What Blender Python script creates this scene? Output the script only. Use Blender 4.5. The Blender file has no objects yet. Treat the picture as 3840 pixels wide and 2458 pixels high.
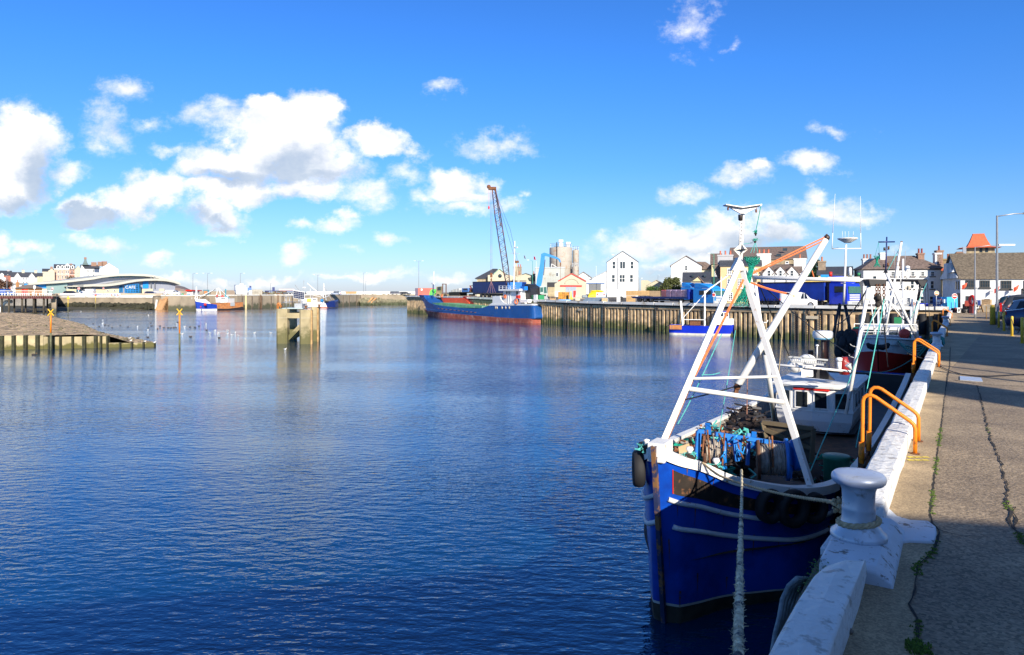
# harbour scene: setting first, then every thing with its parts
import bpy,bmesh,math,random
from mathutils import Vector as V,Matrix
R=random.Random(7)
H,F,CX,HY,QZ=5.55,2595.,1920.,1095.,3.7
TH=math.radians(32.86)
DX,DY=math.sin(TH),math.cos(TH)
CR={'S':(0,0,1),'A':(0,920,.31588),'B':(680,980,.23275),'C':(1480,660,.37669),'D':(2000,860,.26600),'E':(2480,860,.28571),'F':(3060,700,.36364),'G':(2320,1560,.58299),'H':(2440,740,.40262),'I':(2840,1160,.38967),'J':(2400,1240,.42849),'K':(3000,1400,.68684),'L':(940,1040,.25974),'M':(3400,1080,.25974),'N':(1480,1020,.19950),'O':(3020,1000,.27268),'W':(0,300,.87282),'X':(2100,0,.7232)}
def cv(c,x,y):
 a,b,s=CR[c]
 return a+x*s-CX,b+y*s-HY
def P(c,x,y,Y):
 u,w=cv(c,x,y)
 return V((u*Y/F,Y,H-w*Y/F))
def G(c,x,y,z=0.):
 u,w=cv(c,x,y)
 return P(c,x,y,(H-z)*F/w)
def Q(s,n,z=QZ):
 return V((DX*s-DY*n,DY*s+DX*n,z))
col=bpy.context.scene.collection
# -- materials
MT={}
def mat(name,c,rough=.6,metal=0.,var=.12,sc=3.,c2=None,patch=0.,bump=0.,bsc=30.,emit=None,trans=0.,coat=0.,zc=None,ptsc=None,sharp=.06):
 """principled material with mottling, an optional second colour in patches (rust, weed, chips) and relief"""
 if name in MT:return MT[name]
 m=bpy.data.materials.new(name); m.use_nodes=True
 nt=m.node_tree; N=nt.nodes; L=nt.links; b=N['Principled BSDF']
 b.inputs['Roughness'].default_value=rough; b.inputs['Metallic'].default_value=metal
 b.inputs['Coat Weight'].default_value=coat
 if trans:b.inputs['Transmission Weight'].default_value=trans
 tc=N.new('ShaderNodeTexCoord'); src=tc.outputs['Object']
 n=N.new('ShaderNodeTexNoise'); n.inputs['Scale'].default_value=sc; n.inputs['Detail'].default_value=5
 L.new(src,n.inputs['Vector'])
 mx=N.new('ShaderNodeMix'); mx.data_type='RGBA'
 mx.inputs[6].default_value=(*[x*(1-var)for x in c],1); mx.inputs[7].default_value=(*[min(1,x*(1+var))for x in c],1)
 mr=N.new('ShaderNodeMapRange'); mr.inputs[1].default_value=.3; mr.inputs[2].default_value=.7
 L.new(n.outputs['Fac'],mr.inputs[0]); L.new(mr.outputs[0],mx.inputs[0])
 out=mx.outputs[2]
 if c2 and patch:
  n2=N.new('ShaderNodeTexNoise'); n2.inputs['Scale'].default_value=ptsc or sc*1.7; n2.inputs['Detail'].default_value=8; n2.inputs['Roughness'].default_value=.65
  mp=N.new('ShaderNodeMapping'); mp.inputs['Location'].default_value=(7.3,2.1,4.4)
  L.new(src,mp.inputs[0]); L.new(mp.outputs[0],n2.inputs['Vector'])
  r2=N.new('ShaderNodeMapRange'); t=.5+.18*(1-2*patch)
  r2.inputs[1].default_value=t-sharp; r2.inputs[2].default_value=t+sharp
  f=n2.outputs['Fac']
  if zc:
   g=N.new('ShaderNodeNewGeometry'); s=N.new('ShaderNodeSeparateXYZ'); L.new(g.outputs['Position'],s.inputs[0])
   r3=N.new('ShaderNodeMapRange'); r3.inputs[1].default_value=zc[0]; r3.inputs[2].default_value=zc[1]
   r3.inputs[3].default_value=.35; r3.inputs[4].default_value=-.25
   L.new(s.outputs[2],r3.inputs[0]); a=N.new('ShaderNodeMath'); a.operation='ADD'; L.new(f,a.inputs[0]); L.new(r3.outputs[0],a.inputs[1]); f=a.outputs[0]
  L.new(f,r2.inputs[0])
  m2=N.new('ShaderNodeMix'); m2.data_type='RGBA'; m2.inputs[7].default_value=(*c2,1)
  L.new(r2.outputs[0],m2.inputs[0]); L.new(out,m2.inputs[6]); out=m2.outputs[2]
 L.new(out,b.inputs['Base Color'])
 if bump:
  n3=N.new('ShaderNodeTexNoise'); n3.inputs['Scale'].default_value=bsc; n3.inputs['Detail'].default_value=4
  L.new(src,n3.inputs['Vector']); bp=N.new('ShaderNodeBump'); bp.inputs['Strength'].default_value=min(1,bump*8); bp.inputs['Distance'].default_value=bump*.15
  L.new(n3.outputs['Fac'],bp.inputs['Height']); L.new(bp.outputs[0],b.inputs['Normal'])
 if emit:
  b.inputs['Emission Color'].default_value=(*c,1); b.inputs['Emission Strength'].default_value=emit
 MT[name]=m
 return m
def tex_lines(m,axis,scale,depth,dark=.75,w=.06):
 """adds straight courses (planks, slates, cladding ribs) to a material"""
 nt=m.node_tree; N=nt.nodes; L=nt.links; b=N['Principled BSDF']
 tc=N.new('ShaderNodeTexCoord'); s=N.new('ShaderNodeSeparateXYZ'); L.new(tc.outputs['Object'],s.inputs[0])
 mu=N.new('ShaderNodeMath'); mu.operation='MULTIPLY'; mu.inputs[1].default_value=scale; L.new(s.outputs[axis],mu.inputs[0])
 fr=N.new('ShaderNodeMath'); fr.operation='FRACT'; L.new(mu.outputs[0],fr.inputs[0])
 r=N.new('ShaderNodeMapRange'); r.inputs[2].default_value=w; r.inputs[3].default_value=dark; r.inputs[4].default_value=1; L.new(fr.outputs[0],r.inputs[0])
 old=b.inputs['Base Color'].links[0].from_socket
 mm=N.new('ShaderNodeVectorMath'); mm.operation='SCALE'; L.new(old,mm.inputs[0]); L.new(r.outputs[0],mm.inputs[3]); L.new(mm.outputs[0],b.inputs['Base Color'])
 return m
WH=mat('white_render',(.66,.67,.67),.7,var=.06,sc=.5,c2=(.50,.50,.46),patch=.2,ptsc=1.2,sharp=.12)
CRM=mat('cream_render',(.50,.46,.34),.75,var=.07,sc=.5)
YCR=mat('pale_yellow_render',(.62,.54,.30),.75,var=.06,sc=.5)
PNK=mat('pink_render',(.58,.34,.26),.75,var=.06,sc=.5)
OCH=mat('ochre_render',(.66,.48,.25),.75,var=.07,sc=.5)
GRW=mat('grey_render',(.42,.42,.43),.8,var=.1,sc=.6)
STN=mat('rubble_stone',(.30,.25,.18),.9,var=.4,sc=2.2,c2=(.14,.12,.10),patch=.4,ptsc=3.5)
BRK=mat('brown_brick',(.28,.17,.12),.9,var=.25,sc=5)
SLT=tex_lines(mat('dark_slate',(.055,.06,.075),.6,var=.2,sc=2),2,5,.02,.7,.15)
BSL=tex_lines(mat('brown_slate',(.17,.125,.105),.75,var=.4,sc=3.5),2,4.5,.02,.65,.2)
GSL=tex_lines(mat('weathered_slate',(.15,.12,.085),.85,var=.45,sc=4.5),2,4.5,.02,.65,.2)
RDT=tex_lines(mat('red_tile',(.62,.13,.05),.7,var=.15,sc=3),2,4,.02,.8,.15)
GLS=mat('window_glass',(.03,.045,.06),.08,var=.3,sc=.8)
BGL=mat('blue_glass',(.03,.12,.22),.08,var=.5,sc=.5)
WPT=mat('white_paint',(.82,.82,.80),.4,var=.04,sc=6,c2=(.42,.22,.10),patch=.06,ptsc=6)
WFR=mat('white_frame',(.80,.80,.78),.5,var=.03)
BKP=mat('black_paint',(.018,.018,.022),.45,var=.2)
RUB=mat('black_rubber',(.014,.014,.016),.75,var=.2,bump=.02)
DKM=mat('dark_steel',(.05,.045,.045),.5,.6,var=.3,sc=8,c2=(.2,.08,.03),patch=.2)
STL=mat('galvanised_steel',(.42,.44,.46),.45,.6,var=.1,sc=5)
RST=mat('rusty_steel',(.22,.085,.035),.85,.1,var=.4,sc=9,c2=(.07,.035,.02),patch=.4)
ORG=mat('orange_paint',(.85,.24,.01),.5,var=.08,sc=9,c2=(.30,.09,.02),patch=.13,ptsc=14,bump=.01)
YEL=mat('yellow_paint',(.72,.50,.05),.55,var=.08,c2=(.3,.2,.1),patch=.1)
RED=mat('red_paint',(.68,.025,.015),.45,var=.08)
ORD=mat('orange_red_paint',(.75,.09,.03),.5,var=.1,sc=1)
GRN=mat('green_paint',(.03,.25,.10),.5,var=.1)
LGR=mat('bright_green_paint',(.08,.5,.06),.5,var=.1)
BLU=mat('blue_paint',(.008,.10,.58),.4,var=.08,sc=2)
LBL=mat('light_blue_paint',(.02,.27,.72),.4,var=.1,sc=3)
MBL=mat('machine_blue',(.01,.17,.60),.4,var=.12,sc=4,c2=(.12,.06,.04),patch=.08)
NVY=mat('navy_paint',(.01,.025,.14),.4,var=.1)
WOD=tex_lines(mat('timber',(.42,.27,.12),.8,var=.2,sc=3),2,9,.01,.6,.12)
PAL=mat('pallet_wood',(.45,.30,.16),.85,var=.25,sc=6)
LAN=mat('lamp_glass',(.75,.75,.7),.3,var=.02)
TRQ=mat('turquoise_rope',(.09,.46,.42),.8,var=.25,sc=20,bump=.02,bsc=60)
ORR=mat('orange_rope',(.75,.19,.06),.85,var=.25,sc=20)
BRR=mat('brown_rope',(.30,.14,.09),.9,var=.3,sc=20)
MAN=mat('manila_rope',(.50,.38,.22),.95,var=.35,sc=30,bump=.05,bsc=70)
NET=mat('green_net',(.0,.30,.20),.85,var=.4,sc=20)
BIN=mat('green_plastic',(.01,.16,.10),.45,var=.1,sc=5)
SLV=mat('silver_paint',(.58,.63,.70),.36,.3,var=.08,sc=4,c2=(.28,.26,.25),patch=.12,ptsc=13,bump=.02,bsc=16)
GRY=mat('grey_paint',(.35,.37,.39),.5,var=.1)
def no_shadow_terminator():pass
# -- mesh building
class MB:
 def __init__(s):s.v=[]; s.f=[]; s.sm=[]; s.T=None
 def add(s,vs,fs,sm=False):
  o=len(s.v)
  s.v+=[V(p)if s.T is None else s.T@V(p)for p in vs]
  s.f+=[[o+i for i in f]for f in fs]; s.sm+=[sm]*len(fs)
  return s
 def box(s,x0,y0,z0,x1,y1,z1):
  return s.add([(x0,y0,z0),(x1,y0,z0),(x1,y1,z0),(x0,y1,z0),(x0,y0,z1),(x1,y0,z1),(x1,y1,z1),(x0,y1,z1)],[(0,3,2,1),(4,5,6,7),(0,1,5,4),(1,2,6,5),(2,3,7,6),(3,0,4,7)])
 def cb(s,c,sx,sy,sz,rz=0.):
  m=Matrix.Translation(c)@Matrix.Rotation(rz,4,'Z'); hx,hy,hz=sx/2,sy/2,sz/2
  vs=[m@V((a*hx,b*hy,d*hz))for d in(-1,1)for a,b in((-1,-1),(1,-1),(1,1),(-1,1))]
  return s.add(vs,[(0,3,2,1),(4,5,6,7),(0,1,5,4),(1,2,6,5),(2,3,7,6),(3,0,4,7)])
 def tube(s,pts,r,n=8,cap=True,sq=False,close=False):
  pts=[V(p)for p in pts]; k=len(pts)
  rs=r if isinstance(r,(list,tuple))else[r]*k
  vs,fs=[],[]; up=None
  for i,p in enumerate(pts):
   a=pts[(i-1)%k if close else max(i-1,0)]; b=pts[(i+1)%k if close else min(i+1,k-1)]
   t=(b-a); t=t.normalized()if t.length>1e-9 else V((0,0,1))
   if up is None:up=V((0,0,1))if abs(t.z)<.9 else V((0,1,0))
   x=t.cross(up).normalized(); up=x.cross(t).normalized()
   for j in range(n):
    g=2*math.pi*(j+(.5 if sq else 0))/n
    vs.append(p+(x*math.cos(g)+up*math.sin(g))*rs[i])
  for i in range(k if close else k-1):
   i2=(i+1)%k
   for j in range(n):fs.append((i*n+j,i*n+(j+1)%n,i2*n+(j+1)%n,i2*n+j))
  s.add(vs,fs,not sq and n>5)
  if cap and not close:s.add(vs[:n],[tuple(range(n))[::-1]]); s.add(vs[-n:],[tuple(range(n))])
  return s
 def bar(s,a,b,w):
  return s.tube([a,b],w*.7071,4,sq=True)
 def cyl(s,a,b,r,r2=None,n=16):return s.tube([a,b],[r,r if r2 is None else r2],n)
 def lathe(s,c,prof,n=24,axis='Z',ph=0.):
  vs,fs=[],[]
  for r,z in prof:
   for j in range(n):
    g=2*math.pi*j/n+ph; p=(r*math.cos(g),r*math.sin(g),z)
    if axis=='X':p=(z,p[0],p[1])
    if axis=='Y':p=(p[0],z,p[1])
    vs.append(V(c)+V(p))
  for i in range(len(prof)-1):
   for j in range(n):fs.append((i*n+j,i*n+(j+1)%n,(i+1)*n+(j+1)%n,(i+1)*n+j))
  s.add(vs,fs,n>8)
  if prof[0][0]>1e-4:s.add(vs[:n],[tuple(range(n))])
  if prof[-1][0]>1e-4:s.add(vs[-n:],[tuple(range(n))])
  return s
 def sph(s,c,r,n=16,m=8,sc=(1,1,1)):
  vs,fs=[],[]
  for i in range(m+1):
   a=math.pi*i/m
   for j in range(n):
    g=2*math.pi*j/n; vs.append(V(c)+V((math.sin(a)*math.cos(g)*sc[0],math.sin(a)*math.sin(g)*sc[1],-math.cos(a)*sc[2]))*r)
  for i in range(m):
   for j in range(n):fs.append((i*n+j,i*n+(j+1)%n,(i+1)*n+(j+1)%n,(i+1)*n+j))
  return s.add(vs,fs,True)
 def prism(s,poly,z0,z1):
  n=len(poly); vs=[(p[0],p[1],z0)for p in poly]+[(p[0],p[1],z1)for p in poly]
  return s.add(vs,[tuple(range(n))[::-1],tuple(range(n,2*n))]+[(i,(i+1)%n,n+(i+1)%n,n+i)for i in range(n)])
 def ext(s,poly,d):
  n=len(poly); d=V(d); vs=[V(p)for p in poly]+[V(p)+d for p in poly]
  return s.add(vs,[tuple(range(n)),tuple(range(n,2*n))[::-1]]+[(i,n+i,n+(i+1)%n,(i+1)%n)for i in range(n)])
 def loft(s,rings,close=False,sm=True,caps=False):
  n=len(rings[0]); vs=[p for r in rings for p in r]; fs=[]
  for i in range(len(rings)-1):
   for j in range(n if close else n-1):
    fs.append((i*n+j,i*n+(j+1)%n,(i+1)*n+(j+1)%n,(i+1)*n+j))
  s.add(vs,fs,sm)
  if caps:s.add(rings[0],[tuple(range(n))]); s.add(rings[-1],[tuple(range(n))])
  return s
 def at(s,loc,rz=0.):
  s.T=Matrix.Translation(loc)@Matrix.Rotation(rz,4,'Z'); return s
 def build(s,name,m,parent=None,inv=None,bev=0.):
  me=bpy.data.meshes.new(name)
  vs=s.v if inv is None else[inv@p for p in s.v]
  me.from_pydata([tuple(p)for p in vs],[],s.f); me.update()
  bm=bmesh.new(); bm.from_mesh(me)
  bmesh.ops.remove_doubles(bm,verts=bm.verts,dist=1e-5)
  bmesh.ops.recalc_face_normals(bm,faces=bm.faces)
  bm.to_mesh(me); bm.free()
  if len(me.polygons)==len(s.sm):me.polygons.foreach_set('use_smooth',s.sm)
  elif any(s.sm)and sum(s.sm)>len(s.sm)*.5:
   me.polygons.foreach_set('use_smooth',[len(p.vertices)<5 for p in me.polygons])
  me.materials.append(m)
  o=bpy.data.objects.new(name,me); col.objects.link(o)
  if parent:o.parent=parent
  if bev:
   b=o.modifiers.new('bevel','BEVEL'); b.width=bev; b.segments=2; b.limit_method='ANGLE'
  return o
class Thing:
 def __init__(s,name,label,cat,group=None,loc=(0,0,0),rz=0.):
  o=bpy.data.objects.new(name,None); col.objects.link(o); o.location=loc; o.rotation_euler=(0,0,rz)
  o['label']=label; o['category']=cat
  if group:o['group']=group
  o.empty_display_size=.3
  s.o=o; s.inv=(Matrix.Translation(loc)@Matrix.Rotation(rz,4,'Z')).inverted()
 def p(s,name,mb,m,w=False,on=None,label=None,bev=0.):
  o=mb.build(name,m,on or s.o,s.inv if w else None,bev)
  if label:o['label']=label
  return o
def dup(t,loc,rz,label=None):
 def cp(o,par):
  c=o.copy(); col.objects.link(c); c.parent=par
  for k in o.children:cp(k,c)
  return c
 src=t.o if isinstance(t,Thing)else t
 r=cp(src,None); r.location=loc; r.rotation_euler=(0,0,rz)
 if label:r['label']=label
 return r
def struct(name,mb,m,kind='structure'):
 o=mb.build(name,m); o['kind']=kind; return o
def single(name,mb,m,label,cat,group=None,bev=0.,w=False):
 ms=sum(mb.v,V((0,0,0)))/len(mb.v); lo=min(p.z for p in mb.v); loc=V((ms.x,ms.y,lo))
 mb.v=[p-loc for p in mb.v]
 o=mb.build(name,m,bev=bev); o.location=loc; o['label']=label; o['category']=cat
 if group:o['group']=group
 return o
def seg7(a,b,n):return[V(a).lerp(V(b),i/n)for i in range(n+1)]
def sag(a,b,d,n=14):
 a,b=V(a),V(b)
 return[a.lerp(b,i/n)-V((0,0,4*d*(i/n)*(1-i/n)))for i in range(n+1)]
def text(name,body,size,loc,m,parent=None,rx=90.,rz=0.,align='CENTER',ext=.01,inv=None):
 c=bpy.data.curves.new(name,'FONT'); c.body=body; c.size=size; c.extrude=ext; c.align_x=align; c.align_y='CENTER'
 c.resolution_u=3
 o=bpy.data.objects.new(name,c); col.objects.link(o); c.materials.append(m)
 mt=Matrix.Translation(loc)@Matrix.Rotation(rz,4,'Z')@Matrix.Rotation(math.radians(rx),4,'X')
 if inv is not None:mt=inv@mt
 if parent:o.parent=parent
 me=bpy.data.meshes.new_from_object(o.evaluated_get(bpy.context.evaluated_depsgraph_get())); q=bpy.data.objects.new(name,me); col.objects.link(q)
 if not me.materials:me.materials.append(m)
 bpy.data.objects.remove(o)
 if parent:q.parent=parent
 q.matrix_local=mt
 return q
 # -- camera, sun, sky
sc=bpy.context.scene
cam=bpy.data.cameras.new('camera'); co=bpy.data.objects.new('camera',cam); col.objects.link(co)
co.location=(0,0,H); co.rotation_euler=(math.radians(90),0,0)
cam.lens=36*F/3840; cam.sensor_width=36; cam.shift_y=-(1229-HY)/3840; cam.clip_start=.05; cam.clip_end=20000
sc.camera=co
SAZ,SEL=math.radians(18),math.radians(24.2)
sdir=V((math.sin(SAZ)*math.cos(SEL),-math.cos(SAZ)*math.cos(SEL),math.sin(SEL)))
sl=bpy.data.lights.new('sun','SUN'); so=bpy.data.objects.new('sun',sl); col.objects.link(so)
sl.energy=5.; sl.angle=math.radians(.5); sl.color=(1,.90,.75)
so.rotation_euler=sdir.to_track_quat('Z','Y').to_euler(); so.location=(0,0,60)
sc.view_settings.view_transform='Standard'; sc.view_settings.look='None'; sc.view_settings.gamma=1
sc.view_settings.exposure=.6
w=bpy.data.worlds.new('World'); sc.world=w; w.use_nodes=True
nt=w.node_tree; N=nt.nodes; L=nt.links; bg=N['Background']
def nd(t,**k):
 n=N.new(t)
 for a,b in k.items():setattr(n,a,b)
 return n
def mth(op,a,b=None,c=None,clamp=False):
 n=nd('ShaderNodeMath',operation=op); n.use_clamp=clamp
 for i,x in enumerate((a,b,c)):
  if x is None:continue
  if isinstance(x,(int,float)):n.inputs[i].default_value=x
  else:L.new(x,n.inputs[i])
 return n.outputs[0]
sky=nd('ShaderNodeTexSky',sky_type='NISHITA'); sky.sun_disc=False
sky.sun_elevation=SEL; sky.sun_rotation=math.radians(180-18); sky.dust_density=.3; sky.air_density=1.; sky.ozone_density=2.
tc=nd('ShaderNodeTexCoord'); sep=nd('ShaderNodeSeparateXYZ'); L.new(tc.outputs['Generated'],sep.inputs[0])
zr=nd('ShaderNodeValToRGB'); cr=zr.color_ramp
for i,(p,c)in enumerate([(0.,(.60,.72,1.18)),(.06,(.52,.74,1.2)),(.17,(.36,.74,1.32)),(.30,(.29,.76,1.48)),(.44,(.27,.70,1.40)),(.62,(.55,.72,1.0)),(.9,(.7,.8,.95))]):
 e=cr.elements[i]if i<2 else cr.elements.new(p)
 e.position=p; e.color=(*[x/2 for x in c],1)
az=mth('ABSOLUTE',sep.outputs[2]); L.new(az,zr.inputs[0])
tint=nd('ShaderNodeVectorMath',operation='MULTIPLY'); L.new(sky.outputs[0],tint.inputs[0]); L.new(zr.outputs[0],tint.inputs[1])
tn2=nd('ShaderNodeVectorMath',operation='SCALE'); L.new(tint.outputs[0],tn2.inputs[0]); tn2.inputs[3].default_value=2.
yy=mth('MAXIMUM',sep.outputs[1],.05)
u=mth('DIVIDE',sep.outputs[0],yy); v=mth('DIVIDE',sep.outputs[2],yy)
cmb=nd('ShaderNodeCombineXYZ'); L.new(u,cmb.inputs[0]); L.new(v,cmb.inputs[1])
def noise(scale,detail,rough,off=(0,0,0),sy=1.25):
 mp=nd('ShaderNodeMapping'); mp.inputs['Location'].default_value=off; mp.inputs['Scale'].default_value=(1,sy,1); L.new(cmb.outputs[0],mp.inputs[0])
 n=nd('ShaderNodeTexNoise'); n.inputs['Scale'].default_value=scale; n.inputs['Detail'].default_value=detail; n.inputs['Roughness'].default_value=rough
 L.new(mp.outputs[0],n.inputs['Vector']); return n
wn=noise(8,6,.62,(3,1,0))
ws=nd('ShaderNodeVectorMath',operation='SUBTRACT'); L.new(wn.outputs['Color'],ws.inputs[0]); ws.inputs[1].default_value=(.5,.5,.5)
wsc=nd('ShaderNodeVectorMath',operation='SCALE'); L.new(ws.outputs[0],wsc.inputs[0]); wsc.inputs[3].default_value=.11
wp=nd('ShaderNodeVectorMath',operation='ADD'); L.new(cmb.outputs[0],wp.inputs[0]); L.new(wsc.outputs[0],wp.inputs[1])
wf=nd('ShaderNodeVectorMath',operation='MULTIPLY'); L.new(wp.outputs[0],wf.inputs[0]); wf.inputs[1].default_value=(1,1,0)
def field(blobs):
 acc=None
 for c,x,y,rx,ry,k in blobs:
  if k>=.7:k*=1.3
  s_=CR[c][2]; a,b=cv(c,x,y)
  su=nd('ShaderNodeVectorMath',operation='MULTIPLY_ADD'); L.new(wf.outputs[0],su.inputs[0])
  ix,iy=F/(rx*s_),F/(ry*s_)
  su.inputs[1].default_value=(ix,iy,0); su.inputs[2].default_value=(-a/F*ix,b/F*iy,0)
  ln=nd('ShaderNodeVectorMath',operation='LENGTH'); L.new(su.outputs[0],ln.inputs[0])
  q=mth('MULTIPLY_ADD',ln.outputs['Value'],-k,k)
  acc=q if acc is None else mth('MAXIMUM',acc,q)
 return acc
CL=[('W',90,300,210,250,1.2),('W',60,430,200,170,1.2),('W',80,180,110,90,1.1),('W',300,430,90,60,.55),('W',540,35,130,60,.42),('W',470,220,160,150,.42),('W',660,200,160,60,.36),('W',430,310,120,60,.36),('W',910,170,200,90,.42),('W',960,110,90,60,.4),('W',720,315,120,45,.42),('W',1240,220,260,190,1.2),('W',1150,130,120,90,1.1),('W',1370,170,130,90,1.),('W',1050,350,330,120,1.),('W',1330,360,240,130,.95),('W',840,390,140,80,.7),('W',680,480,190,110,.9),('W',560,530,190,90,.8),('W',980,480,330,80,.9),('W',960,580,150,90,.75),('W',1300,470,200,80,.8),('W',1610,290,150,80,.85),('W',1760,320,90,35,.45),('W',1580,480,160,80,.5),('W',1700,430,120,70,.42),('W',1800,500,90,60,.42),('W',1480,380,120,80,.4),('W',1960,430,150,90,.8),('W',1970,480,190,70,.75),('W',2080,430,90,60,.6),('W',1980,550,260,55,.5),('W',2240,515,40,35,.4),('W',2190,560,90,30,.3),('W',1440,660,130,50,.55),('W',1500,620,50,40,.5),('W',1680,710,100,40,.45),('W',1250,765,80,45,.5),('W',1280,640,60,30,.35),('W',1520,755,90,28,.3),('W',680,780,80,45,.55),('W',120,710,110,60,.6),('W',10,710,70,60,.5),('W',420,710,150,50,.45),('W',840,690,70,26,.3),('W',370,570,130,75,.75),('W',60,790,150,40,.3),('W',1900,25,90,70,.45),('W',2130,250,150,75,.5),('W',1110,858,110,28,.5),('W',970,862,90,26,.5),('W',760,868,90,30,.5),('W',1240,862,60,24,.45),('W',1420,862,80,22,.4),('W',1650,855,120,26,.45),('W',1900,868,120,26,.45),('W',1530,872,400,20,.35),('W',900,880,500,24,.3),('X',715,100,150,140,.42),('X',760,60,70,70,.4),('X',1420,670,170,60,.42),('X',940,190,50,40,.25),('X',970,930,190,90,.6),('X',1020,900,90,60,.7),('X',1270,880,230,70,.5),('X',680,1020,130,70,.5),('X',1310,1030,120,70,.5),('X',1360,1110,260,80,.6),('X',1600,1120,190,50,.4),('X',800,1150,160,60,.55),('X',620,1230,330,120,.75),('X',900,1210,330,120,.7),('X',1150,1210,200,80,.7),('X',400,1270,260,90,.65),('X',500,1350,160,60,.6),('X',250,1230,130,50,.4),('X',700,1320,300,110,.6),('X',560,1420,260,60,.4),('X',1760,1290,90,40,.2)]
SH=[('W',180,420,130,170,.8),('W',60,540,190,60,.8),('W',1270,350,200,130,1.),('W',1000,420,300,60,1.),('W',1300,410,300,60,.8),('W',370,590,150,60,1.6),('W',620,590,200,40,.6),('W',960,625,150,40,.7),('W',850,600,90,50,.9),('W',480,200,150,110,.45),('W',1240,520,200,45,.6),('W',460,740,330,40,.5),('W',2000,500,160,30,.35),('X',950,990,260,40,.6),('X',1000,1260,420,110,.75),('X',650,1290,360,60,.6),('X',480,1400,330,60,.7),('X',1300,1150,300,30,.5),('X',1000,1100,200,60,.5),('X',700,1190,90,40,.5)]
n1=noise(11,10,.68,(0,0,0),1.3); n2=noise(26,6,.6,(5,2,0)); n3=noise(14,6,.6,(1.2,8,0))
dens=mth('ADD',field(CL),mth('MULTIPLY_ADD',n1.outputs['Fac'],1.6,-.77))
alpha=nd('ShaderNodeMapRange',interpolation_type='SMOOTHSTEP'); alpha.inputs[1].default_value=.0; alpha.inputs[2].default_value=.62; L.new(dens,alpha.inputs[0])
shd=mth('ADD',mth('MULTIPLY',mth('MAXIMUM',field(SH),0.),1.6),mth('MULTIPLY_ADD',n3.outputs['Fac'],1.5,-.62))
shade=nd('ShaderNodeMapRange',interpolation_type='SMOOTHSTEP'); shade.inputs[1].default_value=.0; shade.inputs[2].default_value=1.5; L.new(shd,shade.inputs[0])
cc=nd('ShaderNodeMix',data_type='RGBA'); cc.inputs[6].default_value=(8.7,8.6,8.5,1); cc.inputs[7].default_value=(4.3,5.0,6.0,1); L.new(shade.outputs[0],cc.inputs[0])
vr=nd('ShaderNodeVectorMath',operation='SCALE'); L.new(cc.outputs[2],vr.inputs[0]); L.new(mth('MULTIPLY_ADD',n2.outputs['Fac'],.5,.74),vr.inputs[3])
al2=mth('MULTIPLY',alpha.outputs[0],mth('MULTIPLY_ADD',n2.outputs['Fac'],.3,.8),clamp=True)
fade=mth('GREATER_THAN',sep.outputs[1],.06); al3=mth('MULTIPLY',al2,fade)
up_=nd('ShaderNodeMapRange'); up_.inputs[1].default_value=.0; up_.inputs[2].default_value=.01; L.new(sep.outputs[2],up_.inputs[0])
al4=mth('MULTIPLY',al3,up_.outputs[0])
fin=nd('ShaderNodeMix',data_type='RGBA'); L.new(al4,fin.inputs[0]); L.new(tn2.outputs[0],fin.inputs[6]); L.new(vr.outputs[0],fin.inputs[7])
L.new(fin.outputs[2],bg.inputs[0]); bg.inputs[1].default_value=.09
w.cycles.sampling_method='MANUAL'; w.cycles.sample_map_resolution=512
sc.cycles.max_bounces=6; sc.cycles.diffuse_bounces=2; sc.cycles.glossy_bounces=3; sc.cycles.transmission_bounces=3
# -- water
wm=bpy.data.materials.new('harbour_water'); wm.use_nodes=True; nt=wm.node_tree; N=nt.nodes; L=nt.links; b=N['Principled BSDF']
b.inputs['Base Color'].default_value=(.0001,.025,.075,1); b.inputs['Roughness'].default_value=.04; b.inputs['IOR'].default_value=1.9; b.inputs['Specular Tint'].default_value=(.30,.72,1,1)
tc=nd('ShaderNodeTexCoord')
def wnoise(scale,st,det,rot=0.,off=0.):
 mp=nd('ShaderNodeMapping'); mp.inputs['Rotation'].default_value=(0,0,rot); mp.inputs['Scale'].default_value=(1,st,1); mp.inputs['Location'].default_value=(off,off,0)
 L.new(tc.outputs['Object'],mp.inputs[0]); n=nd('ShaderNodeTexNoise'); n.inputs['Scale'].default_value=scale; n.inputs['Detail'].default_value=det; n.inputs['Roughness'].default_value=.5
 L.new(mp.outputs[0],n.inputs['Vector']); return n.outputs['Fac']
a1=wnoise(2.1,2.2,3,.25); a2=wnoise(.62,1.8,2,-.15,5.); a3=wnoise(6.5,1.7,2,.4,9.); gust=wnoise(.035,2.5,3,.1,2.)
gr=nd('ShaderNodeMapRange'); gr.inputs[1].default_value=.38; gr.inputs[2].default_value=.62; gr.inputs[3].default_value=.45; gr.inputs[4].default_value=1.15; L.new(gust,gr.inputs[0])
hgt=mth('ADD',mth('MULTIPLY',a1,.040),mth('ADD',mth('MULTIPLY',a2,.025),mth('MULTIPLY',a3,.008)))
bp=nd('ShaderNodeBump'); bp.inputs['Strength'].default_value=1.; L.new(mth('MULTIPLY',hgt,gr.outputs[0]),bp.inputs['Height']); bp.inputs['Distance'].default_value=1.
L.new(bp.outputs[0],b.inputs['Normal'])
m=MB(); m.add([(-9000,-60,0),(9000,-60,0),(9000,12000,0),(-9000,12000,0)],[(0,1,2,3)])
struct('harbour_water',m,wm)
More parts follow.
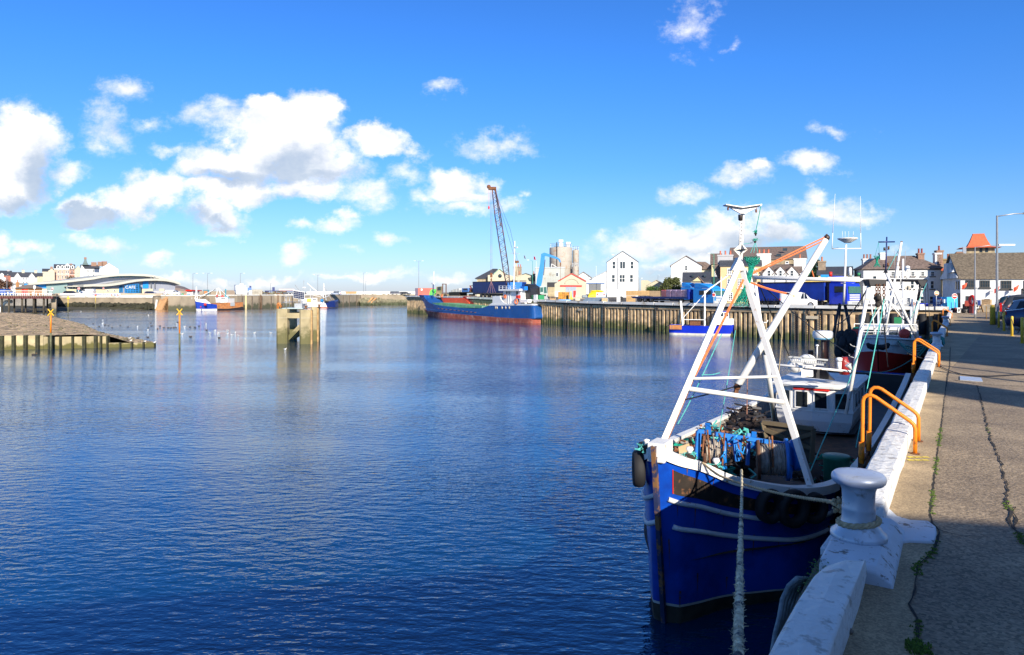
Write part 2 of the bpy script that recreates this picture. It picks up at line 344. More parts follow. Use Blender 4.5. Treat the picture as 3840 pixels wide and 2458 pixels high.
# -- ground, quay, kerb
def ground_mat(name,c,c2,sp,sc1=.7,worn=.5,fine=55,bstr=.5):
 m=mat(name,c,.9,var=.22,sc=sc1,c2=c2,patch=worn,ptsc=sc1*2.3,sharp=.14)
 nt=m.node_tree; N=nt.nodes; L=nt.links; b=N['Principled BSDF']
 tc=N.new('ShaderNodeTexCoord')
 vo=N.new('ShaderNodeTexVoronoi'); vo.inputs['Scale'].default_value=fine; L.new(tc.outputs['Object'],vo.inputs['Vector'])
 bw=N.new('ShaderNodeSeparateColor'); L.new(vo.outputs['Color'],bw.inputs[0])
 mr=N.new('ShaderNodeMapRange'); mr.inputs[3].default_value=1-sp; mr.inputs[4].default_value=1+sp; L.new(bw.outputs[0],mr.inputs[0])
 pw=N.new('ShaderNodeMath'); pw.operation='POWER'; pw.inputs[1].default_value=1.5; L.new(mr.outputs[0],pw.inputs[0])
 old=b.inputs['Base Color'].links[0].from_socket
 mm=N.new('ShaderNodeVectorMath'); mm.operation='SCALE'; L.new(old,mm.inputs[0]); L.new(pw.outputs[0],mm.inputs[3]); L.new(mm.outputs[0],b.inputs['Base Color'])
 n=N.new('ShaderNodeTexNoise'); n.inputs['Scale'].default_value=fine*.7; n.inputs['Detail'].default_value=6; L.new(tc.outputs['Object'],n.inputs['Vector'])
 bp=N.new('ShaderNodeBump'); bp.inputs['Strength'].default_value=bstr; bp.inputs['Distance'].default_value=.012; L.new(n.outputs['Fac'],bp.inputs['Height']); L.new(bp.outputs[0],b.inputs['Normal'])
 return m
ASP=ground_mat('worn_asphalt',(.34,.26,.172),(.225,.172,.12),.28,.5,.45,55,.8)
CNC=ground_mat('quay_concrete',(.44,.33,.20),(.30,.225,.14),.2,.8,.45,80,.5)
YRD=ground_mat('yard_concrete',(.25,.23,.20),(.17,.16,.145),.1,.1,.4,6,.1)
PIR=mat('pier_concrete',(.30,.245,.175),.9,var=.22,sc=.35,c2=(.085,.085,.05),patch=.32,ptsc=.5,zc=(.3,2.6),sharp=.1,bump=.03,bsc=3)
SPL=mat('sheet_pile_steel',(.62,.44,.25),.9,var=.4,sc=1.6,c2=(.12,.13,.05),patch=.2,ptsc=1.1,zc=(.2,2.4),sharp=.13,bump=.04,bsc=6)
KRB=mat('kerb_white',(.78,.78,.76),.7,var=.05,sc=3,c2=(.46,.44,.41),patch=.27,ptsc=10,sharp=.04,bump=.12,bsc=16)
KRF=mat('white_kerb_far',(.78,.76,.70),.8,var=.08,sc=.6,c2=(.45,.36,.22),patch=.2,ptsc=.8)
near_edge=.78
fq=[P('S',x,HY,Y).xy for x,Y in((3566,70),(3200,75),(2966,80),(2277,106.7),(2007,125),(1900,135),(1530,185))]
m=MB(); a=Q(-30,near_edge)
pl=[(a.x,a.y)]+[(Q(s,near_edge).x,Q(s,near_edge).y)for s in(0,20,60,82)]+[(p.x,p.y)for p in fq]+[(-26,196),(14,246),(70,330),(420,560),(700,300),(500,-120),(30,-120)]
m.prism(pl,-3,QZ-.012)
struct('quay_ground',m,YRD)
J1=[(805,0),(790,130),(770,300),(745,480),(725,640),(712,780),(722,820),(762,862),(742,950),(690,1010),(640,1060),(625,1200),(590,1262),(640,1340),(642,1500)]
j1=[G('K',x,y,QZ)for x,y in J1]
vpq=Q(90,-1.05); far1=[Q(40,-1.0),Q(84,-1.0)]
j1all=[Q(-4,-.62)]+j1[::-1]+far1
m=MB(); inner=[Q(min(84,max(-4,p.x*DX+p.y*DY)),near_edge)for p in j1all]
for i in range(len(j1all)-1):
 m.add([inner[i],j1all[i],j1all[i+1],inner[i+1]],[(0,1,2,3)])
m.v=[V((p.x,p.y,QZ))for p in m.v]
struct('quay_apron',m,CNC)
m=MB()
for i in range(len(j1all)-1):
 p,q=j1all[i],j1all[i+1]
 m.add([p,Q(p.x*DX+p.y*DY,-16),Q(q.x*DX+q.y*DY,-16),q],[(0,1,2,3)])
m.v=[V((p.x,p.y,QZ-.004))for p in m.v]
struct('quay_road',m,ASP)
m=MB()
for i in range(28):
 s0,s1=-4+i*3.1,-4+(i+1)*3.1-.02
 a,b=Q(s0,near_edge),Q(s1,near_edge); c,d=Q(s1,near_edge+.05),Q(s0,near_edge+.05)
 m.add([(p.x,p.y,z)for z in(-2,QZ-.03)for p in(a,b,c,d)],[(0,1,5,4),(1,2,6,5),(2,3,7,6),(3,0,4,7),(4,5,6,7)])
struct('quay_wall',m,mat('weedy_wall',(.10,.09,.07),.9,var=.4,sc=1.5,c2=(.02,.03,.012),patch=.5,zc=(0,3),bump=.05,bsc=4))
def ribbon(mb,pts,wd,z,jit=.3):
 L_,Rr=[],[]
 out=[]
 for i in range(len(pts)-1):
  n=max(1,int((pts[i+1]-pts[i]).length/.07))
  for k in range(n):out.append(pts[i].lerp(pts[i+1],k/n))
 out.append(pts[-1])
 for i,p in enumerate(out):
  t=(out[min(i+1,len(out)-1)]-out[max(i-1,0)]).normalized(); nn=V((-t.y,t.x,0))
  o=nn*(R.uniform(-jit,jit)*wd*2.2); ww=wd*R.uniform(.25,1.3)
  L_.append(V((*(p+o+nn*ww).xy,z))); Rr.append(V((*(p+o-nn*ww).xy,z)))
 mb.loft([L_,Rr],sm=False)
CRK=mat('crack_dirt',(.03,.026,.022),.95,var=.4,sc=30)
J2=[(968,66),(985,130),(1000,190),(1025,300),(1045,370),(1075,440),(1100,490),(1112,560),(1132,620),(1125,700),(1150,770),(1150,830),(1190,870),(1223,930),(1300,1010)]
m=MB(); ribbon(m,j1,.008,QZ+.004); struct('joint_crack',m,CRK)
m=MB(); j2=[G('K',x,y,QZ)for x,y in J2]; ribbon(m,j2,.010,QZ+.004,.6)
ribbon(m,[G('K',x,y,QZ)for x,y in((745,850),(800,872),(880,890),(1000,893))],.006,QZ+.004,.5)
ribbon(m,[G('K',x,y,QZ)for x,y in((1120,700),(1140,745),(1180,735),(1150,760),(1190,800),(1165,850))],.01,QZ+.0042,.6)
ribbon(m,[G('M',x,y,QZ)for x,y in((690,1330),(760,1345),(900,1365),(1030,1385),(1200,1400),(1400,1410),(1694,1425))],.014,QZ+.004,.5)
ribbon(m,[G('M',x,y,QZ)for x,y in((630,860),(625,1000),(620,1140),(590,1290),(570,1440))],.012,QZ+.0045,.2)
struct('asphalt_cracks',m,CRK)
MOS=mat('moss',(.11,.19,.02),.95,var=.5,sc=40,c2=(.03,.07,.01),patch=.4,bump=.03)
m=MB()
def tuft(p,r,h):
 for _ in range(7):
  a=R.uniform(0,6.28); q=p+V((math.cos(a),math.sin(a),0))*R.uniform(0,r); s_=r*R.uniform(.12,.3)
  m.lathe(q,[(s_,0),(s_*.85,h*.5),(s_*.3,h*R.uniform(.7,1.2))],5,ph=R.uniform(0,6))
for pts,dn in((j1[2:8],190),(j1[7:],150),(j2[3:5],30),(j2[9:11],22),(j2[12:],60)):
 tot=sum((pts[i+1]-pts[i]).length for i in range(len(pts)-1))
 for _ in range(dn):
  t=R.uniform(0,tot); i=0
  while i<len(pts)-2 and t>(pts[i+1]-pts[i]).length:t-=(pts[i+1]-pts[i]).length; i+=1
  d=pts[i+1]-pts[i]; p=pts[i]+d.normalized()*min(t,d.length)
  if math.sin(p.x*7.1)+math.sin(p.y*5.3+1)<-.35:continue
  tuft(V((p.x+R.gauss(0,.014),p.y+R.gauss(0,.014),QZ)),.016,.008)
for _ in range(60):tuft(G('K',640,1500,QZ)+V((R.gauss(0,.03),R.gauss(0,.035),0)),.02,.012)
struct('moss',m,MOS,'stuff')
m=MB()
for y in(460,476):
 for k in range(3):
  a=G('K',588+k*40,y,QZ); b=G('K',622+k*40,y,QZ); d=V((0,.028,0))
  m.add([(p.x,p.y,QZ+.004)for p in(a-d,b-d,b+d,a+d)],[(0,1,2,3)])
struct('painted_marks',m,mat('worn_yellow',(.78,.62,.08),.8,var=.2,sc=30,c2=(.3,.24,.15),patch=.25,ptsc=40))
m=MB(); pts=[G('M',x,y,QZ)for x,y in((770,1333),(1098,1358),(1075,1306),(768,1280))]; m.prism([(p.x,p.y)for p in pts],QZ-.01,QZ+.012)
single('manhole_cover',m,SLV,'flat rectangular steel cover set in the sunlit quay surface','manhole cover')
m=MB(); pts=[G('K',x,y,QZ)for x,y in((110,965),(180,870),(300,760),(430,715),(480,742),(530,790),(600,812),(700,818),(742,850),(746,880),(735,932),(600,926),(480,940),(420,965),(380,1000),(250,1000))]
m.prism([(p.x,p.y)for p in pts],QZ-.05,QZ+.02)
bb=single('bollard_plinth',m,mat('plinth_paint',(.66,.70,.76),.7,var=.08,sc=5,c2=(.22,.19,.17),patch=.22,ptsc=11,sharp=.03,bump=.04,bsc=20),'low worn white plinth spreading under the nearest bollard onto the quay','plinth',bev=.01)
ks=[(-3,4.9),(6.1,9.95),(10.05,14.95),(15.05,17.2),(17.28,19.9),(19.98,25.2),(26.4,31),(31.1,36),(36.1,42.2),(43.7,50),(50.1,58),(58.1,66),(66.1,82)]
klab=['nearest white quay kerb block running out of the bottom of the picture','sunlit white kerb block just beyond the nearest bollard, under the first orange handrail','third white kerb block from the bottom, beside the wheelhouse','short white kerb block just before the second orange handrail','white kerb block crossed by the feet of the second orange handrail','white kerb block beside the red bow, before the second bollard','white kerb block with turquoise rope laid over it','white kerb block beside the third handrail','white kerb block just before the third bollard','white kerb block just after the third bollard, by the fourth handrail','small far white kerb block near the fifth handrail','second farthest white kerb block of the quay','farthest white kerb block where the quays meet']
for k,(s0,s1)in enumerate(ks):
 top=QZ+.20+(.012 if k%2 else 0); m=MB(); n=max(2,int((s1-s0)/.45)); rings=[]
 for i in range(n+1):
  t=i/n; s=s0+(s1-s0)*t; j=lambda a:R.uniform(-a,a)
  wd=.0 if(k!=0)else max(0,(s-4.2)/.7)*.10
  e=.03 if i in(0,n)else 0
  rings.append([Q(s,.500+j(.007),QZ-.02),Q(s,.492+j(.008),QZ+.07),Q(s,.497+j(.004),top-.012-e),Q(s,.511+j(.004),top+j(.004)-e-wd*.3),Q(s,.61+j(.005),top+.008+j(.004)-e-wd*.5),Q(s,.715+j(.005),top+j(.004)-e-wd),Q(s,.735+j(.005),top-.02-e-wd),Q(s,.745+j(.006),QZ-.02)])
 m.loft(rings,close=True,sm=False,caps=True)
 single('kerb_block',m,KRB,klab[k],'kerb','white kerb blocks along the near quay',bev=.005)
def bollard(s,label):
 K=lambda pr:[(r*1.02,z*1.16)for r,z in pr]
 p=Q(s,.60,QZ+.108); t=Thing('mooring_bollard',label,'bollard','silver mooring bollards on the near quay',loc=p)
 m=MB(); m.lathe((0,0,0),K([(.180,0),(.182,.012),(.178,.03),(.15,.048),(.146,.06),(.118,.085),(.108,.11),(.106,.17),(.109,.178),(.104,.19),(.104,.24),(.107,.285),(.118,.315),(.14,.33)]),40); t.p('shaft',m,SLV)
 m=MB(); m.lathe((0,0,0),K([(.13,.322),(.158,.33),(.172,.345),(.175,.362),(.171,.378),(.160,.388),(.155,.392),(.09,.397),(.0,.399)]),48); t.p('cap',m,mat('silver_worn',(.46,.53,.66),.4,.3,var=.06,sc=3,c2=(.30,.28,.27),patch=.07,ptsc=11,bump=.015,bsc=25))
 return t
m=MB(); m.loft([[Q(s,n,z-dz*(z>3.75))for n,z in((.775,3.68),(.77,3.79),(.755,3.81),(.44,3.81),(.405,3.79),(.35,3.73),(.34,3.68))]for s,dz in((4.90,.03),(4.94,0),(5.4,0),(6.03,0),(6.08,.02))],sm=False,close=True,caps=True); o=m.build('raised_block',MT['plinth_paint'],bb,(Matrix.Translation(bb.location)).inverted(),.02)
bollard(5.47,'large silver mooring bollard in the foreground with rope tied round it')
bollard(25.8,'silver mooring bollard behind the second orange handrail')
bollard(43.0,'small far silver bollard beside the fourth orange handrail')
def handrail(s,label,sp=.78):
 p=Q(s,.42,QZ); t=Thing('ladder_handrail',label,'handrail','orange ladder handrails over the kerb',loc=p,rz=math.pi/2-TH)
 for k in(0,1):
  o=k*sp
  pr=[(0,0),(0,.29),(.015,.335),(.05,.37),(.30,.545),(.40,.615),(.44,.632),(.485,.632),(.52,.605),(.535,.56),(.54,.1),(.545,.05)]
  m=MB(); m.tube([(o,n,z)for n,z in pr],.022,12); t.p('rail',m,ORG)
  m=MB(); m.tube([(o,.545,.07),(o,.55,-.16)],[.034,.034],10); m.sph((o,.55,-.16),.034,10,6); t.p('socket',m,ORG)
  m=MB(); m.cyl((o,0,.0),(o,0,.012),.05,n=12); t.p('foot_plate',m,RST)
 m=MB()
 for k in range(9):m.bar((0,.56,-.2-k*.33),(sp,.56,-.2-k*.33),.03)
 m.bar((0,.56,-.1),(0,.56,-3.3),.05); m.bar((sp,.56,-.1),(sp,.56,-3.3),.05)
 t.p('ladder',m,RST)
handrail(9.12,'nearest bright orange tubular handrail bent over the white kerb')
handrail(20.0,'second orange tubular handrail over the kerb, beside the red bow',.7)
handrail(33.9,'third handrail, a faded brownish orange one over the kerb')
handrail(44.8,'fourth bright orange handrail over the kerb')
handrail(57.5,'farthest small orange handrail near the end of the quay')
def PN(c,x,y,n):
 u,w=cv(c,x,y); D=n*w/(DY*(F*DX/DY-u)); return P(c,x,y,D*F/w)
m=MB()
for k in range(5):
 m.tube([PN('G',1215+k*5,1052+k*6,.86),PN('G',1150+k*4,1046+k*12,.9),PN('G',1095+k*15,1095+k*12,.95),PN('G',1055+k*20,1180+k*12,.98),PN('G',1035+k*18,1300+k*5,.97),PN('G',1010+k*10,1400,.95),PN('G',985+k*6,1560,.92)],.017,8)
single('hanging_rope',m,mat('grey_blue_rope',(.20,.25,.28),.9,var=.3,sc=20,bump=.03),'bundle of grey rope hanging over the outer edge of the nearest kerb','rope')
m=MB()
for i in range(240):
 p=Q(R.uniform(4.45,5.0),R.uniform(.70,.82),QZ+R.uniform(.0,.10)); a=R.uniform(0,6); d=V((math.cos(a),math.sin(a),R.uniform(-.4,.8)))*R.uniform(.008,.02); e=V((-d.y,d.x,R.uniform(-.01,.01)))*.5
 m.add([p,p+d*.5+e,p+d,p+d*.5-e],[(0,1,2,3)])
struct('weeds',m,mat('weed_leaf',(.05,.12,.03),.8,var=.5,sc=30),'stuff')
m=MB(); m.T=None
for i in range(5):m.sph(G('G',1445,1385,QZ)+V((R.uniform(-.02,.02),R.uniform(-.03,.03),.012)),.028,7,4,(1,1,.6))
single('stone_rubble',m,STN,'small broken stones in the drain gap of the nearest kerb','stones')
def uv(u,v):return V((.951*u-.309*v,.309*u+.951*v,0))
def shade_house(u0,u1,w0,w1,v,d,label,mm=GRW,rf=SLT):  # unseen block outside the view, roof line set by the shadow it casts
 t=Thing('terraced_house',label,'house',loc=(*uv((u0+u1)/2,v).xy,QZ),rz=math.radians(18))
 h0=w0-.4494*v-QZ; h1=w1-.4494*v-QZ; a=(u1-u0)/2
 m=MB(); m.ext([(-a,0,0),(a,0,0),(a,0,h1),(-a,0,h0)],(0,-d,0)); t.p('wall',m,mm)
 m=MB(); m.ext([(-a,.05,h0+.02),(a,.05,h1+.02),(a,.05,h1+.14),(-a,.05,h0+.14)],(0,-d-.1,0)); t.p('roof',m,rf)
 return t
shade_house(-14,4.2,6.8,5.76,-9,8,'unseen grey rendered house behind the camera, shading the near quay')
shade_house(4.0,10.2,5.8,3.9,-9.2,6,'unseen lower grey shed behind the camera, shaping the near shadow edge',rf=GSL)
shade_house(11.18,13.0,9.0,9.0,-9,2.5,'unseen narrow block right of the camera, casting the narrow shadow band')
shade_house(16.7,28.6,15.0,15.0,-12,8,'unseen long rendered house on the right, shading the middle of the quay',WH,BSL)
shade_house(29.8,55,17.5,17.5,-6,8,'unseen long brown roofed store on the right, shading the far quay',STN,BSL)
# -- buildings helper
class Face:
 """a facade standing between two spots of the photograph, each at its own depth, on the level g"""
 def __init__(s,c,x1,Y1,x2,Y2,g):
  s.c=c; a=P(c,x1,0,Y1)
  if Y2 is None:
   t2=cv(c,x2,0)[0]/F; az=math.atan(cv(c,(x1+x2)/2,0)[0]/F); C_,S_=math.cos(az),math.sin(az)
   Y2=Y1-S_*(t2*a.y-a.x)/(C_+t2*S_)
  b=P(c,x2,0,Y2); s.A=V((a.x,a.y,g)); B=V((b.x,b.y,g))
  s.W=(B-s.A).length; s.rz=math.atan2(B.y-a.y,B.x-a.x); s.g=g
  s.ux=(B-s.A).normalized(); s.uy=V((-s.ux.y,s.ux.x,0))
 def at(s,x,y,off=0.,c=None):
  u,w=cv(c or s.c,x,y); d=V((u/F,1,-w/F)); o=V((0,0,H)); A=s.A+s.uy*off
  t=(A-o).dot(s.uy)/d.dot(s.uy); p=o+d*t
  return(p-A).dot(s.ux),p.z-s.g
 def thing(s,name,label,cat,group=None):return Thing(name,label,cat,group,s.A,s.rz)
def rect(mb,x0,z0,x1,z1,y0,y1):mb.box(min(x0,x1),min(y0,y1),min(z0,z1),max(x0,x1),max(y0,y1),max(z0,z1))
def window(t,f,x,y,w,h,mull=(1,1),fr=WFR,gl=GLS,bar=.09,sill=True,off=0.,c=None,mb=None,name='window',sillm=None):
 """window by its middle-top spot and size in crop pixels"""
 x0,z1=f.at(x-w/2,y,off,c); x1,z0=f.at(x+w/2,y+h,off,c); q=off
 z0=max(z0,.05)
 m=MB(); b=min(bar,abs(x1-x0)*.14)
 rect(m,x0,z0,x0+b,z1,q-.07,q); rect(m,x1-b,z0,x1,z1,q-.07,q)
 rect(m,x0+b,z1-b,x1-b,z1,q-.068,q); rect(m,x0+b,z0,x1-b,z0+b,q-.068,q)
 for i in range(1,mull[0]):xx=x0+(x1-x0)*i/mull[0]; rect(m,xx-b*.4,z0+b,xx+b*.4,z1-b,q-.064,q)
 for i in range(1,mull[1]):zz=z0+(z1-z0)*i/mull[1]; rect(m,x0+b,zz-b*.4,x1-b,zz+b*.4,q-.060,q)
 o=t.p(name,m,fr)
 g=MB(); rect(g,x0+b*.5,z0+b*.5,x1-b*.5,z1-b*.5,q-.03,q+.01); t.p('pane',g,gl,on=o)
 if sill:
  g=MB(); rect(g,x0-.1,z0-.14,x1+.1,z0-.003,q-.16,q); t.p('sill',g,sillm or GRY,on=o)
 return o
def chimney(t,x0,x1,y0,y1,z0,z1,m=CRM,pots=2,pm=None):
 g=MB(); g.box(x0,y0,z0,x1,y1,z1-.25); g.box(x0-.08,y0-.08,z1-.25,x1+.08,y1+.08,z1)
 o=t.p('chimney',g,m)
 for k in range(pots):
  xx=x0+(x1-x0)*(k+.5)/pots; g=MB(); g.lathe((xx,(y0+y1)/2,z1),[(.16,0),(.14,.1),(.12,.6),(.16,.65),(.14,.7)],8); t.p('chimney_pot',g,pm or mat('clay_pot',(.45,.15,.07),.8),on=o)
def house(name,label,f,dep,ez,rz_,kind,wall,roof,grp=None,wins=(),ch=(),over=.25,x0=0.,x1=None,wk={},cat='house'):
 """ez/rz_: eave and ridge heights above its ground; kind: side (ridge along the face), front (gable to us), hip, flat"""
 t=f.thing(name,label,cat,grp); W=f.W if x1 is None else x1; o=over
 m=MB(); r=MB()
 if kind=='flat':
  m.box(x0,0,0,W,dep,ez); r.box(x0-.1,-.1,ez,W+.1,dep+.1,ez+.25)
 elif kind=='side':
  m.ext([(x0,0,0),(x0,dep,0),(x0,dep,ez),(x0,dep/2,rz_),(x0,0,ez)],(W-x0,0,0))
  k=(rz_-ez)/(dep/2)
  for y0,s_ in((0,1),(dep,-1)):
   a=(y0-s_*o,ez-o*k); b=(dep/2,rz_)
   r.ext([(x0-o,a[0],a[1]+.03),(x0-o,b[0],b[1]+.03),(x0-o,b[0],b[1]+.2),(x0-o,a[0],a[1]+.2)],(W-x0+2*o,0,0))
 elif kind=='front':
  mid=(x0+W)/2; k=(rz_-ez)/((W-x0)/2)
  m.ext([(x0,0,0),(W,0,0),(W,0,ez),(mid,0,rz_),(x0,0,ez)],(0,dep,0))
  for a,s_ in((x0,1),(W,-1)):
   r.ext([(a-s_*o,-o,ez-o*k+.03),(mid,-o,rz_+.03),(mid,-o,rz_+.2),(a-s_*o,-o,ez-o*k+.2)],(0,dep+2*o,0))
 elif kind=='hip':
  m.box(x0,0,0,W,dep,ez); i=min(dep/2,(W-x0)/2)*.95
  r.add([(x0-o,-o,ez),(W+o,-o,ez),(W+o,dep+o,ez),(x0-o,dep+o,ez),(x0+i,dep/2,rz_),(W-i,dep/2,rz_),(x0-o,-o,ez+.1),(W+o,-o,ez+.1),(W+o,dep+o,ez+.1),(x0-o,dep+o,ez+.1)],[(0,3,2,1),(0,1,7,6),(1,2,8,7),(2,3,9,8),(3,0,6,9),(6,7,5,4),(7,8,5),(8,9,4,5),(9,6,4)])
 t.p('wall',m,wall); ro=t.p('roof',r,roof)
 for q in wins:window(t,f,*q[:4],**{**wk,**(q[4]if len(q)>4 else{})})
 for q in ch:chimney(t,*q)
 return t
def fz(f,x,y,off=0.):return f.at(x,y,off)[1]
def lamp(c,x,ytop,Y,g,label,arm=1.5,two=False,m=STL,r=.07,grp='street lamps'):
 b=P(c,x,0,Y); h=P(c,x,ytop,Y).z-g
 t=Thing('street_lamp',label,'street lamp',grp,(b.x,b.y,g))
 k=MB(); k.tube([(0,0,0),(0,0,h*.12),(0,0,h*.12+.01),(0,0,h)],[r*1.5,r*1.5,r,r*.7],8); t.p('pole',k,m)
 for s_ in((1,-1)if two else(1,)):
  a=arm*s_; k=MB(); k.tube([(0,0,h-.05),(a*.5,0,h+.10),(a,0,h+.12)],r*.5,6); o=t.p('arm',k,m)
  k=MB(); k.box(min(a*.8,a*1.35),-.12,h+.08,max(a*.8,a*1.35),.12,h+.18); t.p('lamp_head',k,LAN if abs(arm)<3 else m)
 return t
 # -- far left shore
m=MB(); m.prism([(-420,236),(P('A',640,0,231).x,231),(P('A',1900,0,222).x,222),(P('A',2110,0,219).x,219),(-70,330),(-70,1000),(-1200,1000)],-2,4.55)
struct('shore_ground',m,YRD)
pp=[P('S',x,HY,Y)for x,Y in((604,213),(722,212),(889,225),(1029,242),(1215,257),(1353,288),(1400,300),(1560,305),(1740,300))]
m=MB(); m.prism([(p.x,p.y)for p in pp[:6]]+[(-30,315),(-60,335),(-110,300),(-118,225)],-2,4.3)
struct('pier',m,PIR)
m=MB()
for i in range(5):
 a,b=pp[i].copy(),pp[i+1].copy(); a.z=b.z=4.3; d=(b-a); nn=V((-d.y,d.x,0)).normalized()
 m.add([a-nn*.1,b-nn*.1,b+nn*.5,a+nn*.5]+[q+V((0,0,.28))for q in(a-nn*.1,b-nn*.1,b+nn*.5,a+nn*.5)],[(0,1,5,4),(1,2,6,5),(2,3,7,6),(3,0,4,7),(4,5,6,7)])
t=single('pier_kerb',m,KRF,'long white kerb along the edge of the far pier','kerb')
def onpier(x,y,c='B'):
 u,w=cv(c,x,y)
 for i in range(5):
  a,b=pp[i],pp[i+1]; ua,ub=a.x/a.y*F,b.x/b.y*F
  if ua<=u<=ub or i==4:
   A=V((a.x,a.y)); D=V((b.x-a.x,b.y-a.y)); d=V((u/F,1))
   s=(A.x*D.y-A.y*D.x)/(d.x*D.y-d.y*D.x); return V((d.x*s,d.y*s-.25,H-w*s/F)),math.atan2(D.y,D.x)
FN=[('B',410,585),('B',985,590),('B',1145,590),('B',1257,580),('B',1303,580),('B',1452,570),('B',1790,570),('L',1160,270),('L',1337,265),('L',1427,262),('L',1530,260),('L',1588,255),('B',1645,570)]
t0=None
for c,x,y in FN:
 p,r_=onpier(x,y,c); p.z=-.3
 if t0 is None:
  m=MB(); m.box(-.2,-.25,0,.2,.15,4.35); m.box(-.12,-.34,.4,.12,-.24,4.2)
  t0=single('fender_post',m,mat('fender_timber',(.14,.11,.08),.9,var=.4,sc=2),'dark timber fender post bolted to the far pier wall','fender post','fender posts on the pier wall'); t0.location=p; t0.rotation_euler=(0,0,r_)
 else:dup(t0,p,r_)
p,r_=onpier(1045,580); m=MB(); m.box(-.2,-.3,0,.2,.1,4.6); o=single('tide_board',m,mat('pale_yellow_board',(.85,.68,.36),.7),'pale yellow upright board on the far pier wall','tide board'); o.location=(p.x,p.y,-.2); o.rotation_euler=(0,0,r_)
for c,x in(('B',1285),('B',1562)):
 p,r_=onpier(x,560,c); t=Thing('wall_ladder','steel ladder on the far pier wall '+('between two close fender posts' if x<1300 else 'left of the white moored boat'),'ladder',loc=(p.x,p.y,0),rz=r_)
 m=MB(); m.bar((-.25,0,0),(-.25,0,4.5),.08); m.bar((.25,0,0),(.25,0,4.5),.08); t.p('rail',m,RST)
 for k in range(14):m=MB(); m.bar((-.25,0,.2+k*.3),(.25,0,.2+k*.3),.05); t.p('rung',m,RST)
m=MB(); a,b=P('S',1340,0,292),P('S',1620,0,330); 
m.prism([(a.x,a.y),(P('S',1400,0,306).x,306),(P('S',1565,0,310).x,310),(20,330),(20,345),(a.x-8,345)],-2,4.2); struct('breakwater',m,PIR)
m=MB(); a=P('S',1150,0,318); b=P('S',1600,0,330); m.prism([(a.x,a.y),(b.x,b.y),(b.x,b.y+1.5),(a.x,a.y+1.5)],3,5.65); single('parapet_wall',m,KRF,'long low white parapet wall along the far breakwater','wall')
ROC=mat('breakwater_rock',(.22,.20,.13),.95,var=.45,sc=1.5,c2=(.07,.08,.04),patch=.4,zc=(0,2.2),bump=.05,bsc=2)
m=MB()
for i in range(420):
 t_=R.random(); x=1355+t_*200; k=R.random(); Y=291+t_*19-(1-k)*9; p=P('S',x,0,Y+(8 if x>1400 else 0)*0)
 r=R.uniform(.5,1.1); m.T=Matrix.Translation((p.x,Y,k*3.6))@Matrix.Rotation(R.uniform(0,3),4,(R.random(),R.random(),1)); m.box(-r,-r*.7,-r*.6,r,r*.7,r*.5)
m.T=None
struct('rock_armour',m,ROC,'stuff')
t=Thing('slip_ramp','brown planked ramp sloping up the far breakwater rocks','ramp'); m=MB()
for k in range(2):
 a,b=P('C',-60+k*40,0,283),P('C',0,0,283)
 m.ext([P('L',1640+50*k,400,284),P('L',1665+50*k,404,284),P('L',1771+40*k,300+12*k,290),P('L',1760+40*k,285+12*k,290)],(0,2.5,0))
t.p('deck',m,mat('orange_planks',(.55,.30,.13),.8,var=.25,sc=1))
m=MB(); rings=[]
prof=[(640,1085),(650,1075),(655,1070),(668,1071),(690,1076),(705,1083),(716,1088),(722,1095),(735,1098)]
for Y in(1000,1040,1200):rings.append([P('S',x-(40 if Y>1100 else 0),y+(10 if Y==1000 and x<720 else 0),Y)for x,y in prof])
m.loft(rings); m.loft([[V((p.x,999,-2))for p in rings[0]],rings[0]]); struct('headland_hill',m,mat('headland',(.24,.19,.17),.95,var=.3,sc=.02))
f=Face('A',645,229,1915,221,0)
t=f.thing('harbour_wall','long stone harbour wall below the wave-roofed leisure building','wall')
m=MB(); m.box(0,0,-1,f.W,1.5,fz(f,1200,612)); t.p('wall',m,PIR)
m=MB(); m.box(0,-.3,fz(f,1200,622),f.W-2,1.2,fz(f,1200,596)); t.p('coping',m,KRF)
m=MB(); m.box(0,.2,fz(f,1200,600),f.W,.9,fz(f,1200,572)); t.p('parapet',m,mat('parapet_concrete',(.45,.38,.29),.9,var=.15,sc=.4))
sg=f.thing('banner_sign','long white banner reading SWIMMING POOL on the harbour wall','sign'); a,z1=f.at(725,574); b,z0=f.at(1440,601)
m=MB(); rect(m,a,z0,b,z1,-.45,-.32); sg.p('board',m,mat('sign_white',(.75,.77,.80),.5,var=.04))
x,z=f.at(1202,588); NV=mat('sign_navy',(.02,.05,.25),.5)
text('lettering','SWIMMING POOL',.78,(x,-.47,z),NV,sg.o)
for k,(sx,cl)in enumerate(((1340,ORD),(1378,NV),(1412,ORD))):
 x,z=f.at(sx,588); m=MB(); m.cyl((x,-.5,z),(x,-.44,z),.2,n=10); m.bar((x-.3,-.49,z-.2),(x+.3,-.49,z-.22),.1); sg.p('pictogram',m,cl)
SHG=ground_mat('shingle',(.54,.38,.20),(.33,.23,.125),.7,.25,.45,2.4,.6)
sp=[('A',-40,790,.9),('A',270,800,.8),('A',570,832,.0),('A',740,870,0),('A',900,905,0),('A',1030,955,0),('A',1150,1010,0),('A',1200,1045,.0),('A',1400,1078,.0),('A',1560,1100,.0),('A',1700,1120,.0),('A',1800,1135,.0),('A',1832,1150,.0)]
out=[G(c,x,y,z)for c,x,y,z in sp]
base=[P('S',0,0,65.8),P('S',100,0,66.5),P('S',200,0,67.2),P('S',300,0,68),P('S',404,0,68.9),P('S',480,0,69.4),P('S',560,0,70.0),P('S',578,0,70.1)]
def hb(x):return 1.3 if x<404 else .42
rings=[]; NB=26
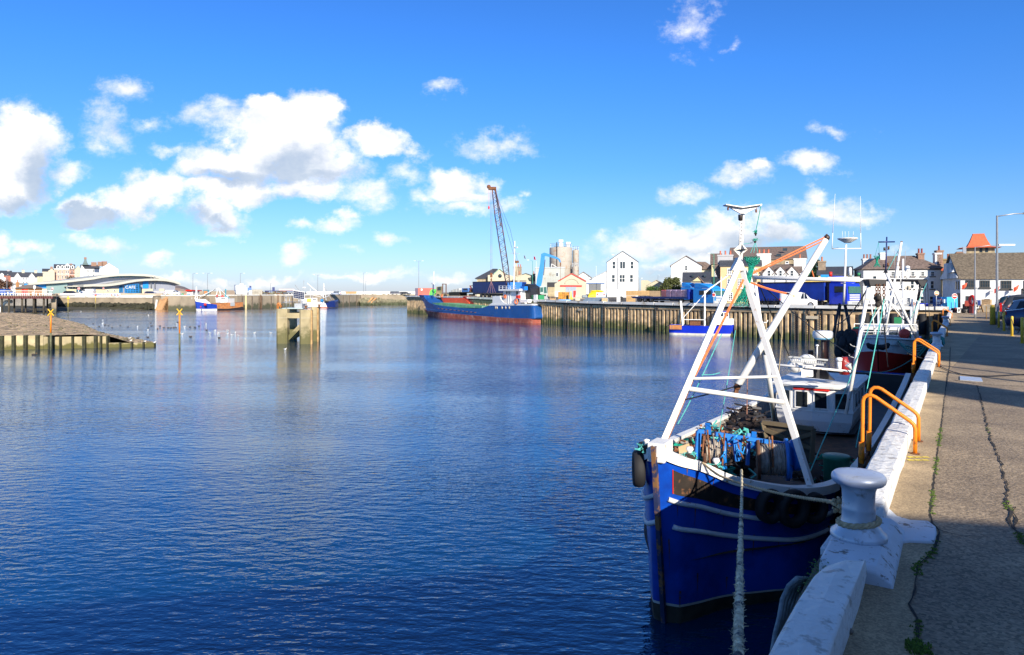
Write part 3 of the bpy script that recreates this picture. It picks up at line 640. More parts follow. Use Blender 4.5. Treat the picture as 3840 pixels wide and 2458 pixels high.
def lerp_line(pts,t):
 d=[0]
 for i in range(len(pts)-1):d.append(d[-1]+(pts[i+1]-pts[i]).length)
 s=t*d[-1]
 for i in range(len(pts)-1):
  if s<=d[i+1]or i==len(pts)-2:return pts[i].lerp(pts[i+1],(s-d[i])/max(1e-6,d[i+1]-d[i]))
for i in range(NB+1):
 t_=i/NB
 a=lerp_line([V((-90,62,0)),*[V((p.x,p.y+.3,0))for p in base]],t_); b=lerp_line([V((-330,190,.6)),*out],t_)
 xx=a.x/a.y*F+CX; za=1.3-.9*max(0,min(1,(xx-395)/60))-.15*max(0,min(1,(xx-470)/100)); r=[]
 for j in range(19):
  k=j/18; p=a.lerp(b,k); z=za*(1-k)**1.0+(b.z)*k+.35*math.sin(k*math.pi)*(1-t_)-.06*(k>.99)
  r.append(V((p.x,p.y,z+R.uniform(-.04,.04))))
 r.append(V((r[-1].x+3,r[-1].y+2,-.6))); rings.append(r)
m=MB(); m.loft(rings); struct('shingle_spit',m,SHG)
m=MB()
for _ in range(700):
 i=R.randint(0,NB-1); j=R.randint(0,17); p=rings[i][j].lerp(rings[i+1][j+1],R.random()); r=R.uniform(.05,.16)if R.random()<.85 else R.uniform(.15,.3)
 if p.x/p.y<-.78:continue
 m.T=Matrix.Translation(p)@Matrix.Rotation(R.uniform(0,3),4,'Z'); m.lathe((0,0,0),[(r,-.05),(r*.9,r*.4),(r*.4,r*.7)],5)
m.T=None; struct('pebbles',m,mat('weedy_stones',(.16,.14,.09),.95,var=.6,sc=.6),'stuff')
m=MB(); rings=[]
for x in range(-80,1960,60):
 yb=770 if x<250 else(820 if x<900 else 752); z=.0
 g=G('A',x,{0:790,1:830,2:815,3:785,4:775,5:772,6:768,7:765,8:762}.get(max(0,min(8,x//220)),768),0); 
 Yw=231-(x/1900)*10
 rings.append([V((g.x,g.y-2,-.5)),V((g.x,g.y,.02+R.uniform(-.03,.03))),V((P('A',x,0,(g.y+Yw)/2).x,(g.y+Yw)/2,.35)),V((P('A',x,0,Yw-3).x,Yw-3,.9)),V((P('A',x,0,Yw+20).x,Yw+20,1.0))])
m.loft(rings); struct('muddy_foreshore',m,mat('mud',(.09,.075,.045),.8,var=.4,sc=.5,c2=(.035,.04,.015),patch=.5))
m=MB()
for _ in range(520):
 x=R.uniform(600,1900); Yw=231-(x/1900)*10-R.uniform(.2,4.5); p=P('A',x,0,Yw); r=R.uniform(.25,.75)
 m.T=Matrix.Translation((p.x,Yw,R.uniform(.4,1.6)if Yw>220 else .5))@Matrix.Rotation(R.uniform(0,3),4,(R.random(),R.random(),1)); m.box(-r,-r*.7,-r*.6,r,r*.7,r*.5)
m.T=None; struct('weedy_rocks',m,mat('seaweed_rock',(.035,.035,.02),.9,var=.5,sc=.8),'stuff')
t=Thing('groyne_wall','weathered concrete and steel groyne wall along the shingle spit','wall'); GW=mat('groyne_concrete',(.40,.33,.19),.9,var=.3,sc=.9,c2=(.11,.10,.03),patch=.42,ptsc=1.3,zc=(0,.8),sharp=.08)
bp_=[P('S',-200,0,64),*base]
segs=[(-200,100,1.36),(100,163,1.33),(163,182,1.18),(182,232,1.15),(232,276,1.15),(276,330,1.13),(330,380,1.15),(380,404,1.13),(404,450,.46),(450,494,.42),(494,538,.42),(538,578,.42)]
def gy(x):return 65.8+(x/578)*4.3
for x0,x1,h in segs:
 a,b=P('S',x0+.6,0,gy(x0)),P('S',x1-.6,0,gy(x1)); m=MB(); m.add([(a.x,a.y,-1),(b.x,b.y,-1),(b.x,b.y+.4,-1),(a.x,a.y+.4,-1),(a.x,a.y,h),(b.x,b.y,h),(b.x,b.y+.4,h),(a.x,a.y+.4,h)],[(0,1,5,4),(1,2,6,5),(2,3,7,6),(3,0,4,7),(4,5,6,7)])
 t.p('panel',m,GW)
for x in(3,9,48,53,92,98,137,143,184,196,226,272,312,318,356,361,378,402,450,494,538):
 a=P('S',x,0,gy(x)-.12); h=1.38 if x<160 else(1.2 if x<404 else .5); m=MB(); m.box(a.x-.07,a.y-.1,-1,a.x+.07,a.y+.3,h); t.p('post',m,mat('weedy_steel',(.045,.045,.02),.8,var=.5,sc=3))
def beacon(x,ytop,Y,zb,top,label,c='A'):
 b=P(c,x,0,Y); h=P(c,x,ytop,Y).z-zb
 t=Thing('beacon_post',label,'beacon',loc=(b.x,b.y,zb)); m=MB(); m.tube([(0,0,0),(0,0,h*.45)],.09,8); t.p('lower_pole',m,mat('weedy_pole',(.13,.13,.07),.9,var=.4,sc=6))
 m=MB(); m.tube([(0,0,h*.45),(0,0,h)],.075,8); t.p('upper_pole',m,ORG if top=='X' else YEL)
 YO=mat('beacon_yellow',(.85,.50,.03),.5,var=.1)
 if top=='X':
  for s_ in(1,-1):m=MB(); m.bar((-.27*s_,-.02*s_,h-.34),(.27*s_,-.02*s_,h+.28),.075); t.p('cross_board',m,YO)
 elif top=='A':m=MB(); m.lathe((0,0,h-.3),[(.42,0),(.03,.75)],4); t.p('cone',m,YO)
 else:m=MB(); m.box(-.25,-.1,h-.3,.25,.1,h+.1); t.p('board',m,ORD)
beacon(603,795,66.4,0,'X','yellow cross topped beacon at the shingle groyne')
beacon(2132,790,68.5,-.3,'X','yellow cross topped beacon standing alone in the water')
beacon(808,625,166,0,'A','yellow triangle topped beacon near the bridge')
beacon(1135,590,215,0,'B','rusty pole with red board in front of the harbour wall')
f=Face('A',1895,215,2060,213,0); t=f.thing('stone_steps','flight of orange brown stone steps beside the end of the harbour wall','steps')
m=MB(); rect(m,0,0,*f.at(2300,645)[:1],4.0,0.3,6); rect(m,0,-1,f.at(1925,0)[0],3.9,-2,0.3); t.p('wall',m,PIR)
m=MB(); n=12; xa=f.at(1940,0)[0]; xb=f.at(2020,0)[0]
for k in range(n):m.box(xa,-2-.0+k*.18-1,-1,xb,.29,(k+1)*3.9/n)
t.p('steps',m,mat('rust_steps',(.50,.28,.13),.9,var=.25,sc=.8))
m=MB(); rect(m,f.at(1930,0)[0],3.6,f.at(2010,0)[0],4.1,-.6,.28); m.bar((xa-.3,-2.6,.3),(xa-.8,-1.6,3.9),.35); t.p('coping',m,KRF)
t=f.thing('ladder_rail','yellow handrail at the head of the stone steps','handrail')
for a in(1960,2030):
 x0,z0=f.at(a,600); m=MB(); m.tube([(x0,1,3.9),(x0,1,z0+.6),(x0+.9,1,z0+.6),(x0+.9,1,3.9)],.07,6); t.p('rail',m,YEL)
 # -- leisure building with the wave roof
g0=4.56
f=Face('A',480,232,2090,262,g0)
CLD=tex_lines(mat('grey_cladding',(.33,.35,.41),.45,.2,var=.06,sc=.3),0,1.2,0,.9,.1); TEAL=mat('teal_render',(.22,.33,.33),.7,var=.05,sc=.3)
RFW=mat('cream_fascia',(.48,.47,.40),.5,var=.04)
t=f.thing('leisure_centre','wide grey and teal leisure building with two wave shaped cream roof edges','leisure centre')
def poly(mb,pts,y0,y1,off=0.):
 q=[f.at(a,b,off)for a,b in pts]; mb.ext([(x,y0,max(0,z))for x,z in q],(0,y1-y0,0))
up=[(330,447),(480,437),(650,428),(800,416),(950,400),(1100,382),(1200,362),(1300,350),(1400,342),(1550,340),(1700,345),(1800,355),(1880,372),(1940,392),(1990,408)]
lo=[(970,470),(1080,464),(1200,466),(1300,458),(1400,444),(1500,424),(1600,408),(1700,400),(1830,397),(1950,404),(2040,422),(2115,450)]
m=MB(); poly(m,[(a,b+10)for a,b in up[1:]]+[(1990,600),(480,600)],14,46,14); t.p('upper_wall',m,CLD)
m=MB(); poly(m,[(a,b+10)for a,b in lo[1:-1]]+[(2085,448),(2070,600),(1085,600)],0,32); t.p('lower_wall',m,CLD)
m=MB(); poly(m,[(552,446),(800,436),(800,600),(552,600)],12.5,20,12.5); t.p('teal_wall',m,TEAL)
def band(pts,y0,y1,off,th,name):
 q=[f.at(a,b,off)for a,b in pts]; ra=[[V((x,y0,z)),V((x,y1,z)),V((x,y1,z-th)),V((x,y0,z-th))]for x,z in q]
 m=MB(); m.loft(ra,close=True,sm=False,caps=True); t.p(name,m,RFW)
band(up,11,48,12,.8,'upper_roof'); band(lo,-2.5,34,0,.8,'lower_roof')
for k,(a,b,c_,d)in enumerate(((1290,378,1355,390),(1362,372,1417,388),(1425,367,1480,385),(1490,364,1545,383),(1552,363,1608,382),(1615,362,1672,381),(1680,364,1735,380),(1740,366,1790,380))):
 (x0,z1),(x1,z0)=f.at(a,b,13.8),f.at(c_,d,13.8); m=MB(); rect(m,x0,z0,x1,z1,13.7,14.2); t.p('window',m,BGL)
def glaze(a,b,c_,d,nx,nz,off=0,top=None,nm='glazing',mm=LBL,gm=BGL):
 (x0,z1),(x1,z0)=f.at(a,b,off),f.at(c_,d,off); z0=max(0,z0); z2=z1 if top is None else f.at(c_,top,off)[1]
 m=MB(); m.ext([(x0,off-.25,z0),(x1,off-.25,z0),(x1,off-.25,z2),(x0,off-.25,z1)],(0,.5,0)); o=t.p(nm,m,gm); m=MB()
 for i in range(nx+1):xx=x0+(x1-x0)*i/nx; zz=z1+(z2-z1)*i/nx; m.bar((xx,off-.32,z0),(xx,off-.32,zz),.12)
 for k in range(nz+1):m.bar((x0,off-.32,z0+(z1-z0)*k/nz),(x1,off-.32,z0+(z2-z0)*k/nz),.1)
 t.p('mullions',m,mm,on=o)
glaze(1480,480,1640,565,5,4,-3,460,'cafe_glazing'); glaze(1412,484,1450,558,1,3)
m=MB(); poly(m,[(1480,480),(1640,460),(1640,600),(1480,600)],-2.9,1); t.p('cafe_bay',m,BGL)
x,z=f.at(1543,502,-3); text('lettering','CAFE',1.45,(x,-3.6,z),mat('sign_white',(.75,.77,.80)),t.o)
m=MB(); poly(m,[(1693,430),(1760,422),(1760,515),(1693,515)],-.3,.1); t.p('blue_panel',m,LBL)
glaze(792,487,1095,560,9,2,8,None,'entrance_glazing',WFR)
m=MB(); poly(m,[(790,484),(1100,484),(1100,496),(790,496)],6,12,8); t.p('canopy',m,RFW)
BF=mat('buff_block',(.66,.56,.36),.8,var=.06,sc=.4)
for a,b,y in((792,905,7.6),(1100,1412,-.5),(1660,1815,-.5),(1895,1950,-.6)):
 m=MB(); poly(m,[(a,519),(b,519),(b,600),(a,600)],y,y+.6,y); t.p('buff_wall',m,BF)
m=MB(); poly(m,[(462,518),(552,518),(552,600),(462,600)],11,18,12); t.p('buff_wall',m,BF)
for a,b in((1268,1284),(1347,1363)):glaze(a,530,b,550,1,1,-.5,None,'window',WFR,GLS)
for a in(375,480):m=MB(); x0,z1=f.at(a,458,13); m.box(x0-2,13,0,x0+2,14,z1); t.p('blue_glazed_wall',m,LBL)
m=MB(); poly(m,[(360,458),(552,445),(552,600),(360,600)],14,30,14); t.p('end_wall',m,mat('pale_glass',(.35,.45,.5),.2))
for a in(1793,1838):m=MB(); x0,z1=f.at(a,372,-.6); x0,z0=f.at(a,515,-.6); m.cyl((x0,-.6,z0),(x0,-.6,z1),.15,n=8); t.p('duct',m,STL)
m=MB(); rect(m,f.at(1650,0)[0],0,f.at(2080,0)[0],fz(f,1900,545,-6),-6.4,-6); t.p('yard_wall',m,GRW)
# -- houses behind it
def H4(name,label,c,x1,x2,Y,dep,ey,ry,kind,wall,roof,wins=(),ch=(),dY=0.,g=4.56,**k):
 f=Face(c,x1,Y,x2,None,g); return f,house(name,label,f,dep,fz(f,(x1+x2)/2,ey),fz(f,(x1+x2)/2,ry)if kind!='side' and kind!='hip' else fz(f,(x1+x2)/2,ry,dep/2),kind,wall,roof,'houses on the far left shore' if Y>460 else None,wins,ch,**k)
W2=dict(bar=.16,sill=False)
f,t=H4('terraced_house','brick terrace with steep dark roof at the far left edge','A',-60,140,680,14,360,305,'side',mat('red_render',(.33,.12,.08),.8),SLT,[(20,400,12,22),(100,420,12,22)],wk=W2)
m=MB(); a,z=f.at(22,335,-.2); m.ext([(a-1.6,-.2,z-4),(a+1.6,-.2,z-4),(a+1.6,-.2,z-1),(a,-.2,z+.4),(a-1.6,-.2,z-1)],(0,3,0)); t.p('dormer',m,WH)
m=MB(); m.box(a-3,-.3,0,a+3,.2,z-4); t.p('front_bay',m,WH)
m=MB(); a=f.at(100,0)[0]; chimney(t,a-1,a+1,6,8,fz(f,100,310,7),fz(f,100,296,7),GRW)
tw=dict(bar=.2,sill=True)
f,t=H4('gabled_house','white terrace with two pointed front gables and dark slate roof','A',128,440,650,12,382,324,'side',WH,SLT,[(x,385,16,26,dict(mull=(1,2)))for x in(200,226,372,396)]+[(x,388,17,24,dict(mull=(1,2)))for x in(278,316)]+[(x,436,20,30,dict(mull=(1,2)))for x in(200,277,318)]+[(188,480,22,34),(270,485,18,26)],wk=tw)
for a,b in((175,246),(345,415)):
 (x0,ze),(x1,_),(xm,zr_)=f.at(a,380),f.at(b,380),f.at((a+b)/2,334); m=MB(); m.ext([(x0,-.4,0),(x1,-.4,0),(x1,-.4,ze),(xm,-.4,zr_),(x0,-.4,ze)],(0,5,0)); t.p('gable_wall',m,WH)
 for s_,xx in((1,x0),(-1,x1)):
  m=MB(); m.ext([(xx-s_*.3,-.8,ze),(xm,-.8,zr_+.1),(xm,-.8,zr_+.5),(xx-s_*.3,-.8,ze+.4)],(0,6,0)); t.p('gable_roof',m,SLT if s_<0 else WFR)
 for s_ in((b-a)*.32,):
  for q in(-.18,.18):pass
for x,y0,y1 in((424,300,332),(275,296,330)):
 a,z1=f.at(x,y0,6); chimney(t,a-1.1,a+1.1,5,7,fz(f,x,y1+15,6),z1,CRM)
for a,b in((193,382),(219,382),(365,382),(390,382)):pass
f,t=H4('cottage','small yellow house with dark roof between white terrace and cream block','A',440,505,690,10,372,332,'side',YCR,SLT,[(470,380,12,18)],wk=W2)
f,t=H4('villa','tall cream block with dark gabled roofs left of the pink hotel','A',502,640,790,14,314,282,'side',CRM,SLT,[(520,330,8,16),(560,360,8,14)],[(3,5,5,7,12,17,CRM,3)],wk=W2)
a=f.at(612,0)[0]; chimney(t,a-1.2,a+1.2,4,6,fz(f,612,300,5),fz(f,612,258,5),BRK,3)
m=MB(); m.ext([(a-3.2,-.5,0),(a+3,-.5,0),(a+3,-.5,fz(f,612,305)),(a,-.5,fz(f,612,280)),(a-3.2,-.5,fz(f,612,305))],(0,6,0)); t.p('side_wing',m,CRM)
f,t=H4('pink_hotel','tall pink hotel with white arched dormers and scaffolding','A',640,890,800,16,280,230,'side',PNK,SLT,[(x,304,15,32,dict(mull=(1,2)))for x in(692,738,788,812,855)]+[(x,360,16,42,dict(mull=(1,2)))for x in(692,740,780,806)],wk=dict(bar=.35,sill=True,sillm=WFR))
m=MB(); z=fz(f,700,285); m.box(-.2,-.6,z-.3,f.W+.2,0,z+.5); m.box(-.1,-.3,fz(f,700,345)-.2,f.W,0,fz(f,700,345)+.2); t.p('cornice',m,WFR)
for x in(690,738,788,812,862):
 a,z1=f.at(x,240,-.4); _,z0=f.at(x,282,-.4); r=1.6; m=MB(); m.ext([(a-r,-.5,z0)]+[(a-r*math.cos(q*math.pi/8),-.5,z1-r+r*math.sin(q*math.pi/8))for q in range(9)]+[(a+r,-.5,z0)],(0,3,0)); o=t.p('dormer',m,WFR)
 m=MB(); m.box(a-.8,-.62,z0+.8,a+.8,-.5,z1-.8); t.p('pane',m,GLS,on=o)
a,z1=f.at(800,222,1); m=MB(); m.ext([(a-3.5,-.6,z1-3),(a+3.5,-.6,z1-3),(a,-.6,z1+.3)],(0,2,0)); t.p('pediment',m,WFR)
chimney(t,a+2,a+5,7,9,fz(f,830,235,8),fz(f,830,222,8),BRK,4)
sc_=f.thing('scaffolding','brown scaffolding up the right end of the pink hotel','scaffolding'); x0,x1=f.at(828,0)[0],f.at(888,0)[0]; zt=fz(f,850,268)
for i in range(5):m=MB(); x=x0+(x1-x0)*i/4; m.bar((x,-1.6,0),(x,-1.6,zt),.15); sc_.p('upright',m,RST)
for k in range(7):m=MB(); m.box(x0-.5,-1.8,zt*k/7+2,x1+.5,-.7,zt*k/7+2.2); m.bar((x0,-1.7,zt*k/7+3.2),(x1,-1.7,zt*k/7+3.2),.12); sc_.p('platform',m,RST)
f,t=H4('gabled_house','plain pale gable wall with dark roof between pink hotel and white block','A',886,965,785,14,292,245,'front',CRM,SLT,[(925,330,8,16)],wk=W2)
f,t=H4('apartment_house','tall white rendered block with steep dark roof and green ironwork turret','A',955,1180,770,15,282,235,'side',WH,SLT,[(x,y,20,34,dict(mull=(1,2)))for x in(1045,1108)for y in(288,346)],wk=dict(bar=.25,sill=False))
xa=f.at(955,0)[0]; m=MB(); m.ext([(xa,-.4,0),(f.at(1005,0)[0],-.4,0),(f.at(1005,0)[0],-.4,fz(f,980,282)),(xa+1.2,-.4,fz(f,980,236)),(xa,-.4,fz(f,980,282))],(0,15.8,0)); t.p('gable_wall',m,WH)
a,z1=f.at(1013,155,6); _,z0=f.at(1013,236,6); m=MB(); hh=z1-z0; m.lathe((a,6,z0),[(4.4,0),(2.9,hh*.3),(1.9,hh*.65),(1.4,hh*.9),(1.6,hh*.9),(1.6,hh)],4,ph=math.pi/4); t.p('turret',m,mat('copper_green',(.09,.14,.14),.6))
m=MB(); m.box(a-1.3,4.7,z1-1.2,a+1.3,7.3,z1+1); t.p('turret_cresting',m,BRK)
f,t=H4('apartment_house','broad white gable end with stepped chimneys right of the turret','A',1180,1405,760,18,282,213,'front',WH,SLT,[(1342,295,10,22)],wk=dict(bar=.2,sill=False))
for x,y in((1115,205),(1190,200),(1240,195)):
 a,z1=f.at(x,y,9); chimney(t,a-2.6,a+2.6,8,10,fz(f,x,250,9),z1,BRK,6)
m=MB(); x0,z=f.at(1222,310,-.1); x1,_=f.at(1292,310,-.1); m.bar((x0,-.1,z),(x1,-.1,z),.15); m.bar((x1,-.1,z),(x1,-.1,z-6),.15); t.p('drainpipe',m,GRY)
f=Face('A',182,205,340,203,4.3); t=house('kiosk','small brown brick kiosk with hipped roof and red door by the bridge',f,4,fz(f,250,515),fz(f,250,472,2),'hip',mat('orange_brick',(.50,.25,.10),.85),mat('grey_brown_roof',(.2,.16,.13),.8),over=.45,cat='kiosk')
(x0,z1),(x1,z0)=f.at(262,520),f.at(330,565); m=MB(); rect(m,x0,.2,x1,z1,-.1,.05); t.p('door',m,RED); (a,b),(c_,d)=f.at(293,524),f.at(330,562); m=MB(); rect(m,a,b,c_,d,-.2,-.1); t.p('notice',m,ORD)
a,z1=f.at(208,440,3); chimney(t,a-.28,a+.28,2.7,3.3,fz(f,208,500,3),z1,mat('orange_brick',(.5,.25,.1)),1)
# -- bridge
f=Face('A',-60,176,625,176,0); t=f.thing('jetty_bridge','dark red girder bridge on timber piles with white railing','bridge')
zt,zb=fz(f,300,604),fz(f,300,636); m=MB(); m.box(-10,0,zt-.15,f.W,9,zt+.1); t.p('deck',m,PIR)
m=MB(); m.box(-10,-.1,zb,f.W,.3,zt-.15); t.p('girder',m,mat('maroon_girder',(.12,.04,.04),.7,var=.3,sc=.8))
DT=mat('dark_pile',(.06,.05,.035),.9,var=.5,sc=1)
for i in range(26):m=MB(); x=f.W*i/26; m.box(x-.12,-.3,zb,x+.12,-.1,zt); t.p('girder_rib',m,mat('maroon_girder',(.12,.04,.04)))
for x,y in((8,0),(92,0),(157,5),(250,0),(292,5),(388,0),(412,5),(508,0),(550,5),(610,3)):
 a,_=f.at(x,700,y); m=MB(); m.cyl((a,y+.4,-1),(a,y+.4,zb),.24 if y==0 else .2,n=10); t.p('pile',m,DT)
m=MB(); m.bar((-10,.1,zt+1.3),(f.W,.1,zt+1.3),.12); m.bar((-10,.1,zt+.7),(f.W,.1,zt+.7),.1); t.p('rail',m,WFR)
for x in(22,55,92,122,156,180,205,225,245,268,292,318,342,384,402,430,470,500,530,548,570,590,606):
 a,z1=f.at(x,555 if x in(92,156,384,402)else 566); m=MB(); m.box(a-.08,0,zt,a+.08,.2,z1); t.p('railing_post',m,WFR)
f2=Face('A',612,190,700,228,-1); m=MB(); m.prism([(P('A',612,0,178).x,178),(P('A',668,0,178).x,178),(P('A',680,0,232).x,232),(P('A',600,0,240).x,240)],-1,4.9); single('bridge_abutment',m,PIR,'concrete abutment where the bridge meets the harbour wall','abutment')
def leafy(name,label,cx,cy,z0,w,h,leafm,n=900,size=.5,trunk=True,trunkm=None,blobs=None,grp=None,seed=1,dep=None):
 rr=random.Random(seed); t=Thing(name,label,'tree' if trunk else 'bush',grp,(cx,cy,z0)); dep=dep or w
 bl=blobs or[(rr.uniform(-.32,.32)*w,rr.uniform(-.3,.3)*dep,h*rr.uniform(.38,.82),rr.uniform(.16,.28)*w)for _ in range(9)]
 if trunk:
  m=MB(); m.tube([(0,0,-.3),(.03*w,0,h*.2),(0,.02*w,h*.42),(.02*w,0,h*.7)],[w*.035,w*.028,w*.02,w*.006],8); o=t.p('trunk',m,trunkm or mat('bark',(.12,.09,.06),.95,var=.3,sc=5))
  for b in bl:m=MB(); m.tube([(0,0,h*.25),(b[0]*.4,b[1]*.4,h*.4),(b[0],b[1],b[2])],[w*.018,w*.012,w*.004],5); t.p('limb',m,trunkm or mat('bark',(.12,.09,.06)),on=o)
 m=MB()
 for _ in range(n):
  b=rr.choice(bl); a=rr.uniform(0,6.283); e=math.acos(rr.uniform(-1,1)); r=b[3]*(rr.uniform(.35,1.0)**.5)*rr.uniform(.75,1.1)
  p=V((b[0]+r*math.sin(e)*math.cos(a),b[1]+r*math.sin(e)*math.sin(a),b[2]+r*math.cos(e)*.85))
  for _k in range(3):
   q=p+V((rr.gauss(0,1),rr.gauss(0,1),rr.gauss(0,1)))*size*.6
   d=V((rr.gauss(0,1),rr.gauss(0,1),rr.gauss(0,.6))).normalized()*size*rr.uniform(.35,.7); e_=d.cross(V((rr.gauss(0,1),rr.gauss(0,1),rr.gauss(0,1)))).normalized()*size*.28
   m.add([q-d,q+e_,q+d,q-e_],[(0,1,2,3)])
 t.p('crown',m,leafm); return t
LF1=mat('leaf_olive',(.085,.10,.025),.7,var=.5,sc=.8); LF2=mat('leaf_dark',(.02,.055,.02),.7,var=.6,sc=.9); LF3=mat('leaf_green',(.06,.12,.02),.7,var=.5,sc=1.5)
LF4=mat('autumn_twigs',(.13,.07,.045),.9,var=.5,sc=.8)
def tree_at(c,x,ybase,ytop,wpx,Y,g,label,lm,**k):
 b=P(c,x,0,Y); h=P(c,x,ytop,Y).z-g; w=wpx*CR[c][2]*Y/F; return leafy(k.pop('name','broadleaf_tree'),label,b.x,Y,g,w,h,lm,**k)
tree_at('A',18,530,395,70,240,4.5,'bare brown twiggy tree at the far left edge',LF4,n=260,size=.55,seed=3)
tree_at('A',100,530,400,70,244,4.5,'reddish twiggy tree in front of the white gabled terrace',LF4,n=220,size=.55,seed=4)
tree_at('A',868,430,368,130,300,4.5,'rounded olive brown tree between pink hotel and wave roof',mat('leaf_brown',(.10,.09,.05),.9,var=.4,sc=.5),n=500,size=.8,seed=5)
lamp('A',82,355,215,4.5,'plain grey lamp column without arm near the kiosk',arm=.3,r=.1)
lamp('A',152,455,205,4.5,'short grey lamp post left of the kiosk',arm=.3,r=.08)
# -- cars
TYR=mat('tyre',(.02,.02,.022),.85); ALY=mat('wheel_alloy',(.45,.46,.48),.35,.7); CGL=mat('car_glass',(.015,.02,.025),.06,var=.1); TLR=mat('tail_lamp',(.55,.01,.01),.25)
def paint(n,c):return mat('car_'+n,c,.28,.15,var=.03,coat=.7)
def car(label,loc,rz,pm,L_=4.4,W_=1.8,Hh=1.5,kind='car',grp='parked cars',cat='car'):
 """x forward; profile along the length, narrowed glasshouse"""
 t=Thing('parked_car' if kind!='van' else 'parked_van',label,cat,grp,loc,rz); l=L_/2; gz=.2
 if kind=='van':top=[(-l,Hh*.95),(-l+.3,Hh),(l*.15,Hh),(l*.36,Hh*.93),(l*.62,Hh*.60),(l*.95,Hh*.44),(l,Hh*.32)]; belt=Hh*.56
 elif kind=='suv':top=[(-l,Hh*.60),(-l+.15,Hh*.62),(-l+.45,Hh*.95),(-l+.9,Hh),(l*.05,Hh),(l*.25,Hh*.94),(l*.48,Hh*.64),(l*.92,Hh*.56),(l,Hh*.40)]; belt=Hh*.60
 elif kind=='saloon':top=[(-l,Hh*.52),(-l+.1,Hh*.64),(-l+.7,Hh*.70),(-l+1.5,Hh*.96),(-l*.05,Hh),(l*.15,Hh*.96),(l*.48,Hh*.66),(l*.9,Hh*.54),(l,Hh*.38)]; belt=Hh*.62
 else:top=[(-l,Hh*.58),(-l+.1,Hh*.64),(-l+.35,Hh*.93),(-l+.8,Hh),(l*.05,Hh),(l*.2,Hh*.95),(l*.5,Hh*.63),(l*.9,Hh*.52),(l,Hh*.36)]; belt=Hh*.62
 def ring(x,zt):
  h=W_/2*(1-.12*max(0,abs(x)/l-.8)/.2); b=min(belt,zt); k=h*(1-.22*max(0,zt-belt)/max(.1,Hh-belt))
  return[V((x,-h*.94,gz)),V((x,-h,gz+.2)),V((x,-h,b-.05)),V((x,-h*.97,b)),V((x,-k,zt-.04 if zt>b else b)),V((x,-k*.9,zt+.01)),V((x,k*.9,zt+.01)),V((x,k,zt-.04 if zt>b else b)),V((x,h*.97,b)),V((x,h,b-.05)),V((x,h,gz+.2)),V((x,h*.94,gz))]
 m=MB(); m.loft([ring(x,z)for x,z in top],close=True,sm=True,caps=True); t.p('body',m,pm)
 pane=[]
 for i in range(len(top)-1):
  (xa,za),(xb,zb_)=top[i],top[i+1]
  if max(za,zb_)>belt*1.1 and min(za,zb_)<Hh*.97 and abs(za-zb_)>.12:
   m=MB(); ka=W_/2*.80; d=V((zb_-za,0,-(xb-xa))).normalized()*(-.012 if xb>xa else .012); lo_,hi_=.12,.9
   A=V((xa,0,za)).lerp(V((xb,0,zb_)),lo_); B=V((xa,0,za)).lerp(V((xb,0,zb_)),hi_)
   nrm=V((-(zb_-za),0,xb-xa)).normalized()*.03; A,B=A+nrm,B+nrm
   m.add([A+V((0,-ka,0)),A+V((0,ka,0)),B+V((0,ka*.97,0)),B+V((0,-ka*.97,0))],[(0,1,2,3)]); t.p('windscreen' if xa>0 else 'rear_window',m,CGL)
 x0=(top[2][0]+.05)if kind!='van' else l*.12; x1=l*.40 if kind!='van' else l*.50
 for s_ in(-1,1):
  m=MB(); h=W_/2; zz=belt+.03; zt=Hh*.93; y0=s_*(h*.985); y1=s_*(h*(1-.22*(zt-belt)/(Hh-belt))+.005)
  for a,b in((x0,(x0+x1)/2-.05),((x0+x1)/2+.03,x1)):
   m.add([(a,y0,zz),(b,y0,zz),(b-(.25 if b==x1 else 0),y1+s_*.01,zt),(a+(.2 if a==x0 else 0),y1+s_*.01,zt)],[(0,1,2,3)])
  t.p('side_window',m,CGL)
  m=MB(); m.cb((-l+.03,s_*h*.78,belt*.93),.1,h*.28,.18 if kind!='suv' else .5); t.p('tail_lamp',m,TLR)
  m=MB(); m.cb((l-.08,s_*h*.72,Hh*.42),.16,h*.36,.14); t.p('headlight',m,LAN)
  for xx in(-l*.62,l*.64):
   m=MB(); r=.33; m.lathe((xx,s_*(h-.12),r),[(r*.6,s_*.13),(r*.9,s_*.14),(r,s_*.1),(r,-s_*.1),(r*.9,-s_*.12)],20,'Y'); o=t.p('wheel',m,TYR)
   m=MB(); m.lathe((xx,s_*(h-.12),r),[(0,s_*.12),(r*.15,s_*.14),(r*.5,s_*.125),(r*.62,s_*.145)],14,'Y'); t.p('rim',m,ALY,on=o)
 m=MB(); m.box(-l-.03,-W_*.42,gz+.05,-l+.1,W_*.42,gz+.28); t.p('bumper',m,pm); m=MB(); m.box(-l-.045,-.26,belt*.72,-l-.005,.26,belt*.72+.11); t.p('number_plate',m,mat('plate_yellow',(.7,.55,.05)))
 return t
def caat(c,x,y,Y,g,rz,label,pm,**k):b=P(c,x,0,Y); return car(label,(b.x,Y,g),rz,pm,**k)
caat('A',75,0,190,4.4,.1,'blue van parked behind the bridge railing at far left',paint('blue',(.03,.09,.35)),kind='van',L_=4.6,W_=1.9,Hh=1.9,cat='van')
caat('A',845,0,238,4.6,.05,'black estate car parked before the leisure building entrance',paint('black',(.02,.02,.03)),L_=4.4,W_=1.8,Hh=1.25)
caat('A',1040,0,236,4.6,math.pi,'white camper van parked in front of the leisure building',paint('white',(.75,.75,.75)),kind='van',L_=4.8,W_=1.9,Hh=1.9,cat='van')
caat('A',1790,0,226,4.6,.0,'dark blue car parked right of the cafe glazing',paint('navy',(.02,.03,.10)),L_=3.4,W_=1.6,Hh=1.1)
caat('A',2055,0,220,4.4,.1,'white van parked above the stone steps',paint('white',(.75,.75,.75)),kind='van',L_=4.6,W_=1.9,Hh=1.7,cat='van')
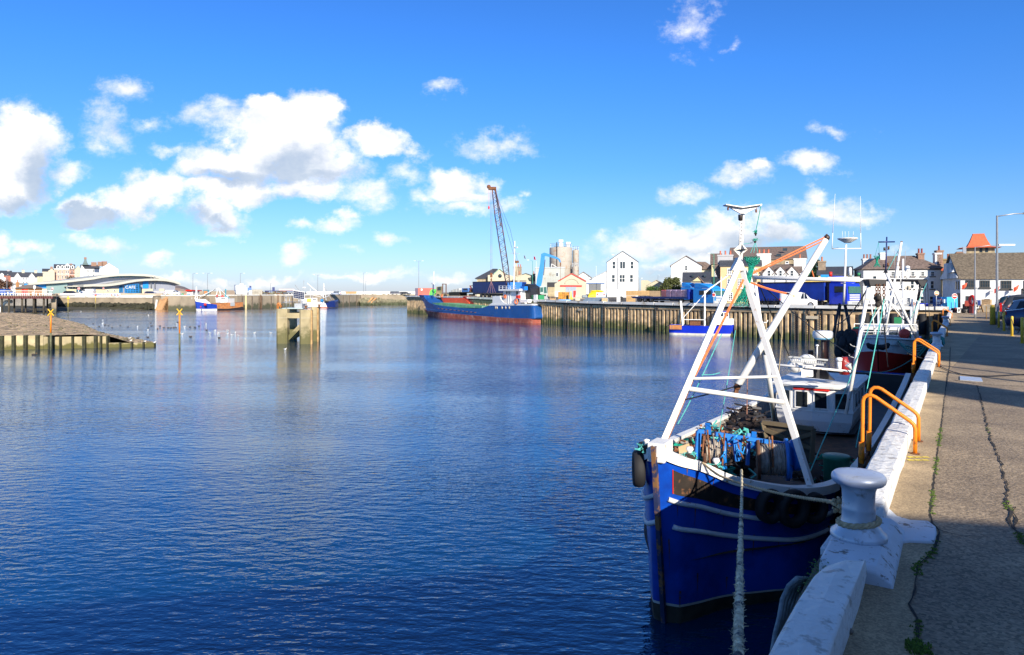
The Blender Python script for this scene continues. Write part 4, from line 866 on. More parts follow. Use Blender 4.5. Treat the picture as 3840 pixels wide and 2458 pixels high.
def roundsign(c,x,y,Y,g,r,label,face=RED,bar=True,pole=STL,tilt=0.):
 b=P(c,x,y,Y); t=Thing('road_sign',label,'road sign','round road signs',(b.x,Y,g)); h=b.z-g
 m=MB(); m.cyl((0,.05,0),(0,.05,h+r),r*.12,n=8); t.p('post',m,pole)
 m=MB(); m.lathe((0,0,h),[(0,-.02),(r*.9,-.02),(r,0),(r,.03)],28,'Y'); o=t.p('disc',m,face)
 m=MB()
 if bar:m.box(-r*.72,-.045,h-r*.16,r*.72,-.02,h+r*.16)
 else:m.lathe((0,-.04,h),[(0,-.01),(r*.75,0)],24,'Y'); 
 t.p('white_bar' if bar else 'white_disc',m,WFR,on=o)
 m=MB(); m.lathe((0,.0,h),[(0,.03),(r*1.06,.03),(r*1.06,-.012),(r*1.0,-.014)],28,'Y'); t.p('rim',m,WFR,on=o)
 return t
roundsign('A',935,515,232,4.6,.42,'red no-entry sign before the leisure building entrance')
roundsign('A',1228,513,232,4.6,.28,'small red no-entry sign left of the cafe')
roundsign('A',620,518,230,4.6,.45,'white round sign with red rim by the bridge end',bar=False)
m=MB(); b=P('A',408,500,200); m.box(b.x-.3,200,b.z-.4,b.x+.3,200.2,b.z+.5); m.cyl((b.x,200,4.2),(b.x,200,b.z),.06,n=6); single('notice_sign',m,WFR,'white rectangular notice board on a post by the bridge','sign')
b=P('A',66,700,181); m=MB(); m.tube([(b.x-1,181,-.5),(b.x-1.2,181,1.6),(b.x,181,2.9),(b.x+1.6,181,3.0)],.45,8); single('outfall_pipe',m,WFR,'white bent pipe under the left end of the bridge','pipe')
# -- far pier: boats, stores, lamp posts
def xray(c,x,Y):return P(c,x,0,Y).x
def lofthull(name,t,L_,B_,zr,mats,bootz=.35,n=14,stern=.75,bow=1.,whaleband=None,draft=-.7,rake=.6,flare=.35):
 """hull along +x (bow at +L/2); zr(t) rail height with t from stern 0 to bow 1; parts split at bootz"""
 def half(q):return B_/2*(stern+(1-stern)*min(1,q/.35))if q<.35 else(B_/2 if q<.55 else B_/2*(1-((q-.55)/.45)**(2.2*bow)))
 def sec(q,a,b,k=4):
  h=max(.02,half(q)); out=[]
  for i in range(k+1):
   z=a+(b-a)*i/k; e=max(0.,z)/zr(q); fl=1-(flare if q>.5 else .15)*(1-e)*(q if q>.5 else 1)
   if z<0:fl*=(1+z*.5)
   x=(q-.5)*L_-(rake*(1-e)if q>.93 else 0)*((q-.93)/.07)
   out.append((x,h*fl,z))
  return out
 for nm,a,b,mm in mats:
  m=MB()
  for s_ in(1,-1):
   m.loft([[V((x,s_*y,z))for x,y,z in sec(i/n,a if a is not None else bootz,(zr(i/n)if b is None else(zr(i/n)+b if b<0 else b)))]for i in range(n+1)])
  q0=sec(0,a if a is not None else bootz,zr(0)if b is None else(zr(0)+b if b<0 else b)); m.add([(x,y,z)for x,y,z in q0]+[(x,-y,z)for x,y,z in q0[::-1]],[tuple(range(2*len(q0)))])
  t.p(nm,m,mm)
 return half
def railing(t,pts,h,m_=WPT,r=.025,rows=2,par=None):
 m=MB()
 for k in range(rows):m.tube([V(p)+V((0,0,h*(k+1)/rows))for p in pts],r,6)
 for p in pts:m.cyl(V(p),V(p)+V((0,0,h)),r,n=6)
 return t.p('railing',m,m_,on=par)
HUL_B=mat('hull_blue',(.01,.045,.34),.35,var=.1,sc=1.5,c2=(.2,.1,.08),patch=.05); BOOT=mat('boot_white',(.70,.66,.58),.6,var=.15,sc=2); HRU=mat('hull_rust',(.45,.17,.05),.7,var=.3,sc=1.5,c2=(.25,.14,.09),patch=.3)
DCK=mat('deck_brown',(.14,.10,.07),.85,var=.3,sc=3)
f=Face('B',165,205,900,218,0)
t=f.thing('fishing_boat','trawler with blue and white bow and rusty orange side, moored at the far pier','boat')
def F3(f,x,y,off=0.):a,z=f.at(x,y,off); return V((a,off,z))
m=MB(); pr=[(160,650),(280,672),(360,690),(445,700),(445,760),(185,765)]
def slab(mb,f,pts,y0,y1,k=.0):
 q=[F3(f,a,b)for a,b in pts]; mb.ext([V((p.x,y0,p.z))for p in q],(0,y1-y0,0))
def hullslab(name,pts,mm,y0,y1,bowx=None):
 """outline with a plan taper towards the bow end"""
 m=MB(); q=[F3(f,a,b)for a,b in pts]; n=len(q); mid=(y0+y1)/2
 def yy(x,s_):k=1.if bowx is None else min(1,.08+abs(x-bowx)/5.0); return mid+s_*(y1-y0)/2*k
 m.add([V((p.x,yy(p.x,-1),p.z))for p in q]+[V((p.x,yy(p.x,1),p.z))for p in q],[tuple(range(n)),tuple(range(n,2*n))[::-1]]+[(i,n+i,n+(i+1)%n,(i+1)%n)for i in range(n)]); return t.p(name,m,mm)
bx=f.at(165,0)[0]
hullslab('hull',[(162,648),(220,662),(300,678),(380,690),(445,700),(445,765),(300,768),(182,768)],HUL_B,-4,0,bx)
hullslab('rusty_side',[(446,682),(620,668),(800,672),(865,660),(865,730),(780,745),(620,765),(446,765)],HRU,-4,0)
hullslab('whaleback',[(166,612),(290,614),(360,688),(300,677),(220,661),(162,647)],WPT,-3.9,-.1,bx)
hullslab('waterline',[(180,766),(445,766),(445,800),(185,800)],BOOT,-4.02,.02,bx); hullslab('waterline',[(445,768),(640,768),(780,748),(865,735),(890,770),(860,800),(445,800)],DKM,-3.9,-.1)
m=MB(); slab(m,f,[(515,580),(640,575),(640,665),(525,668)],-3.2,-1); o=t.p('wheelhouse',m,WPT)
for x in(545,560,578,595):m=MB(); slab(m,f,[(x-6,588),(x+6,588),(x+6,604),(x-6,604)],-3.25,-3.1); t.p('window',m,GLS,on=o)
m=MB(); slab(m,f,[(642,600),(760,600),(760,670),(642,670)],-3,-1.2); t.p('shelter',m,GRW)
for(x,y),(x2,y2)in(((300,570),(600,430)),((600,430),(765,590)),((590,430),(560,560)),((610,430),(640,575)),((550,450),(330,600)),((640,575),(600,430))):
 a,b=F3(f,x,y,-2),F3(f,x2,y2,-2); m=MB(); m.bar(a,b,.14); t.p('gantry',m,WPT if x>560 or x==300 else DKM)
for s_ in(-12,10):m=MB(); m.bar(F3(f,242+s_*1.6,620,-2),F3(f,243+s_*.2,410,-2),.14); t.p('mast',m,WPT)
for k in range(4):m=MB(); m.bar(F3(f,230,600-k*38,-2),F3(f,256,600-k*38,-2),.1); t.p('mast_rung',m,WPT)
for x in(170,215,260,290):m=MB(); m.cyl(F3(f,x,615,-3),F3(f,x,585,-3),.05,n=6); t.p('bow_rail',m,WFR)
for x,y,r in((385,700,.42),(312,738,.2),(660,570,.45),(575,560,.3)):m=MB(); m.sph(F3(f,x,y,-4.2 if y>600 else-2.5),r,12,8); t.p('buoy',m,RED)
m=MB(); m.bar(F3(f,715,450,-2),F3(f,712,640,-2),.22); m.bar(F3(f,712,560,-2),F3(f,775,600,-2),.2); t.p('gallows',m,mat('turquoise_paint',(.02,.3,.4),.5))
m=MB(); m.box(*F3(f,795,700,-4.2)[:2],1.2,*[F3(f,860,700,-4.2)[0],-3.9,F3(f,860,668,-4.2)[2]]); t.p('trawl_door',m,GRY)
f=Face('L',700,238,1170,246,0); t=f.thing('fishing_boat','white fishing boat with yellow wheelhouse front behind the concrete dolphin','boat')
hullslab('hull',[(740,366),(800,372),(900,362),(1050,350),(1055,436),(760,440)],WPT,-4,-.5); hullslab('waterline',[(740,432),(1055,427),(1055,460),(760,460)],mat('antifoul',(.4,.14,.08),.8),-4.02,-.48)
m=MB(); slab(m,f,[(700,305),(905,300),(905,372),(700,378)],-3,-1); o=t.p('wheelhouse',m,WPT)
m=MB(); slab(m,f,[(755,308),(815,308),(815,362),(755,362)],-3.06,-2.9); t.p('yellow_front',m,mat('boat_yellow',(.8,.45,.08),.5),on=o)
for x in(850,868,886):m=MB(); slab(m,f,[(x-6,312),(x+6,312),(x+6,332),(x-6,332)],-3.06,-2.9); t.p('window',m,GLS,on=o)
for a,b,c_,d,w in((768,300,768,40,.12),(755,60,800,52,.08),(880,150,910,145,.06),(812,88,1050,290,.25),(915,150,880,400,.14),(640,110,760,260,.16),(750,150,790,150,.3),(752,180,790,180,.2),(860,165,860,300,.1),(1020,290,900,260,.1)):
 m=MB(); m.bar(F3(f,a,b,-2),F3(f,c_,d,-2),w); t.p('derrick' if w>.13 else 'mast',m,WPT if w>.2 or w==.1 else GRY)
f=Face('L',1050,240,1172,248,0); t=f.thing('fishing_boat','small fishing boat with navy blue bow and white tripod mast at the pier','boat')
hullslab('hull',[(1050,350),(1090,350),(1140,335),(1172,325),(1160,432),(1060,436)],NVY,-4,-.5,f.at(1172,0)[0]); m=MB(); m.sph(F3(f,1030,340,-2.5),.9,10,6,(1,.6,.7)); t.p('net_heap',m,mat('blue_net',(.02,.2,.45),.8))
for a,b,c_,d in((1058,90,1090,330),(1058,90,1056,150),(1060,140,1165,325),(1055,140,1050,300),(1065,295,1130,270)):m=MB(); m.bar(F3(f,a,b,-2),F3(f,c_,d,-2),.16); t.p('mast',m,WPT)
for x in(1075,1095,1115):m=MB(); m.lathe(F3(f,x,358,-4.15),[(.12,-.1),(.3,-.12),(.34,0),(.3,.12),(.12,.1)],14,'Y'); t.p('tyre_fender',m,RUB)
for c,x,y,Y,two,lb in(('A',2290,340,225,0,'thin grey lamp column at the left end of the pier'),('B',422,200,235,1,'tall double armed lamp post above the blue and rust trawler'),('B',950,200,245,0,'tall lamp column behind the white tank'),('B',1436,360,262,0,'short distant lamp post behind the trailers'),('B',2198,225,262,1,'tall double lamp column behind the white boat'),('L',1629,-60,305,0,'tall thin column at the start of the rock breakwater'),('L',1660,65,312,1,'shorter lamp column just right of the tall thin one'),('C',240,850,250,1,'thin lamp column above the red container')):
 lamp(c,x,y,Y,4.2,lb,arm=1.3,two=bool(two),r=.09,grp='lamp columns along the pier')
def pbox(name,label,cat,c,x0,y0,x1,y1,Y,dep,m,g=4.3,parts=(),grp=None,bev=.02):
 f=Face(c,x0,Y,x1,None,g); t=f.thing(name,label,cat,grp); a,z1=f.at(x0,y0); b,z0=f.at(x1,y1); k=MB(); k.box(a,0,max(0,z0)if z0>.35 else 0,b,dep,z1); t.p('body',k,m,bev=bev); return f,t
f,t=pbox('portable_cabin','white block shaped tank cabin with rooftop box on the far pier','cabin','B',885,425,1062,535,232,2.4,WH)
m=MB(); slab(m,f,[(942,362),(1000,362),(1000,425),(942,425)],.3,2); slab(m,f,[(880,388),(942,388),(942,425),(880,425)],.3,2); slab(m,f,[(1000,392),(1040,392),(1040,425),(1000,425)],.3,2); t.p('rooftop_box',m,WH)
m=MB(); slab(m,f,[(852,382),(888,382),(888,390),(860,390),(860,470),(885,480),(885,490),(852,482)],.8,1.2); t.p('blue_frame',m,NVY)
f,t=pbox('shed','pale grey steel cabinet beside the white tank cabin','cabinet','B',1085,472,1140,548,231,1.5,STL)
f,t=pbox('tank','square blue tank behind the grey cabinet','tank','B',1068,428,1130,480,234,1.5,mat('dull_blue',(.08,.18,.45),.6)); m=MB(); slab(m,f,[(1096,398),(1128,398),(1128,430),(1096,430)],.3,1.2); t.p('hatch',m,NVY)
f,t=pbox('block_stack','low stack of grey timber and blocks right of the cabinet','stack','B',1142,458,1305,545,236,2,mat('weathered_boards',(.34,.32,.27),.9,var=.3,sc=1.5))
f,t=pbox('hut','brown hut roof behind the trawler gantry','hut','B',690,470,850,560,236,3,mat('brown_hut',(.25,.2,.16),.8))
f,t=pbox('rubbish_skip','teal bin with brown contents near the pier kerb','skip','B',352,462,450,545,226,2,mat('teal_bin',(.02,.15,.2),.6)); m=MB(); slab(m,f,[(360,480),(420,480),(420,530),(360,530)],-.1,1); t.p('contents',m,HRU)
f,t=pbox('pier_wall_block','long brown concrete wall on top of the far pier','wall','B',-20,485,860,560,240,.6,PIR)
for k,(x0,x1,y,cl,lb)in enumerate(((0,40,520,GRN,'heap of dark green netting on the pier at left'),(90,150,530,mat('crate_blue',(.02,.2,.6),.6),'blue fish crate on the pier kerb at left'),(45,85,535,ORD,'red gear heap between green netting and blue crate'))):
 f,t=pbox('fish_crate' if k==1 else 'gear_heap',lb,'crate' if k==1 else 'gear','B',x0,y,x1,556,216,1,cl,bev=.15)
f=Face('B',180,222,350,230,4.3); t=f.thing('workboat','small red and white wheelhouse boat standing ashore behind the trawler bow','boat')
m=MB(); slab(m,f,[(165,462),(330,468),(335,484),(170,484)],0,2); t.p('roof',m,RED)
m=MB(); slab(m,f,[(190,484),(300,484),(300,560),(190,560)],0.1,2); o=t.p('cabin',m,WH)
for x in(205,228,272):m=MB(); slab(m,f,[(x-7,490),(x+7,490),(x+7,505),(x-7,505)],.02,.2); t.p('window',m,GLS,on=o)
def trailer(f,x0,x1,ytop,ybed,wheels,label,bed=NVY,yb=None,load=None,r=None,name='flatbed_trailer',dep=2.5):
 t=f.thing(name,label,'trailer'); m=MB(); slab(m,f,[(x0,ytop),(x1,ytop),(x1,ybed),(x0,ybed)],0,dep); t.p('bed',m,bed)
 for x in wheels:
  a,_=f.at(x,ybed); rr=r or .5; m=MB(); m.lathe((a,.25,rr),[(rr*.5,-.2),(rr*.9,-.22),(rr,-.15),(rr,.15),(rr*.9,.2)],22,'Y'); o=t.p('wheel',m,TYR)
  m=MB(); m.lathe((a,.0,rr),[(0,.02),(rr*.25,-.02),(rr*.3,.06),(rr*.55,.05),(rr*.6,0)],16,'Y'); t.p('rim',m,ALY,on=o)
  m=MB(); m.lathe((a,dep-.25,rr),[(0,-.2),(rr*.9,-.22),(rr,-.15),(rr,.15),(0,.2)],18,'Y'); t.p('wheel',m,TYR)
 return t
f=Face('B',1350,258,1960,None,4.3); t=trailer(f,1345,1930,474,490,(1728,1778,1826),'row of dark blue flatbed trailers parked along the far pier',r=.42)
m=MB(); slab(m,f,[(1465,420),(1506,420),(1506,476),(1465,476)],0,.3); t.p('headboard',m,NVY)
m=MB()
for _ in range(34):
 a,z=f.at(R.uniform(1180,1700),R.uniform(488,540)); m.cb((a,R.uniform(.2,2),max(z,.3)),R.uniform(.4,1.6),.8,R.uniform(.3,.7),R.uniform(-.1,.1))
single('gear_pile',m,mat('mixed_gear',(.13,.13,.09),.9,var=.9,sc=.9,c2=(.35,.12,.05),patch=.3),'jumble of fishing gear under and beside the flatbed trailers','fishing gear').location+=f.A
f,t=pbox('board_stack','long low stack of pale boards behind the trailers','stack','B',1570,447,1820,474,270,2,mat('pale_boards',(.55,.45,.42),.8))
caat('L',1230,0,262,4.3,math.pi,'small silver estate car parked on the far pier',paint('silver',(.35,.40,.48)),kind='suv',L_=4.0,W_=1.7,Hh=1.45)
f,t=pbox('rust_skip','brown and green container on the breakwater root','container','L',1372,208,1530,240,290,2,mat('rust_green',(.45,.25,.12),.8,c2=(.15,.35,.15),patch=.4,sc=.3))
caat('N',40,0,300,4.4,0.,'distant grey car on the breakwater left of the darker one',paint('grey',(.2,.2,.22)),L_=6,W_=1.7,Hh=1.3); caat('N',200,0,300,4.4,0.,'distant dark car on the breakwater beside the red container',paint('black',(.02,.02,.03)),L_=5.5,W_=1.7,Hh=1.1)
# -- the concrete dolphin in the basin
DC=mat('dolphin_concrete',(.40,.33,.19),.9,var=.25,sc=.8,c2=(.13,.12,.05),patch=.42,ptsc=1.1,zc=(.4,2.4),sharp=.12,bump=.04,bsc=5)
t=Thing('mooring_dolphin','four legged concrete mooring dolphin standing in the water with small solar panel','mooring dolphin',loc=(P('L',690,0,77).x,77,0)); c0=V((P('L',690,0,77).x,77,0))
def W_(x,Y):return P('L',x,0,Y).x-c0.x
ZT=3.72
for nm,x0,x1,Y,zt in(('leg',390,545,74.5,ZT),('leg',722,885,74.0,ZT-.1),('leg',560,660,80.5,ZT),('leg',880,995,78.0,ZT+.12)):
 a,b=W_(x0,Y),W_(x1,Y); m=MB(); cx=(a+b)/2; hw=(b-a)/2; y=Y-77; e=hw*.32
 m.prism([(cx-hw+e,y-hw),(cx+hw-e,y-hw),(cx+hw,y-hw+e),(cx+hw,y+hw-e),(cx+hw-e,y+hw),(cx-hw+e,y+hw),(cx-hw,y+hw-e),(cx-hw,y-hw+e)],-1,zt); t.p(nm,m,DC)
 for z in(2.75,):m=MB(); m.T=None; m.prism([(cx+(hw+.012)*sx,y+(hw+.012)*sy)for sx,sy in((-.68,-1),(.68,-1),(1,-.68),(1,.68),(.68,1),(-.68,1),(-1,.68),(-1,-.68))],z,z+.03); t.p('band',m,mat('pale_band',(.5,.45,.35),.8))
def bar2(nm,x,z,Y,x2,z2,Y2,w,m_=DC):m=MB(); m.bar((W_(x,Y),Y-77,z),(W_(x2,Y2),Y2-77,z2),w); return t.p(nm,m,m_)
bar2('beam',540,3.0,74.4,725,3.0,74.2,.55); bar2('brace',530,.35,74.8,725,1.85,74.6,.42); bar2('brace',620,.3,80.2,890,1.7,78,.42); bar2('beam',600,3.0,80,900,3.05,78.2,.5); bar2('beam',470,2.95,75,610,2.95,80,.45)
bar2('timber_post',880,-.5,73.3,882,3.6,73.3,.17,mat('fender_wood',(.42,.26,.11),.9,var=.3,sc=3)); bar2('timber_post',972,-.5,77,972,3.75,77,.17,mat('fender_wood',(.42,.26,.11)))
m=MB(); m.add([(W_(450,75),-2.2,ZT-.02),(W_(740,74.5),-2.2,ZT-.02),(W_(880,80),3.5,ZT-.02),(W_(540,80),3.5,ZT-.02)],[(0,1,2,3)]); m.v+=[p+V((0,0,.08))for p in m.v]; m.f+=[(4,5,6,7),(0,1,5,4),(1,2,6,5),(2,3,7,6),(3,0,4,7)]; m.sm+=[False]*5; t.p('platform',m,mat('pale_platform',(.42,.52,.52),.7,var=.1))
pts=[(450,74.8),(520,74.6),(608,79),(740,80),(878,80.5)]; rp=[V((W_(x,Y),Y-77,ZT))for x,Y in pts]; railing(t,rp,1.35,STL,.03); railing(t,[rp[0],V((W_(500,80.5),3.5,ZT)),V((W_(560,80.5),3.5,ZT)),rp[2]],1.35,STL,.03)
m=MB(); a=V((W_(697,76),-1,ZT)); m.box(a.x-.42,-1.3,ZT,a.x+.42,-.6,ZT+.55); t.p('battery_box',m,GRY,bev=.03)
m=MB(); m.cyl((a.x,-1,ZT+.5),(a.x,-1,ZT+1.1),.06,n=8); o=t.p('panel_post',m,STL); m=MB(); m.T=Matrix.Translation((a.x,-1,ZT+1.5))@Matrix.Rotation(.16,4,'Y')@Matrix.Rotation(.5,4,'X'); m.box(-.65,-.03,-.5,.65,.03,.5); o=t.p('solar_panel',m,WFR)
m=MB(); m.T=Matrix.Translation((a.x,-1,ZT+1.5))@Matrix.Rotation(.16,4,'Y')@Matrix.Rotation(.5,4,'X')
for i in range(4):
 for k in range(6):m.box(-.60+k*.2,-.045,-.44+i*.225,-.42+k*.2,-.03,-.26+i*.225)
t.p('solar_cell',m,mat('solar_blue',(.01,.02,.09),.15),on=o)
for x in(820,930):m=MB(); q=V((W_(x,76),-1.6 if x<900 else .6,ZT+(.1 if x>900 else 0))); m.lathe(q,[(.2,0),(.1,.1),(.1,.2),(.22,.26),(.2,.32),(0,.33)],12); t.p('bollard',m,RST)
m=MB()
for yy in(-2.2,-1.8):m.tube([(W_(378,74.7),yy,.9),(W_(378,74.7),yy,ZT+.55),(W_(395,74.7),yy,ZT+.65),(W_(430,74.7),yy,ZT+.1)],.03,8)
for k in range(9):m.bar((W_(378,74.7),-2.2,1+k*.32),(W_(378,74.7),-1.8,1+k*.32),.03)
t.p('ladder',m,ORG)
# -- birds on the water
GUW=mat('gull_white',(.80,.80,.78),.6); GUG=mat('gull_grey',(.30,.32,.35),.6); DUK=mat('duck_brown',(.05,.04,.035),.7,var=.4,sc=20); BKY=mat('beak_orange',(.8,.35,.02),.5)
def bird(kind):
 w=kind=='gull'; t=Thing('gull' if w else 'duck',' ','gull' if w else 'duck','gulls on the basin water' if w else 'ducks on the basin water'); k=.66 if w else .68
 rings=[]
 for x,y,z0,z1 in((-.30,.01,.12,.14),(-.22,.06,.03,.16),(-.1,.10,-.02,.18),(.05,.11,-.03,.17),(.14,.08,.0,.17),(.19,.045,.05,.21),(.21,.04,.12,.27),(.235,.04,.17,.285),(.26,.03,.19,.27),(.275,.008,.21,.235)):
  zc,h=(z0+z1)/2,(z1-z0)/2; rings.append([V((x*k,y*k*math.cos(a*math.pi/4),(zc+h*math.sin(a*math.pi/4))*k))for a in range(8)])
 m=MB(); m.loft(rings,close=True,caps=True); b=t.p('body',m,GUW if w else DUK)
 for s_ in(1,-1):m=MB(); m.sph((-.08*k,s_*.085*k,.12*k),.13*k,10,6,(1.35,.28,.5)); t.p('wing',m,GUG if w else DUK)
 m=MB(); m.lathe((.27*k,0,.222*k),[(.016,0),(.003,.055)],6,'X'); t.p('beak',m,BKY); return t
gull,duck=bird('gull'),bird('duck')
GP=[('A',1220,893),('A',1217,932),('A',1632,970),('A',1762,832),('A',2100,940),('A',2192,972),('A',2158,1055),('A',1755,1010),('A',1612,758),('A',1315,770),('A',962,788),('A',1834,758),('B',50,1062),('B',398,1018),('B',10,1180),('B',460,1166),('B',540,1122),('B',745,1120),('B',605,1162),('B',592,1185),('B',740,1175),('B',818,1195),('B',866,1155),('B',915,1205),('B',1177,1160),('B',1443,1160),('L',497,1047)]
DP=[('A',1175,970),('A',1246,953),('A',1288,960),('A',1330,983),('A',1428,957),('A',1520,975),('A',1790,927),('A',1760,985),('A',1870,998),('A',1900,963),('A',1945,984),('A',1998,984),('A',2030,985),('A',2060,985),('A',2085,982),('A',2112,918),('A',2260,975),('A',2315,980),('A',2363,964),('A',1752,1098),('A',1638,1106),('A',2263,1093),('A',402,1305),('A',1265,895),('A',1105,935),('A',1060,880),('B',148,1222),('B',613,1240),('B',410,1118),('B',285,1050),('B',220,1073),('B',140,1066),('A',1800,963)]
for kind,proto,L_ in(('gull',gull,GP),('duck',duck,DP)):
 for i,(c,x,y)in enumerate(L_):
  p=G(c,x,y,0); a=R.uniform(-.7,.7)+(math.pi if R.random()<.45 else 0)
  lb='white gull floating among the scattered gulls of the basin' if kind=='gull' else 'small dark duck floating among the scattered ducks of the basin'
  if i==0:proto.o.location=p; proto.o.rotation_euler=(0,0,a); proto.o['label']=lb
  else:dup(proto,p,a,lb)
for k,(x,y,z,lb)in enumerate(((1178,1095,.62,'white gull standing on the shingle, leftmost of those on the spit'),(1538,1108,.42,'white gull standing on the spit crest near the low groyne'),(1552,1138,.42,'white gull standing just below another on the spit'),(1720,1150,.42,'white gull walking near the tip of the spit'),(1833,1160,.42,'white gull perched on the very tip of the groyne'))):
 dup(gull,G('A',x,y,z),R.uniform(-.4,.4),lb)['group']='gulls standing on the spit'
 # -- far commercial quay
def gz(Y):return QZ+.5*max(0,min(1,(Y-110)/50))
m=MB(); rr_=[]
ys=[106.7,110,120,129,141,160,190,200,215,250,330]
def qx(Y):
 for a,b in zip(fq,fq[1:]):
  if a.y<=Y<=b.y:return a.x+(b.x-a.x)*(Y-a.y)/(b.y-a.y)
 return fq[-1].x+(Y-190)*.45
for Y in ys:rr_.append([V((qx(Y),Y,2)),V((qx(Y),Y,gz(Y)+.002)),V((qx(Y)+4,Y,gz(Y)+.002)),V((200,Y,gz(Y)+.002))])
m.loft(rr_,sm=False); struct('yard_ground',m,YRD)
t=Thing('sheet_pile_quay','long rusty sheet pile quay wall with white kerb across the basin','quay wall')
pts=[V((p.x,p.y,0))for p in fq[::-1]]; tot=[0]
for i in range(len(pts)-1):tot.append(tot[-1]+(pts[i+1]-pts[i]).length)
def onq(s,off):
 for i in range(len(pts)-1):
  if s<=tot[i+1]or i==len(pts)-2:
   d=(pts[i+1]-pts[i]).normalized(); n=V((d.y,-d.x,0)); n=-n if n.y>0 else n
   return pts[i]+d*(s-tot[i])+n*off
m=MB(); prof=[]; s=0
while s<tot[-1]:
 p=.72; jit=R.uniform(-.04,.04)
 for a,o in((0,-.6),(.30,-.6),(.35,.42+jit),(.68,.42+jit)):prof.append((s+a,o,R.uniform(-.05,.05)))
 s+=p
lo_,hi_=[onq(s,o)for s,o,z in prof],[onq(s,o)for s,o,z in prof]
m.loft([[p+V((0,0,-1))for p in lo_],[V((p.x,p.y,gz(p.y)-.6+z))for p,(s,o,z)in zip(hi_,prof)]],sm=False); t.p('sheet_piling',m,SPL)
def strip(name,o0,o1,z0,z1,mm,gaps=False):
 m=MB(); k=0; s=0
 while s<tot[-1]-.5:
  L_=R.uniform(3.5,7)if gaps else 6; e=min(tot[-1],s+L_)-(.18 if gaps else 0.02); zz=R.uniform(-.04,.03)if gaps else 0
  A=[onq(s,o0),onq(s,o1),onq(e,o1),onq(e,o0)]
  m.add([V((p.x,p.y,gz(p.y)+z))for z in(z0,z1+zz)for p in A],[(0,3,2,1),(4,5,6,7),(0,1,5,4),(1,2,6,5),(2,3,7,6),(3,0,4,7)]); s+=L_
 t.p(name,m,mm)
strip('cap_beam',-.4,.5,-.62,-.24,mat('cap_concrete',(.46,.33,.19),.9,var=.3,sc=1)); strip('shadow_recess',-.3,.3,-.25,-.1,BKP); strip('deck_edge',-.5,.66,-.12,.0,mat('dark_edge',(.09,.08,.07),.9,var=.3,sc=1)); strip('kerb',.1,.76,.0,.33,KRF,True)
for c,x in(('D',1022),('D',470),('D',850),('D',1375),('D',1775),('E',1777),('E',1935),('E',2090),('C',1745)):
 u,_=cv(c,x,0); best=min((abs(onq(q*.25,0).x/onq(q*.25,0).y*F-u),q*.25)for q in range(int(tot[-1]*4)))[1]
 m=MB(); a,b=onq(best,.55),onq(best+.4,.55)
 for p in(a,b):m.bar(p+V((0,0,-1)),V((p.x,p.y,gz(p.y)-.2)),.07)
 for k in range(14):m.bar(a+V((0,0,.2+k*.25)),b+V((0,0,.2+k*.25)),.05)
 t.p('ladder',m,DKM)
for c,x0,x1,y in(('E',1950,2055,1150),('D',665,735,1112),('N',1450,1520,560)):
 u,_=cv(c,(x0+x1)/2,0); s=min((abs(onq(q*.25,0).x/onq(q*.25,0).y*F-u),q*.25)for q in range(int(tot[-1]*4)))[1]; a,b=onq(s-.7,.6),onq(s+.7,.6); m=MB(); m.add([a+V((0,0,2.5)),b+V((0,0,2.5)),b+V((0,0,2.85)),a+V((0,0,2.85)),*[q+V((0,.1,0))for q in(a+V((0,0,2.5)),b+V((0,0,2.5)),b+V((0,0,2.85)),a+V((0,0,2.85)))]],[(0,1,2,3),(4,5,6,7),(0,1,5,4),(2,3,7,6)]); t.p('name_board',m,mat('cream_board',(.6,.5,.35),.8))
 # -- cargo ship
f=Face('C',240,158,1450,119,0); t=f.thing('cargo_ship','blue coaster with red boot, green hatch covers and white wheelhouse aft','ship')
BM=6.4
def ip(pts,x):
 for(a,b),(c_,d)in zip(pts,pts[1:]):
  if a<=x<=c_:return b+(d-b)*(x-a)/(c_-a)
 return pts[0][1]if x<pts[0][0]else pts[-1][1]
def hb_(x,low=0.):
 b=min(1,max(0,(x-245-low*55))/230); s=min(1,max(0,(1455-low*60-x))/110); return BM/2*max(.015,(1-(1-b)**2.1))*max(.02,(1-(1-s)**2.6)*.92+.08)
def shipband(name,x0,x1,top,bot,mm,n=44,lt=0.,lb=0.,solid=True,ins=0.):
 m=MB(); rg=[]
 for i in range(n+1):
  x=x0+(x1-x0)*i/n; ht,hb=max(.01,hb_(x,lt)-ins),max(.01,hb_(x,lb)-ins); a,zt=f.at(x,ip(top,x),BM/2-ht); _,zb=f.at(x,ip(bot,x),BM/2-hb)
  rg.append([V((a,BM/2-hb,zb)),V((a,BM/2-ht,zt)),V((a,BM/2+ht,zt)),V((a,BM/2+hb,zb))])
 m.loft(rg,close=solid,sm=False,caps=True); return t.p(name,m,mm)
SHB=mat('ship_blue',(.012,.085,.30),.45,var=.12,sc=.5,c2=(.10,.13,.2),patch=.1,ptsc=1.5); SRD=mat('boot_red',(.30,.075,.05),.75,var=.3,sc=.8,c2=(.42,.2,.15),patch=.35,ptsc=.9)
top=[(240,1185),(300,1190),(300,1218),(340,1262),(400,1285),(500,1298),(620,1312),(750,1322),(850,1320),(900,1305),(940,1292),(1060,1288),(1250,1290),(1450,1288)]
wl=[(240,1185),(262,1240),(285,1300),(300,1345),(420,1358),(600,1374),(760,1388),(900,1398),(1050,1410),(1200,1418),(1380,1422),(1420,1370),(1450,1290)]
bt=[(285,1300),(304,1384),(420,1402),(600,1420),(900,1440),(1200,1450),(1390,1455),(1455,1380)]
shipband('hull',243,1450,top,wl,SHB,lt=0,lb=.35,n=80)
shipband('boot_topping',296,1392,wl,[(x,y+26)for x,y in bt],SRD,lt=.35,lb=.85,n=60)
